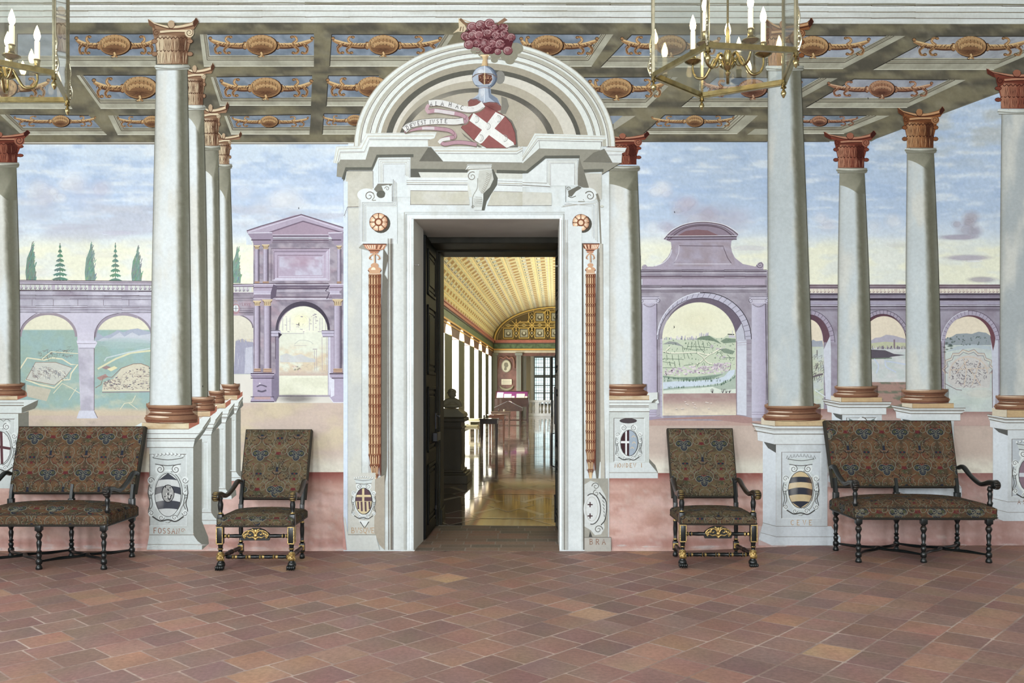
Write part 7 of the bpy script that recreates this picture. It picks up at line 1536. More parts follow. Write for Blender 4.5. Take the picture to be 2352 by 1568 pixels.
    bm = bmesh.new(); turned(bm, (-fx+.01, fy+.11, .085), (fx-.01, fy+.11, .085), [(.012, 0, 0)]+[q for k in range(5) for q in ((.017, .04+.2*k, 0), (.014, .08+.2*k, 0), (.021, .1+.2*k, 1), (.012, .12+.2*k, 0), (.02, .14+.2*k, 1), (.015, .17+.2*k, 0))]+[(.012, 1, 0)], 12)
    obj('cross_stretcher', bm, [ebony, gilt], t, smooth=True)
    bm = bmesh.new(); box(bm, -sw/2+.01, sw/2-.01, fy-.02, by+.02, .352, .372, .003); obj('seat_rail', bm, ebony, t)
    KW = dict(g1=(92, 78, 55), g2=(72, 63, 48), pink=(108, 84, 72))
    seat_pad(t, sw, fy-.035, by+.02, .358, .425, .462, ou, ovs, **KW)
    back_panel(t, .585, .522, 1.122, by+.02, by+.25, .05, .598, ou, ov, **KW)
    return t
def settee(label, loc, rz, ou, ov, ous, ovs):
    t = thing('settee', label, 'bench', loc, rz, 'two-seat settees against the frescoed wall')
    fy, by = -.26, .27; XS = (-.535, 0, .535)
    legp = lambda: [(.022, .0, 0), (.027, .006, 0), (.024, .022, 0), (.015, .04, 0), (.024, .048, 0), (.026, .075, 0), (.015, .09, 0), (.02, .105, 0), (.022, .12, 0), (.013, .135, 0), (.022, .15, 0), (.013, .16, 0), (.019, .2, 0), (.021, .225, 0), (.014, .24, 0), (.016, .25, 0), (.027, .275, 1), (.024, .29, 1), (.014, .305, 0), (.022, .315, 0), (.022, .33, 0)]
    for x in XS:
        bm = bmesh.new(); lathe(bm, legp(), Matrix.Translation((x, fy, 0)), 14); box(bm, x-.025, x+.025, fy-.025, fy+.025, .32, .37, .004); obj('leg', bm, [ebony, umber], t, smooth=True)
        bm = bmesh.new(); lathe(bm, legp(), Matrix.Translation((x, by, 0)), 14); box(bm, x-.025, x+.025, by-.022, by+.022, .32, .52, .004)
        tube(bm, [(x, by, .50), (x, by+.015, .58), (x, by+.03, .64)], .024, n=6)
        obj('back_post', bm, [ebony, umber], t, smooth=True)
    for k in range(2):
        xa, xb = XS[k], XS[k+1]; xm = (xa+xb)/2
        for (p, q) in (((xa, fy), (xb, by)), ((xb, fy), (xa, by))):
            bm = bmesh.new(); P0 = Vector((*p, .065)); P1 = Vector((*q, .065)); d = P1-P0
            tube(bm, [P0, P0+d*.2+Vector((0, .035, .002)), P0+d*.4+Vector((0, -.01, .004)), P0+d*.5+Vector((0, 0, .008)), P0+d*.6+Vector((0, .01, .004)), P0+d*.8+Vector((0, -.035, .002)), P1], [.012, .02, .016, .026, .016, .02, .012], n=8, smooth=5, flat=.7)
            obj('cross_stretcher', bm, ebony, t, smooth=True)
    for s in (-1, 1):
        x = s*.545
        bm = bmesh.new(); lathe(bm, [(.013, .42, 0), (.019, .43, 0), (.013, .45, 0), (.02, .475, 0), (.024, .49, 1), (.014, .51, 0), (.018, .545, 0), (.021, .565, 0), (.014, .585, 0), (.024, .60, 1), (.02, .615, 0), (.014, .63, 0)], Matrix.Translation((x+s*.01, fy+.02, 0)), 14)
        box(bm, x+s*.01-.024, x+s*.01+.024, fy-.01, fy+.045, .36, .43, .004); obj('arm_post', bm, [ebony, umber], t, smooth=True)
        a = arm_mesh(s, s*.565, by+.035, .735, s*.575, fy-.02, .652, (ebony, umber)); a.parent = t
    bm = bmesh.new(); box(bm, -.575, .575, fy-.02, by+.02, .355, .378, .003); obj('seat_rail', bm, ebony, t)
    KW = dict(g1=(94, 69, 47), g2=(70, 58, 44), pink=(110, 84, 72))
    seat_pad(t, 1.17, fy-.035, by+.02, .366, .455, .515, ous, ovs, **KW)
    back_panel(t, 1.115, .565, 1.15, by+.005, by+.19, .055, 1.145, ou, ov, **KW)
    return t
armchair('high-backed damask armchair with gilded black frame, left of the doorway', (-2.11, -.59, 0), math.radians(.5), 20, 70, 60)
armchair('high-backed damask armchair with gilded black frame, right of the doorway', (1.712, -.53, fh(1.73)), math.radians(-.6), 0, 150, -110)
settee('damask two-seat settee with dark turned legs, cut off by the left edge', (-3.90, -.56, 0), 0, 80, 170, -40, -180)
settee('damask two-seat settee with dark turned legs, at the far right wall', (3.41, -.535, .052), math.radians(-1), -70, 160, 90, 40)
# ---------------- lanterns --------------------------------------------------------
brass = mat('aged_brass', (150, 138, 100), .25, metal=.95, var=.25, vscale=30)
brass_dark = mat('dark_brass', (92, 84, 60), .32, metal=.95, var=.2, vscale=30)
silvered = mat('silvered_brass', (170, 166, 146), .25, metal=.95, var=.2, vscale=30)
glass = bpy.data.materials.new('lantern_glass'); glass.use_nodes = True
gn = glass.node_tree.nodes; gl = glass.node_tree.links
for n_ in list(gn):
    if n_.type == 'BSDF_PRINCIPLED': gn.remove(n_)
go = [n_ for n_ in gn if n_.type == 'OUTPUT_MATERIAL'][0]
fz = gn.new('ShaderNodeLayerWeight'); fz.inputs[0].default_value = .5; tr = gn.new('ShaderNodeBsdfTransparent'); tr.inputs[0].default_value = (.97, .98, .97, 1); gs = gn.new('ShaderNodeBsdfGlossy'); gs.inputs['Roughness'].default_value = .01
mm = gn.new('ShaderNodeMath'); mm.operation = 'POWER'; mm.inputs[1].default_value = 3.2; m3 = gn.new('ShaderNodeMath'); m3.operation = 'MULTIPLY_ADD'; m3.inputs[1].default_value = .55; m3.inputs[2].default_value = .07; gl.new(mm.outputs[0], m3.inputs[0])
mxs = gn.new('ShaderNodeMixShader'); gl.new(fz.outputs['Facing'], mm.inputs[0]); gl.new(m3.outputs[0], mxs.inputs[0]); gl.new(tr.outputs[0], mxs.inputs[1]); gl.new(gs.outputs[0], mxs.inputs[2]); gl.new(mxs.outputs[0], go.inputs[0])
candle_m = mat('candle_sleeve', (236, 232, 214), .5, emit=(255, 226, 170), estr=.8)
bulb_m = mat('lit_bulb', (255, 240, 210), .3, emit=(255, 226, 168), estr=38)
def lantern(label, cx, cy, z0, a0):
    t = thing('lantern', label, 'lantern', (cx, cy, z0), 0, 'glazed lanterns hanging in the hall')
    Rr, Ht = .393, .95
    V_ = [Vector((Rr*math.cos(math.radians(a0+72*k)), Rr*math.sin(math.radians(a0+72*k)), 0)) for k in range(5)]
    for k in range(5):
        a, b = V_[k], V_[(k+1) % 5]; d = b-a; mid = (a+b)/2; far = (mid.y > 0)
        for z, nm in ((0, 'bottom_rail'), (Ht, 'top_rail')):
            bm = bmesh.new(); M = Matrix.Translation(a+Vector((0, 0, z))) @ Matrix.Rotation(math.atan2(d.y, d.x), 4, 'Z')
            L = d.length
            for (p0, p1, q0, q1) in ((-.012, .012, -.008, .010), (-.008, .008, .010, .018), (-.016, .004, -.013, -.008)):
                vs = box(bm, 0, L, p0, p1, q0, q1)
                for v in vs: v.co = M @ v.co
            obj(nm, bm, brass if nm == 'bottom_rail' else brass_dark, t)
        bm = bmesh.new(); M = Matrix.Translation(a)
        vs = box(bm, -.007, .007, -.007, .007, 0, Ht); 
        r = a.normalized()
        tube(bm, [a+r*.009+Vector((0, 0, 0)), a+r*.009+Vector((0, 0, Ht))], .004, n=6); 
        for v in vs: v.co = Matrix.Rotation(math.atan2(a.y, a.x), 3, 'Z') @ v.co+a
        po = obj('corner_post', bm, silvered, t)
        bm = bmesh.new()
        for k2 in range(7): z = .02+.026*k2; ball(bm, a+r*.016+Vector((0, 0, z)), .010-.0008*k2, .9, .9, 1.6, seg=8)
        tube(bm, [a+r*.014+Vector((0, 0, .0)), a+r*.03+Vector((0, 0, .05)), a+r*.014+Vector((0, 0, .11)), a+r*.02+Vector((0, 0, .17)), a+r*.01+Vector((0, 0, .22))], .005, n=6, smooth=4)
        obj('leaf_mount', bm, silvered, po, smooth=True); bm = bmesh.new()
        for k2 in range(5): z = Ht-.3+.03*k2; ball(bm, a+r*.014+Vector((0, 0, z)), .007, .8, .8, 1.6, seg=6)
        obj('leaf_mount', bm, silvered, po, smooth=True)
        bm = bmesh.new(); lathe(bm, [(.004, -.085), (.012, -.07), (.016, -.058), (.010, -.045), (.005, -.036), (.017, -.03), (.011, -.018), (.014, -.01), (.01, 0)], Matrix.Translation(a), 10)
        obj('finial', bm, brass, t, smooth=True)
        bm = bmesh.new(); n_ = Vector((d.y, -d.x, 0)).normalized(); th = .0015
        q = [a+d*.015+Vector((0, 0, .015)), b-d*.015+Vector((0, 0, .015)), b-d*.015+Vector((0, 0, Ht-.01)), a+d*.015+Vector((0, 0, Ht-.01))]
        A_ = [bm.verts.new(p_+n_*th) for p_ in q]; B_ = [bm.verts.new(p_-n_*th) for p_ in q]
        bm.faces.new(A_); bm.faces.new(B_[::-1])
        for i in range(4): bm.faces.new((A_[i], B_[i], B_[(i+1) % 4], A_[(i+1) % 4]))
        obj('glass_pane', bm, glass, t)
    # crown ribs, ring
    bm = bmesh.new()
    for v in V_: tube(bm, [v+Vector((0, 0, Ht)), v*.75+Vector((0, 0, Ht+.16)), v*.3+Vector((0, 0, Ht+.24)), Vector((0, 0, Ht+.42))], .009, n=6, smooth=5)
    ball(bm, (0, 0, Ht+.43), .03); obj('crown', bm, brass, t, smooth=True)
    bm = bmesh.new(); ztop = 5.75-z0; z = Ht+.45; k = 0
    while z < ztop-.02:
        rr = bmesh.ops.create_uvsphere  # links are short flattened rings
        pts = [(.013*math.cos(2*PI*i/10), 0, .026*math.sin(2*PI*i/10)) for i in range(11)]
        if k % 2: pts = [(0, p_[0], p_[2]) for p_ in pts]
        tube(bm, [(p_[0], p_[1], p_[2]+z+.02) for p_ in pts], .004, n=5); z += .042; k += 1
    lathe(bm, [(.05, ztop-.03), (.06, ztop-.01), (.06, ztop)], None, 16)
    obj('chain', bm, brass_dark, t)
    # candelabrum hung inside
    bm = bmesh.new(); zh = .02
    lathe(bm, [(.004, zh-.05), (.012, zh-.04), (.016, zh-.028), (.008, zh-.018), (.02, zh-.008), (.026, zh+.004), (.018, zh+.014), (.01, zh+.024), (.014, zh+.05), (.022, zh+.075), (.013, zh+.1), (.008, zh+.13), (.011, zh+.2), (.006, zh+.22), (.006, Ht+.42)], None, 14)
    obj('stem', bm, brass, t, smooth=True)
    for k in range(5):
        an = math.radians(a0+36+72*k+14); r = Vector((math.cos(an), math.sin(an), 0)); rt = .195; zc = .085+(.0 if k % 2 else .006)
        def q(d, z): return r*d+Vector((0, 0, z))
        bm = bmesh.new()
        tube(bm, [q(.018, zh+.005), q(.045, zh+.05), q(.075, zh+.055), q(.095, zh+.02), q(.13, zh-.03), q(.175, zh-.02), q(.196, zh+.02), q(rt, zc-.01)], [.007, .009, .008, .01, .009, .008, .006, .006], n=8, smooth=6)
        tube(bm, [q(.045, zh+.05), q(.05, zh+.02), q(.07, zh+.012)], [.007, .005, .003], n=6, smooth=4)
        ar = obj('candle_arm', bm, brass, t, smooth=True)
        bm = bmesh.new(); M = Matrix.Translation(q(rt, 0))
        lathe(bm, [(.006, zc-.014), (.03, zc-.006), (.046, zc+.006), (.046, zc+.009), (.02, zc+.004), (.013, zc+.008), (.012, zc+.02), (.018, zc+.026), (.014, zc+.034), (.016, zc+.06), (.02, zc+.066), (.016, zc+.07)], M, 16)
        obj('drip_pan', bm, brass, ar, smooth=True)
        bm = bmesh.new(); lathe(bm, [(.0135, zc+.066), (.0135, zc+.17), (.010, zc+.174)], M, 12); obj('candle_sleeve', bm, candle_m, ar, smooth=True)
        bm = bmesh.new(); lathe(bm, [(.006, zc+.172), (.015, zc+.19), (.0175, zc+.205), (.013, zc+.228), (.006, zc+.248), (.001, zc+.262)], M, 12); obj('bulb', bm, bulb_m, ar, smooth=True)
    return t
lantern('glazed brass lantern with lit candle bulbs, hanging right of the door arch', 1.157, -3.33, 3.19, 26)
lantern('glazed brass lantern with lit candle bulbs, cut by the top left corner', -2.85, -3.18, 3.19, 55)
# ---------------- gallery beyond the doorway ------------------------------------------
TH = math.atan2(100, 2000); MG = Matrix.Translation((0, -CAMD, 0)) @ Matrix.Rotation(-TH, 4, 'Z')
LW, VZ, VB, DN, DF = 3.4, 4.1, 1.85, 9.96, 47.0      # half width, springing, vault rise, near and far ends (metres from the viewer)
def gobj(name, bm, m, parent=None, smooth=False):
    if parent is None: bm.transform(MG)
    return obj(name, bm, m, parent, smooth)
def gthing(name, label, cat, x, d, group=None, rz=0): return thing(name, label, cat, MG @ Vector((x, d, 0)), -TH+rz, group)
def gmap(f): return lambda x, y, l: tuple(MG @ Vector(f(x, y, l)))
# floor
GP = Painter(gmap(lambda x, y, l: (min(max(x/100, -LW), LW), max(y/100, 9.47), l)), cell=30, bounds=(-400, 900, 400, 5000), dz=.0004, k=1.)
GP.grid(lambda u, v: (-LW*100+LW*200*u, 942+(DF*100+900-942)*v), 30, 160, lambda x, y, u, v: mixc((116, 100, 86), (98, 86, 74), sstep(.3, .7, fbm(x/40., y/40., 3))))
GP.fix = 2
A_, B_ = 58., 115.
for j in range(0, 34):
    for i in range(-6, 6):
        x, y = i*A_, 1000+j*B_
        if (i+j) % 2: continue
        for sx in (-1, 1):
            for sy in (1,):
                GP.fix = 2 if sx*sy > 0 else 3; GP.st([(x+sx*6, y+sy*10), (x+sx*(A_-6), y+sy*(B_-10))], 9, (214, 208, 192))
        GP.fix = 4; GP.poly([(x, y-62), (x+30, y), (x, y+62), (x-30, y)], (136, 104, 92)); GP.fix = 5; GP.st([(x, y-62), (x+30, y), (x, y+62), (x-30, y), (x, y-62)], 2.5, (214, 208, 192))
GP.fix = 6
for j in range(0, 34):
    for i in range(-6, 7):
        if (i+j) % 2: GP.rect(i*A_-4, 1000+j*B_-5, i*A_+4, 1000+j*B_+5, (60, 58, 58))
        elif j % 2 == 0: GP.rect(i*A_-2, 1000+j*B_-3, i*A_+2, 1000+j*B_+3, (70, 66, 62))
GP.fix = 7
for j in range(0, 17): GP.rect(-340, 1000+j*230-3, 340, 1000+j*230+3, (200, 194, 180))
marble_f = attr_mat('polished_marble', .07, var=.08, fine=.05, spec=.6, coat=.5)
gf = GP.build('floor_gallery', [marble_f, marble_f]); tag(gf, 'polished inlaid marble floor of the gallery', 'floor', kind='structure')
# vault (painted coffers)
def vmap(x, y, l):
    a = x/100.; rr = 1-l/3.   # x: 0..314 along the arch, y: distance in cm
    return (-LW*math.cos(a)*rr, y/100., VZ+VB*math.sin(a)*rr)
VP = Painter(gmap(vmap), cell=30, bounds=(-20, 900, 340, 5000), dz=.001, k=1.)
VP.grid(lambda u, v: (PI*100*u, DN*100+(DF-DN)*100*v), 40, 120, lambda x, y, u, v: mixc((224, 220, 176), (212, 210, 172), sstep(.3, .7, fbm(x/12., y/60., 3))))
VP.fix = 2; RG = random.Random(9)
PN = 21; PS = 74.
def hoop(a, b, c): VP.grid(lambda u, v: (PI*100*u, a+(b-a)*v), 40, 1, lambda x, y, u, v: np.array(c)+0*x[..., None])
for j in range(50):
    y = 1000+j*PS
    hoop(y-5, y+5, (232, 216, 162)); hoop(y+9, y+12, (166, 140, 100)); hoop(y-11, y-9, (166, 140, 100))
    for i in range(PN):
        x = (i+.5)*314/PN; w = 314/PN*.5
        wide = i % 3 != 1
        if wide:
            c = RG.choice([(214, 218, 204), (222, 222, 204), (206, 208, 190)])
            VP.rect(x-w*.66, y+18, x+w*.66, y+PS-14, (176, 146, 100)); 
        else: VP.rect(x-w*.6, y+20, x+w*.6, y+PS-16, (178, 150, 106))
VP.fix = 3
for j in range(50):
    y = 1000+j*PS
    for i in range(PN):
        x = (i+.5)*314/PN; w = 314/PN*.5
        if i % 3 != 1:
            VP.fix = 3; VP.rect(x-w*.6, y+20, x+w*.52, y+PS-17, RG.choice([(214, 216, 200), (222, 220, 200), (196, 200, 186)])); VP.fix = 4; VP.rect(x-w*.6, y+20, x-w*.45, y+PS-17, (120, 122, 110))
        else: VP.fix = 3; VP.rect(x-w*.5, y+24, x+w*.45, y+PS-20, (228, 210, 156))
VP.fix = 4
for j in range(50):
    y = 1000+j*PS
    for i in range(PN):
        x = (i+.5)*314/PN; w = 314/PN*.5; k = (106, 98, 76)
        if i % 3 != 1:
            VP.fix = 4; VP.poly([(x, y+26), (x+w*.35, y+40), (x, y+PS-22), (x-w*.35, y+40)], RG.choice([k, (130, 120, 92)])); VP.fix = 5; VP.poly([(x, y+31), (x+w*.2, y+40), (x, y+PS-27), (x-w*.2, y+40)], (226, 222, 200))
        else: VP.poly([(x, y+24), (x+w*.4, y+40), (x, y+PS-20), (x-w*.4, y+40)], (176, 140, 88))
VP.fix = 6
for i in range(PN+1):
    x = i*314/PN; VP.rect(x-.9, 1000, x+.9, 4700, (234, 218, 162)); VP.rect(x+1.4, 1000, x+1.8, 4700, (176, 150, 108))
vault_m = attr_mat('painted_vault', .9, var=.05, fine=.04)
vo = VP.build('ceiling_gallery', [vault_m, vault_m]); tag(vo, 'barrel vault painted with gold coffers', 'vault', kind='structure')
bm = bmesh.new()
for i in range(16):
    a0, a1 = PI*i/16, PI*(i+1)/16
    q = [(-LW*math.cos(a), VZ+VB*math.sin(a)) for a in (a0, a1)]; q2 = [(-(LW+.25)*math.cos(a), VZ+(VB+.25)*math.sin(a)) for a in (a0, a1)]
    vs = [bm.verts.new((p_[0]*1.004, y, VZ+(p_[1]-VZ)*1.004)) for y in (DN, DF+.3) for p_ in (q[0], q[1])]+[bm.verts.new((p_[0], y, p_[1])) for y in (DN, DF+.3) for p_ in (q2[0], q2[1])]
    for f in ((0, 1, 3, 2), (4, 6, 7, 5), (0, 4, 5, 1), (2, 3, 7, 6), (0, 2, 6, 4), (1, 5, 7, 3)): bm.faces.new([vs[k] for k in f])
gobj('vault_shell', bm, plaster_grey, None).parent = vo
# side walls
pinkm = mat('red_marble', (104, 72, 64), .45, var=.35, vscale=5); greenm = mat('green_marble', (84, 104, 74), .45, var=.45, vscale=6); goldm = mat('gilt_moulding', (206, 162, 84), .45); greywall = mat('grey_green_wall', (84, 88, 70), .7, var=.1, vscale=2); rosem = mat('rose_moulding', (170, 104, 90), .5, var=.15)
paler = mat('pale_stone', (186, 180, 160), .6, var=.08); darkm = mat('dark_stone', (74, 72, 64), .6)
WINS = [(9.6+3.9*k+.0, ) for k in range(10)]
bm = bmesh.new(); t_ = .55; lun = bmesh.new()
edges = []
for k in range(-2, 6):
    w0, w1 = 28.55+3.9*k, 30.5+3.9*k      # tall white window
    if w1 > DF or w0 < 9: continue
    edges.append((w0, w1))
e = 9.0
for w0, w1 in edges:
    box(bm, -LW-t_, -LW, e, w0, 0, 3.22); box(bm, -LW-t_, -LW, w0, w1, 0, .12); e = w1
box(bm, -LW-t_, -LW, e, DF+.3, 0, 3.22)
tag(gobj('wall_gallery_left', bm, greywall), 'window wall of the gallery', 'wall', kind='structure')
# upper part of that wall with the arched lunettes
bm = bmesh.new(); e = 9.0; zt = VZ
for w0, w1 in edges:
    a, b = w0-1.8, w0-.15; cy = (a+b)/2; r = (b-a)/2; n = 12
    if a < e: continue
    box(bm, -LW-.3, -LW, e, a, 3.22, zt)
    prism(bm, [(a, zt), (b, zt)]+[(cy+r*math.cos(PI*q/16), 3.22+.42*math.sin(PI*q/16)) for q in range(17)], Matrix(((0, 0, 1, -LW-.3), (1, 0, 0, 0), (0, 1, 0, 0), (0, 0, 0, 1))), .3)
    e = b
box(bm, -LW-.3, -LW, e, DF+.3, 3.22, zt)
tag(gobj('trim_4', bm, pinkm), 'red marble band with small arches above the gallery windows', 'wall band', kind='structure')
bm = bmesh.new(); box(bm, -LW-.02, -LW+.05, DN, DF, 3.62, 3.68); box(bm, -LW-.02, -LW+.04, DN, DF, 3.52, 3.55)
tag(gobj('trim_5', bm, goldm), 'gilded moulding under the green frieze', 'moulding', kind='structure')
bm = bmesh.new(); box(bm, -LW-.02, -LW+.03, DN, DF, 3.68, 3.92); tag(gobj('trim_6', bm, greenm), 'green marble frieze of the gallery', 'frieze', kind='structure')
bm = bmesh.new(); box(bm, -LW-.02, -LW+.10, DN, DF, 3.98, 4.08, .01); box(bm, -LW-.02, -LW+.14, DN, DF, 4.08, 4.13, .01); tag(gobj('trim_7', bm, rosem), 'rose cornice at the foot of the vault', 'cornice', kind='structure')
bm = bmesh.new(); box(bm, -LW-.02, -LW+.06, DN, DF, 3.92, 3.98); tag(gobj('trim_8', bm, darkm), 'dark moulding under the rose cornice', 'moulding', kind='structure')
bm = bmesh.new(); box(bm, LW, LW+.3, 9.0, DF+.3, 0, VZ+.1); tag(gobj('wall_gallery_right', bm, mat('warm_gallery_wall', (112, 104, 84), .8)), 'right wall of the gallery', 'wall', kind='structure')
# end wall
bm = bmesh.new(); ox0, ox1, oz = -1.83, 1.83, 3.27
box(bm, -LW-.3, ox0, DF, DF+.4, 0, VZ); box(bm, ox1, LW+.3, DF, DF+.4, 0, VZ); box(bm, ox0, ox1, DF, DF+.4, oz, VZ); box(bm, -LW-.3, LW+.3, DF+.02, DF+.4, VZ, 6.3)
tag(gobj('wall_gallery_end', bm, pinkm), 'end wall of the gallery', 'wall', kind='structure')
EP = Painter(gmap(lambda x, y, l: (x/100, DF-.0-l+.015, y/100)), cell=8, bounds=(-400, 380, 400, 700), dz=.004, k=1.)
EP.fu(); n = 30
EP.poly([(LW*100*math.cos(PI*i/n)*.998, 410+VB*100*.998*math.sin(PI*i/n)) for i in range(n+1)], (112, 98, 70))
def inside(x, y): return ((x/(LW*97))**2+((y-410)/(VB*97))**2) < 1 and y > 412
def lns(q, w, c):
    for a, b in zip(q, q[1:]):
        if inside(*a) and inside(*b): EP.st([a, b], w, c)
for j in range(0, 3):
    for i in range(-4, 5):
        x = i*85; y = 450+j*85; s = 26
        if not inside(x, y): continue
        q = [(x-s, y-s), (x+s, y-s), (x+s, y+s), (x-s, y+s), (x-s, y-s)]
        if all(inside(*p_) for p_ in q):
            EP.poly(q[:4], (70, 62, 48)); EP.poly([(x-20, y-20), (x+20, y-20), (x+20, y+20), (x-20, y+20)], (170, 168, 150)); EP.el(x, y-4, 14, 12, (110, 104, 84), n=10); EP.el(x, y, 7, 7, (206, 204, 184), n=8)
        lns(q, 4, (220, 190, 112))
        cx = x+42.5
        for (dx, dy) in ((0, 0), (0, 42.5)):
            c2 = (cx, y+dy)
            if inside(*c2) and inside(c2[0]+16, c2[1]+18):
                dd = [(c2[0], c2[1]-20), (c2[0]+13, c2[1]), (c2[0], c2[1]+20), (c2[0]-13, c2[1]), (c2[0], c2[1]-20)]; EP.poly(dd[:4], (84, 74, 54)); EP.st(dd, 3, (222, 194, 118)); EP.el(c2[0], c2[1], 4, 6, (190, 180, 150), n=8)
        nx, ny = cx, y+42.5
        for sg in (-1, 1): lns([(x+sg*32, y-38), (x+sg*32, y+38)], 2.4, (206, 176, 104)); lns([(x-38, y+sg*32), (x+38, y+sg*32)], 2.4, (206, 176, 104))
        dd = [(x, y+34), (x+16, y+42.5), (x, y+51), (x-16, y+42.5)]
        if all(inside(*p_) for p_ in dd): EP.poly(dd, (164, 150, 110)); EP.st(dd+dd[:1], 2.5, (214, 186, 110))
        for a in range(0, 360, 45): an = math.radians(a); lns([(nx, ny), (nx+34*math.cos(an), ny+34*math.sin(an))], 3.4, (226, 196, 116))
EP.arc(0, 410, LW*96, -VB*95, 0, 180, 7, (222, 190, 112), n=40); EP.arc(0, 410, LW*92, -VB*90, 0, 180, 3, (170, 150, 110), n=40)
el_ = EP.build('lunette', [vault_m, vault_m]); tag(el_, 'painted lunette with gold stars and squares on the end wall', 'lunette', kind='structure')
for nm, z0, z1, d, m in (('trim_9', 3.98, 4.13, .12, rosem), ('trim_10', 3.92, 3.98, .06, darkm), ('trim_11', 3.68, 3.92, .03, greenm), ('trim_12', 3.58, 3.66, .06, goldm), ('trim_13', 3.44, 3.56, .04, paler)):
    bm = bmesh.new(); box(bm, -LW+.15 if d > .1 else -LW+.06, LW, DF-d, DF, z0, z1); tag(gobj(nm, bm, m), 'cornice band across the end wall', 'moulding', kind='structure')
bm = bmesh.new()
for x in (-3.28, -1.98): box(bm, x-.13, x+.13, DF-.10, DF, 0, 3.30, .01); box(bm, x-.2, x+.2, DF-.14, DF, 3.30, 3.44, .01)
for x in (-2.04, -1.98, -1.92): box(bm, x-.012, x+.012, DF-.115, DF-.09, .3, 3.28)
tag(gobj('trim_14', bm, mat('grey_pilaster', (120, 122, 112), .6)), 'grey fluted pilasters on the end wall', 'pilaster', kind='structure')
# medallion, plaque and garlands
t = gthing('portrait_medallion', 'oval profile relief medallion on the red marble end wall', 'relief', -2.66, DF-.0)
def tl(z): return Matrix.Translation((0, -.02, z)) @ Matrix.Rotation(PI/2, 4, 'X')
bm = bmesh.new(); prism(bm, [(.27*math.cos(2*PI*i/28), .35*math.sin(2*PI*i/28)) for i in range(28)], tl(2.72), .06); obj('rim', bm, mat('medallion_rim', (120, 116, 98), .6), t)
bm = bmesh.new(); prism(bm, [(.23*math.cos(2*PI*i/28), .31*math.sin(2*PI*i/28)) for i in range(28)], tl(2.72), .08); obj('field', bm, mat('medallion_field', (176, 172, 150), .6), t)
bm = bmesh.new(); prism(bm, [(-.12, -.2), (-.02, -.24), (.04, -.16), (.0, -.08), (.07, -.06), (.09, .0), (.12, .02), (.09, .08), (.08, .16), (0, .2), (-.09, .17), (-.12, .06), (-.08, -.04)], tl(2.72), .10); obj('profile_head', bm, mat('medallion_head', (104, 100, 84), .6), t)
t = gthing('inscribed_plaque', 'pale inscribed plaque under the medallion', 'plaque', -2.64, DF-.0)
bm = bmesh.new(); box(bm, -.28, .28, -.06, -.005, 1.72, 2.02, .005); obj('slab', bm, mat('plaque_stone', (196, 190, 168), .6), t)
bm = bmesh.new()
for k in range(4): box(bm, -.24+.02*(k % 2), .24-.03*(k % 2), -.063, -.06, 1.77+.06*k, 1.785+.06*k)
obj('inscription', bm, darkm, t)
bm = bmesh.new(); tube(bm, [(-.36, -.06, 1.66), (-.26, -.09, 1.53), (0, -.09, 1.45), (.26, -.09, 1.53), (.36, -.06, 1.66)], [.03, .06, .07, .06, .03], smooth=5)
bm.transform(Matrix.Translation((-2.64, DF, 0))); tag(gobj('stucco_garland', bm, mat('stucco_grey', (126, 122, 100), .8), None, True), 'grey stucco garland hanging below the plaque', 'garland')
bm = bmesh.new()
for s in (-1, 1): tube(bm, [(s*.0, -.06, 3.25), (s*.15, -.07, 3.14), (s*.33, -.07, 3.2), (s*.42, -.06, 3.0), (s*.44, -.05, 2.6)], [.03, .045, .04, .03, .02], smooth=5)
bm.transform(Matrix.Translation((-2.66, DF, 0))); tag(gobj('stucco_garland', bm, mat('stucco_rose', (130, 92, 78), .8), None, True), 'rose stucco swag draped above the medallion', 'garland')
# room beyond the end opening
bm = bmesh.new(); D2 = 56.
box(bm, -3.6, -1.32-.05, D2, D2+.3, 0, 5); box(bm, .9, 3.6, D2, D2+.3, 0, 5); box(bm, -1.4, 1, D2, D2+.3, 3.58, 5); box(bm, -1.4, 1, D2, D2+.3, 0, .5)
box(bm, -3.6, -3.3, DF+.4, D2, 0, 5); box(bm, 3.3, 3.6, DF+.4, D2, 0, 5); box(bm, -3.6, 3.6, DF+.4, D2+.3, 5, 5.3)
tag(gobj('wall_far_room', bm, paler), 'pale walls of the room past the gallery', 'wall', kind='structure')
bm = bmesh.new(); box(bm, ox0-.0, ox0+.22, DF+.02, DF+.42, 0, oz); tag(gobj('door_1', bm, darkm), 'dark jamb of the opening at the gallery end', 'door jamb', kind='structure')
bm = bmesh.new(); box(bm, -.24, -.14, DF-.05, DF+.3, 0, oz-.05); box(bm, -.04, .06, DF-.5, DF-.42, 0, 3.3)
tag(gobj('door_2', bm, dark_wood), 'thin dark door leaf edge at the gallery end', 'door', kind='structure')
bm = bmesh.new(); box(bm, -1.66, -1.42, 49.6, 49.9, 0, 3.4); tag(gobj('trim_15', bm, mat('side_light_tint', (236, 232, 214), .8)), 'white pier beyond the opening, side light kept in its colour', 'pier', kind='structure')  # paler than the room walls: side light is put into the colour
bm = bmesh.new(); f = D2-.05
for x, w in ((-1.36, .07), (-.33, .09), (.0, .08), (.9, .08), (-.72, .12)): box(bm, x-w/2, x+w/2, f, f+.06, .5, 3.6)
for z, w in ((.5, .1), (1.24, .06), (1.72, .06), (2.3, .2), (2.86, .06), (3.55, .12)): box(bm, -1.36, .9, f, f+.06, z-w/2, z+w/2)
for k in range(14): z = .5+3.1*k/14; box(bm, -1.36, .9, f+.02, f+.04, z-.01, z+.01)
for k in range(16): x = -1.36+2.26*k/16; box(bm, x-.01, x+.01, f+.02, f+.04, .5, 3.6)
bmw = bmesh.new(); box(bmw, -1.36, .9, f+.09, f+.1, .5, 3.6)
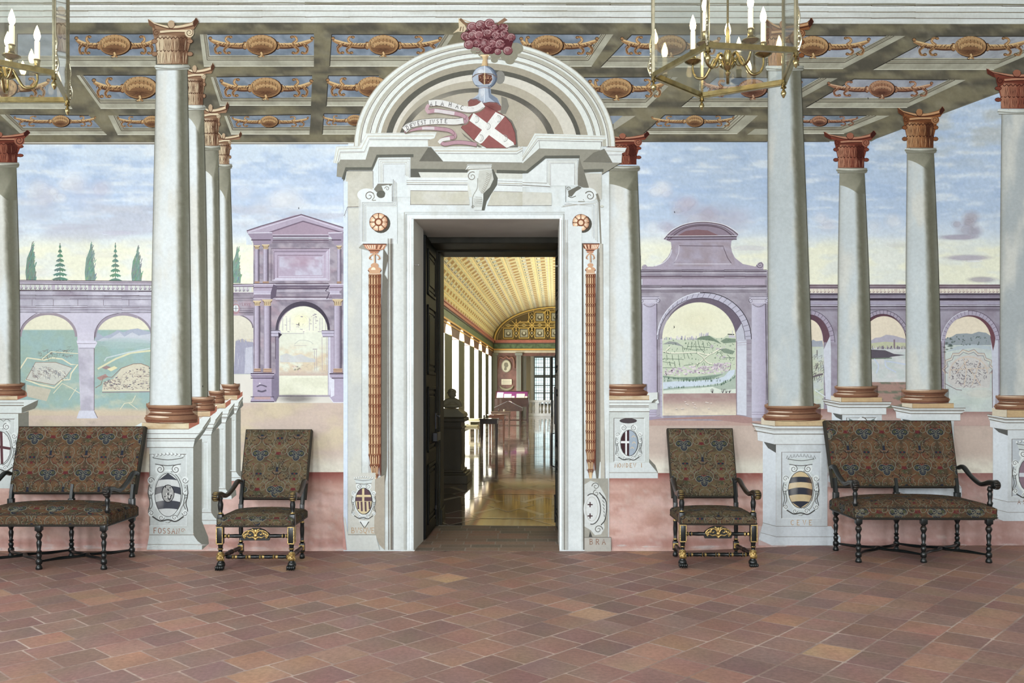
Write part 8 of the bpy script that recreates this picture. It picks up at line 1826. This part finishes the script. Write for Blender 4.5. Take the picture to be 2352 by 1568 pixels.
pm = bpy.data.materials.new('milky_glass'); pm.use_nodes = True; q_ = pm.node_tree; tb = q_.nodes.new('ShaderNodeBsdfTranslucent'); tb.inputs[0].default_value = (.42, .46, .46, 1); q_.links.new(tb.outputs[0], q_.nodes['Material Output'].inputs[0])
obj_w = gobj('window_8', bmw, pm); tag(obj_w, 'milky panes of the far window', 'window panes', kind='structure')
tag(gobj('window_6', bm, mat('grey_window_frame', (104, 108, 104), .6)), 'large grid window at the far end of the gallery', 'window', kind='structure')
bm = bmesh.new(); box(bm, -LW, LW, DF, D2+.3, -.2, -.002); tag(gobj('floor_far', bm, paler), 'floor of the far room', 'floor', kind='structure')
# balustrade
t = gthing('stone_balustrade', 'white stone balustrade across the opening at gallery end', 'balustrade', 0, DF+.6)
o = area('far_side_fill', MG @ Vector((-3.1, 51.5, 2.4)), (0, 0, 0), 2.6, 3.2, 170, (1, 1, .95)); o.rotation_euler = (Matrix.Rotation(-TH, 3, 'Z') @ Matrix.Rotation(-PI/2, 3, 'Y')).to_euler()  # added lamp inside the far room, standing in for side daylight
stone = mat('white_stone', (206, 210, 214), .5, var=.06)
bm = bmesh.new(); box(bm, ox0+.25, 1.6, -.12, .12, .76, .88, .01); obj('handrail', bm, stone, t)
bm = bmesh.new(); box(bm, ox0+.25, 1.6, -.13, .13, 0, .16, .01); obj('plinth', bm, stone, t)
for x, kind in ((-1.42, 0), (-1.22, 0), (-1.02, 1), (-.82, 0), (-.62, 0), (-.42, 0), (-.22, 0), (-.02, 1), (.18, 0), (.4, 0)):
    bm = bmesh.new()
    if kind: box(bm, x-.12, x+.12, -.1, .1, .16, .76, .01); obj('pier', bm, stone, t)
    else: lathe(bm, [(.06, .16), (.06, .2), (.035, .24), (.06, .32), (.075, .4), (.06, .48), (.03, .58), (.04, .68), (.06, .72), (.06, .76)], Matrix.Translation((x, 0, 0)), 12); obj('baluster', bm, stone, t, smooth=True)
# linings of windows and arches, coloured white as reveals blown out by daylight
jm = mat('glare_white', (240, 238, 226), .8); jo = mat('arch_glow_tint', (250, 214, 140), .8)
bm = bmesh.new()
for w0, w1 in edges: box(bm, -LW-t_+.01, -LW-.002, w1-.012, w1+.0, .12, 3.21); box(bm, -LW-t_+.01, -LW-.002, w0, w0+.012, .12, 3.21)
tag(gobj('trim_16', bm, jm), 'window jamb linings of the gallery, daylight glare put into their white', 'window jambs', kind='structure')
bm = bmesh.new(); bo = bmesh.new()
for w0, w1 in edges:
    a, b = w0-1.8, w0-.15; cy = (a+b)/2; r = (b-a)/2
    for i in range(8):
        t0, t1 = PI/2*i/8, PI/2*(i+1)/8; q = [(cy+r*math.cos(t), 3.22+.42*math.sin(t)) for t in (t0, t1)]
        for bb, xa, xb in ((bm, -LW-.29, -LW+.01),):
            v = [bb.verts.new((x, y-.008, z)) for (y, z) in q for x in (xa, xb)]; bb.faces.new((v[0], v[1], v[3], v[2]))
    box(bo, -LW-.29, -LW+.012, b-.5, b-.004, 3.215, 3.24)  # yellow strip paints the orange glow low in each arch
tag(gobj('trim_17', bm, jm), 'lining of the small gallery arches, daylight glare put into its white', 'arch lining', kind='structure')
tag(gobj('trim_18', bo, jo), 'yellow strips in the small gallery arches, orange glow painted as colour', 'arch glow strips', kind='structure')
# windows glazing bars on left wall
bm = bmesh.new()
for i, (w0, w1) in enumerate(edges):
    box(bm, -LW-.5, -LW-.44, w0, w0+.06, .12, 3.22); box(bm, -LW-.5, -LW-.44, w1-.06, w1, .12, 3.22); box(bm, -LW-.5, -LW-.44, w0, w1, 3.14, 3.22)
tag(gobj('window_7', bm, greywall), 'frames of the tall gallery windows', 'window', kind='structure')
# daylight outside the gallery windows
for (w0, w1) in edges:
    o = area('daylight_gallery', MG @ Vector((-LW-.75, (w0+w1)/2, 1.9)), (0, 0, 0), 3.7, w1-w0+1.8, 520, (1, .98, .92))
    o.rotation_euler = (Matrix.Rotation(-TH, 3, 'Z') @ Matrix.Rotation(-PI/2, 3, 'Y')).to_euler()
o = area('daylight_far', MG @ Vector((-.2, D2+.5, 2.0)), (0, 0, 0), 2.2, 3.0, 120, (.95, 1, 1)); o.rotation_euler = (Matrix.Rotation(-TH, 3, 'Z') @ Matrix.Rotation(-PI/2, 3, 'X')).to_euler()
# added unseen area lamps, high on the right, that brighten the vault
for d in (27, 38):
    o = area('vault_fill', MG @ Vector((2.9, d, 4.0)), (0, 0, 0), .3, 9.5, 230, (.98, 1, .84)); o.rotation_euler = (Matrix.Rotation(-TH, 3, 'Z') @ Matrix.Rotation(math.radians(150), 3, 'Y')).to_euler()
# ---- furniture of the gallery ---------------------------------------------------------
bust_m = mat('bust_marble', (176, 170, 146), .5, var=.08); ped_m = mat('pedestal_stone', (84, 78, 64), .55, var=.12, vscale=3); cap_m = mat('pedestal_cap', (150, 146, 126), .6)
t = gthing('stone_pedestal', 'tall dark stone pedestal with pale top, left inside the gallery', 'pedestal', -.74-.36-.05*13.96, 13.96)
def pb(bm, w, d, z0, z1, b=.01): box(bm, -w, w, -d, d, z0, z1, b)
bm = bmesh.new(); pb(bm, .42, .40, 0, .14); pb(bm, .39, .37, .14, .17); pb(bm, .345, .33, .17, .21)
obj('base', bm, ped_m, t)
bm = bmesh.new(); pb(bm, .31, .30, .2, .98); 
for s in (-1, 1): box(bm, s*.31, s*.318, -.24, .24, .3, .82, .002); box(bm, s*.315, s*.322, -.2, .2, .34, .78, .002)
obj('shaft', bm, ped_m, t)
bm = bmesh.new(); pb(bm, .33, .32, .86, .89); pb(bm, .37, .36, .97, 1.03); pb(bm, .345, .335, 1.03, 1.05)
obj('cornice', bm, ped_m, t)
bm = bmesh.new(); prism(bm, [(-.36, 0), (.36, 0), (.345, .05), (.30, .08), (.26, .12), (-.26, .12), (-.30, .08), (-.345, .05)], Matrix.Translation((0, .33, 1.05)) @ Matrix.Rotation(PI/2, 4, 'X'), .66); obj('top_slab', bm, cap_m, t)
px = -.74-.36-.05*13.96
t2 = gthing('child_bust', 'small pale marble bust of a child on the dark pedestal', 'bust', px+.13, 13.96)
t2.scale = (1.12, 1.12, 1.12)
t2.location.z = 1.19
bm = bmesh.new()
ball(bm, (0, 0, .02), .1, 1.35, .8, .35, seg=16); lathe(bm, [(.05, 0), (.035, .02), (.045, .035)], None, 14)
bmesh.ops.create_uvsphere
pts = [(-.13, .01, .0), (-.10, 0, .07), (-.04, 0, .10), (0, 0, .115)]
tube(bm, [(-.12, .01, .01), (-.10, 0, .06), (-.04, 0, .095), (.04, 0, .095), (.10, 0, .06), (.12, .01, .01)], [.03, .042, .045, .045, .042, .03], n=10, smooth=4)
lathe(bm, [(.05, .06), (.032, .10), (.03, .13), (.034, .15)], None, 12)
ball(bm, (.0, 0, .05), .06, 1.3, .8, .9)
obj('shoulders', bm, bust_m, t2, smooth=True)
bm = bmesh.new(); ball(bm, (0, .01, .2), .063, .92, 1.05, 1.08, seg=18); ball(bm, (.012, -.02, .17), .046, .9, .95, .95, seg=14)
# face looks down to the right: brow, nose, mouth, chin, ears
F = Vector((.75, -.66, 0)); S_ = Vector((.66, .75, 0))
def fp(f, s, z): return Vector((0, 0, .195))+F*f+S_*s+Vector((0, 0, z))
ball(bm, fp(.066, 0, -.012), .009, 1, 1, 1.5, seg=8); ball(bm, fp(.06, 0, -.038), .009, 1.2, 1.2, .5, seg=8); ball(bm, fp(.052, 0, -.052), .013, seg=8); ball(bm, fp(.058, .02, .008), .008, 1, 1, .6, seg=8); ball(bm, fp(.058, -.02, .008), .008, 1, 1, .6, seg=8); ball(bm, fp(.046, .026, -.022), .015, seg=8); ball(bm, fp(.046, -.026, -.022), .015, seg=8)
for s in (-1, 1): ball(bm, fp(0, s*.058, -.008), .011, .6, .6, 1.3, seg=8)
hd = obj('head', bm, bust_m, t2, smooth=True)
bm = bmesh.new()
for k in range(40):
    a = RG.uniform(0, 2*PI); e_ = RG.uniform(.15, 1.4); v = Vector((math.cos(a)*math.cos(e_), math.sin(a)*math.cos(e_), math.sin(e_)))
    if v.dot(F) > .62 and e_ < .7: continue
    ball(bm, Vector((0, .01, .2))+v*.062, .014, 1, 1, .8, seg=6)
obj('hair', bm, bust_m, hd, smooth=True)
mahog = mat('mahogany', (58, 36, 30), .3, var=.3, vscale=6, coat=.4); mdark = mat('dark_mahogany', (62, 44, 38), .3, var=.3, vscale=6, coat=.4); mred = mat('reddish_walnut', (104, 66, 46), .3, var=.25, vscale=6, coat=.4)
def table(label, px, d, w, dep, h, m, kind='table', round_=False):
    t = gthing('side_table', label, 'table', 0, 0, 'small tables down the gallery'); t.location = (wx(px)*250*d/2000, d-CAMD+dep/2, 0)
    bm = bmesh.new()
    if round_: prism(bm, [(w/2*math.cos(2*PI*i/24), dep/2*math.sin(2*PI*i/24)) for i in range(24)], Matrix.Translation((0, 0, h-.025)), .025)
    else: box(bm, -w/2-.02, w/2+.02, -dep/2-.02, dep/2+.02, h-.025, h, .005)
    obj('table_top', bm, m, t)
    bm = bmesh.new(); k = .8 if round_ else 1; box(bm, -w/2*k, w/2*k, -dep/2*k, dep/2*k, h-.13, h-.025, .004); obj('apron', bm, m, t)
    for sx in (-1, 1):
        for sy in (-1, 1):
            bm = bmesh.new(); x = sx*(w/2*k-.03); y = sy*(dep/2*k-.03); a = [(x-.022, y-.022), (x+.022, y-.022), (x+.022, y+.022), (x-.022, y+.022)]; b = [(x-.012, y-.012), (x+.012, y-.012), (x+.012, y+.012), (x-.012, y+.012)]
            va = [bm.verts.new((*p_, h-.1)) for p_ in a]; vb = [bm.verts.new((*p_, 0)) for p_ in b]
            bm.faces.new(va); bm.faces.new(vb[::-1])
            for i in range(4): bm.faces.new((va[i], vb[i], vb[(i+1) % 4], va[(i+1) % 4]))
            obj('leg', bm, m, t)
    return t
def onpx(px, d): return (px-1176)*d/2000
table('dark mahogany side table on square tapering legs, nearest in the gallery', 1123, 21.0, .42, .5, .77, mdark)
table('reddish round-topped table just behind the nearest gallery table', 1141, 24.4, .56, .5, .77, mred, round_=True)
table('grey-brown slim table standing third in the gallery row', 1150, 28.0, .6, .5, .76, mat('grey_brown_wood', (104, 84, 72), .35, var=.2))
for k, (pxx, d, z, lb) in enumerate(((1112, 21.2, .77, 'small dark finial ornament on the nearest gallery table'), (1146, 28.2, .76, 'small dark cup on the slim third gallery table'), (1158, 28.2, .76, 'small pale cup on the slim third gallery table'))):
    bm = bmesh.new(); lathe(bm, [(.03, 0), (.03, .008), (.01, .02), (.025, .05), (.02, .075), (.006, .09)] if k != 2 else [(.025, 0), (.03, .03), (.03, .07), (.02, .07)], Matrix.Translation((onpx(pxx, d), d-CAMD, z)), 12)
    tag(obj('ornament', bm, darkm if k != 2 else paler, None, smooth=True), lb, 'ornament')
# stools along the window side
whitep = mat('white_painted_wood', (196, 190, 170), .5)
def stool(label, px, d, group=None):
    t = thing('upholstered_stool', label, 'stool', (onpx(px, d), d-CAMD, 0), -TH)
    bm = bmesh.new(); box(bm, -.24, .24, -.2, .2, .40, .47, .02); obj('seat', bm, mat('cream_upholstery', (186, 178, 140), .8), t)
    bm = bmesh.new(); box(bm, -.24, .24, -.2, .2, .36, .40, .004); obj('frame', bm, whitep, t)
    for sx in (-1, 1):
        for sy in (-1, 1): bm = bmesh.new(); lathe(bm, [(.012, 0), (.018, .1), (.022, .34), (.022, .37)], Matrix.Translation((sx*.2, sy*.16, 0)), 8); obj('leg', bm, whitep, t)
    return t
stool('cream upholstered stool with white legs beside the window wall', 1092, 30.0); stool('cream upholstered stool mostly hidden behind the stone pedestal', 1079, 24.5)
# glazed double-sloped case
glass_top = mat('case_glass', (150, 156, 160), .05, spec=.8)
t = thing('sloped_display_case', 'low dark display case with gabled glass top', 'display case', (onpx(1168, 34.2), 34.4-CAMD, 0), -TH)
bm = bmesh.new(); W_ = .55; prism(bm, [(-W_, .62), (W_, .62), (W_, .74), (0, 1.0), (-W_, .74)], Matrix.Translation((0, .3, 0)) @ Matrix.Rotation(PI/2, 4, 'X'), .6); obj('case', bm, mdark, t)
for s in (-1, 1):
    bm = bmesh.new(); q = [(s*W_*1.02, -.31, .745), (s*.02, -.31, 1.005), (s*.02, .31, 1.005), (s*W_*1.02, .31, .745)]; va = [bm.verts.new(p_) for p_ in q]; vb = [bm.verts.new((p_[0], p_[1], p_[2]+.012)) for p_ in q]; bm.faces.new(va); bm.faces.new(vb[::-1])
    for i in range(4): bm.faces.new((va[i], vb[i], vb[(i+1) % 4], va[(i+1) % 4]))
    obj('glass_lid', bm, glass_top, t)
for sx in (-1, 1):
    for sy in (-1, 1): bm = bmesh.new(); box(bm, sx*.46-.03, sx*.46+.03, sy*.24-.03, sy*.24+.03, 0, .63, .004); obj('leg', bm, mdark, t)
# tall desk-like case with papers
t = thing('display_desk', 'tall mahogany display desk with papers on purple cloth', 'display case', (onpx(1176, 38.0), 38.2-CAMD, 0), -TH)
W_ = .74
bm = bmesh.new(); prism(bm, [(-.35, .72), (.35, .72), (.35, 1.36), (.25, 1.38), (-.35, 1.06)], Matrix.Translation((-W_, 0, 0)) @ Matrix(((0, 0, 1, 0), (1, 0, 0, 0), (0, 1, 0, 0), (0, 0, 0, 1))), 2*W_); obj('case', bm, mahog, t)
Ms = Matrix.Translation((0, -.35, 1.06)) @ Matrix.Rotation(math.atan2(.32, .6), 4, 'X')
def slab(nm, x0, x1, y0, y1, z0, z1, m):
    bm = bmesh.new(); box(bm, x0, x1, y0, y1, z0, z1); bm.transform(Ms); obj(nm, bm, m, t)
Lh = .68
slab('cloth', -W_+.05, W_-.05, .04, Lh-.04, .0, .008, mat('purple_cloth', (120, 50, 112), .8))
fr_ = bmesh.new(); box(fr_, -W_, W_, 0, .045, 0, .03); box(fr_, -W_, W_, Lh-.045, Lh, 0, .03); box(fr_, -W_, -W_+.05, 0, Lh, 0, .03); box(fr_, W_-.05, W_, 0, Lh, 0, .03); fr_.transform(Ms); obj('lid_frame', fr_, mdark, t)
wp = mat('paper', (226, 224, 214), .8)
for x0, x1, y0, y1 in ((-.66, -.38, .06, .56), (-.34, -.02, .06, .42), (0, .12, .06, .24), (.2, .56, .06, .44), (.58, .68, .06, .22)): slab('paper_sheet', x0, x1, y0, y1, .008, .012, wp)
for sx in (-1, 1):
    for sy in (-1, 1): bm = bmesh.new(); box(bm, sx*.68-.04, sx*.68+.04, sy*.3-.04, sy*.3+.04, 0, .73, .004); obj('leg', bm, mahog, t)
bm = bmesh.new(); box(bm, -.66, .66, -.28, -.24, .1, .14); box(bm, -.66, .66, .24, .28, .1, .14); obj('stretcher', bm, mahog, t)
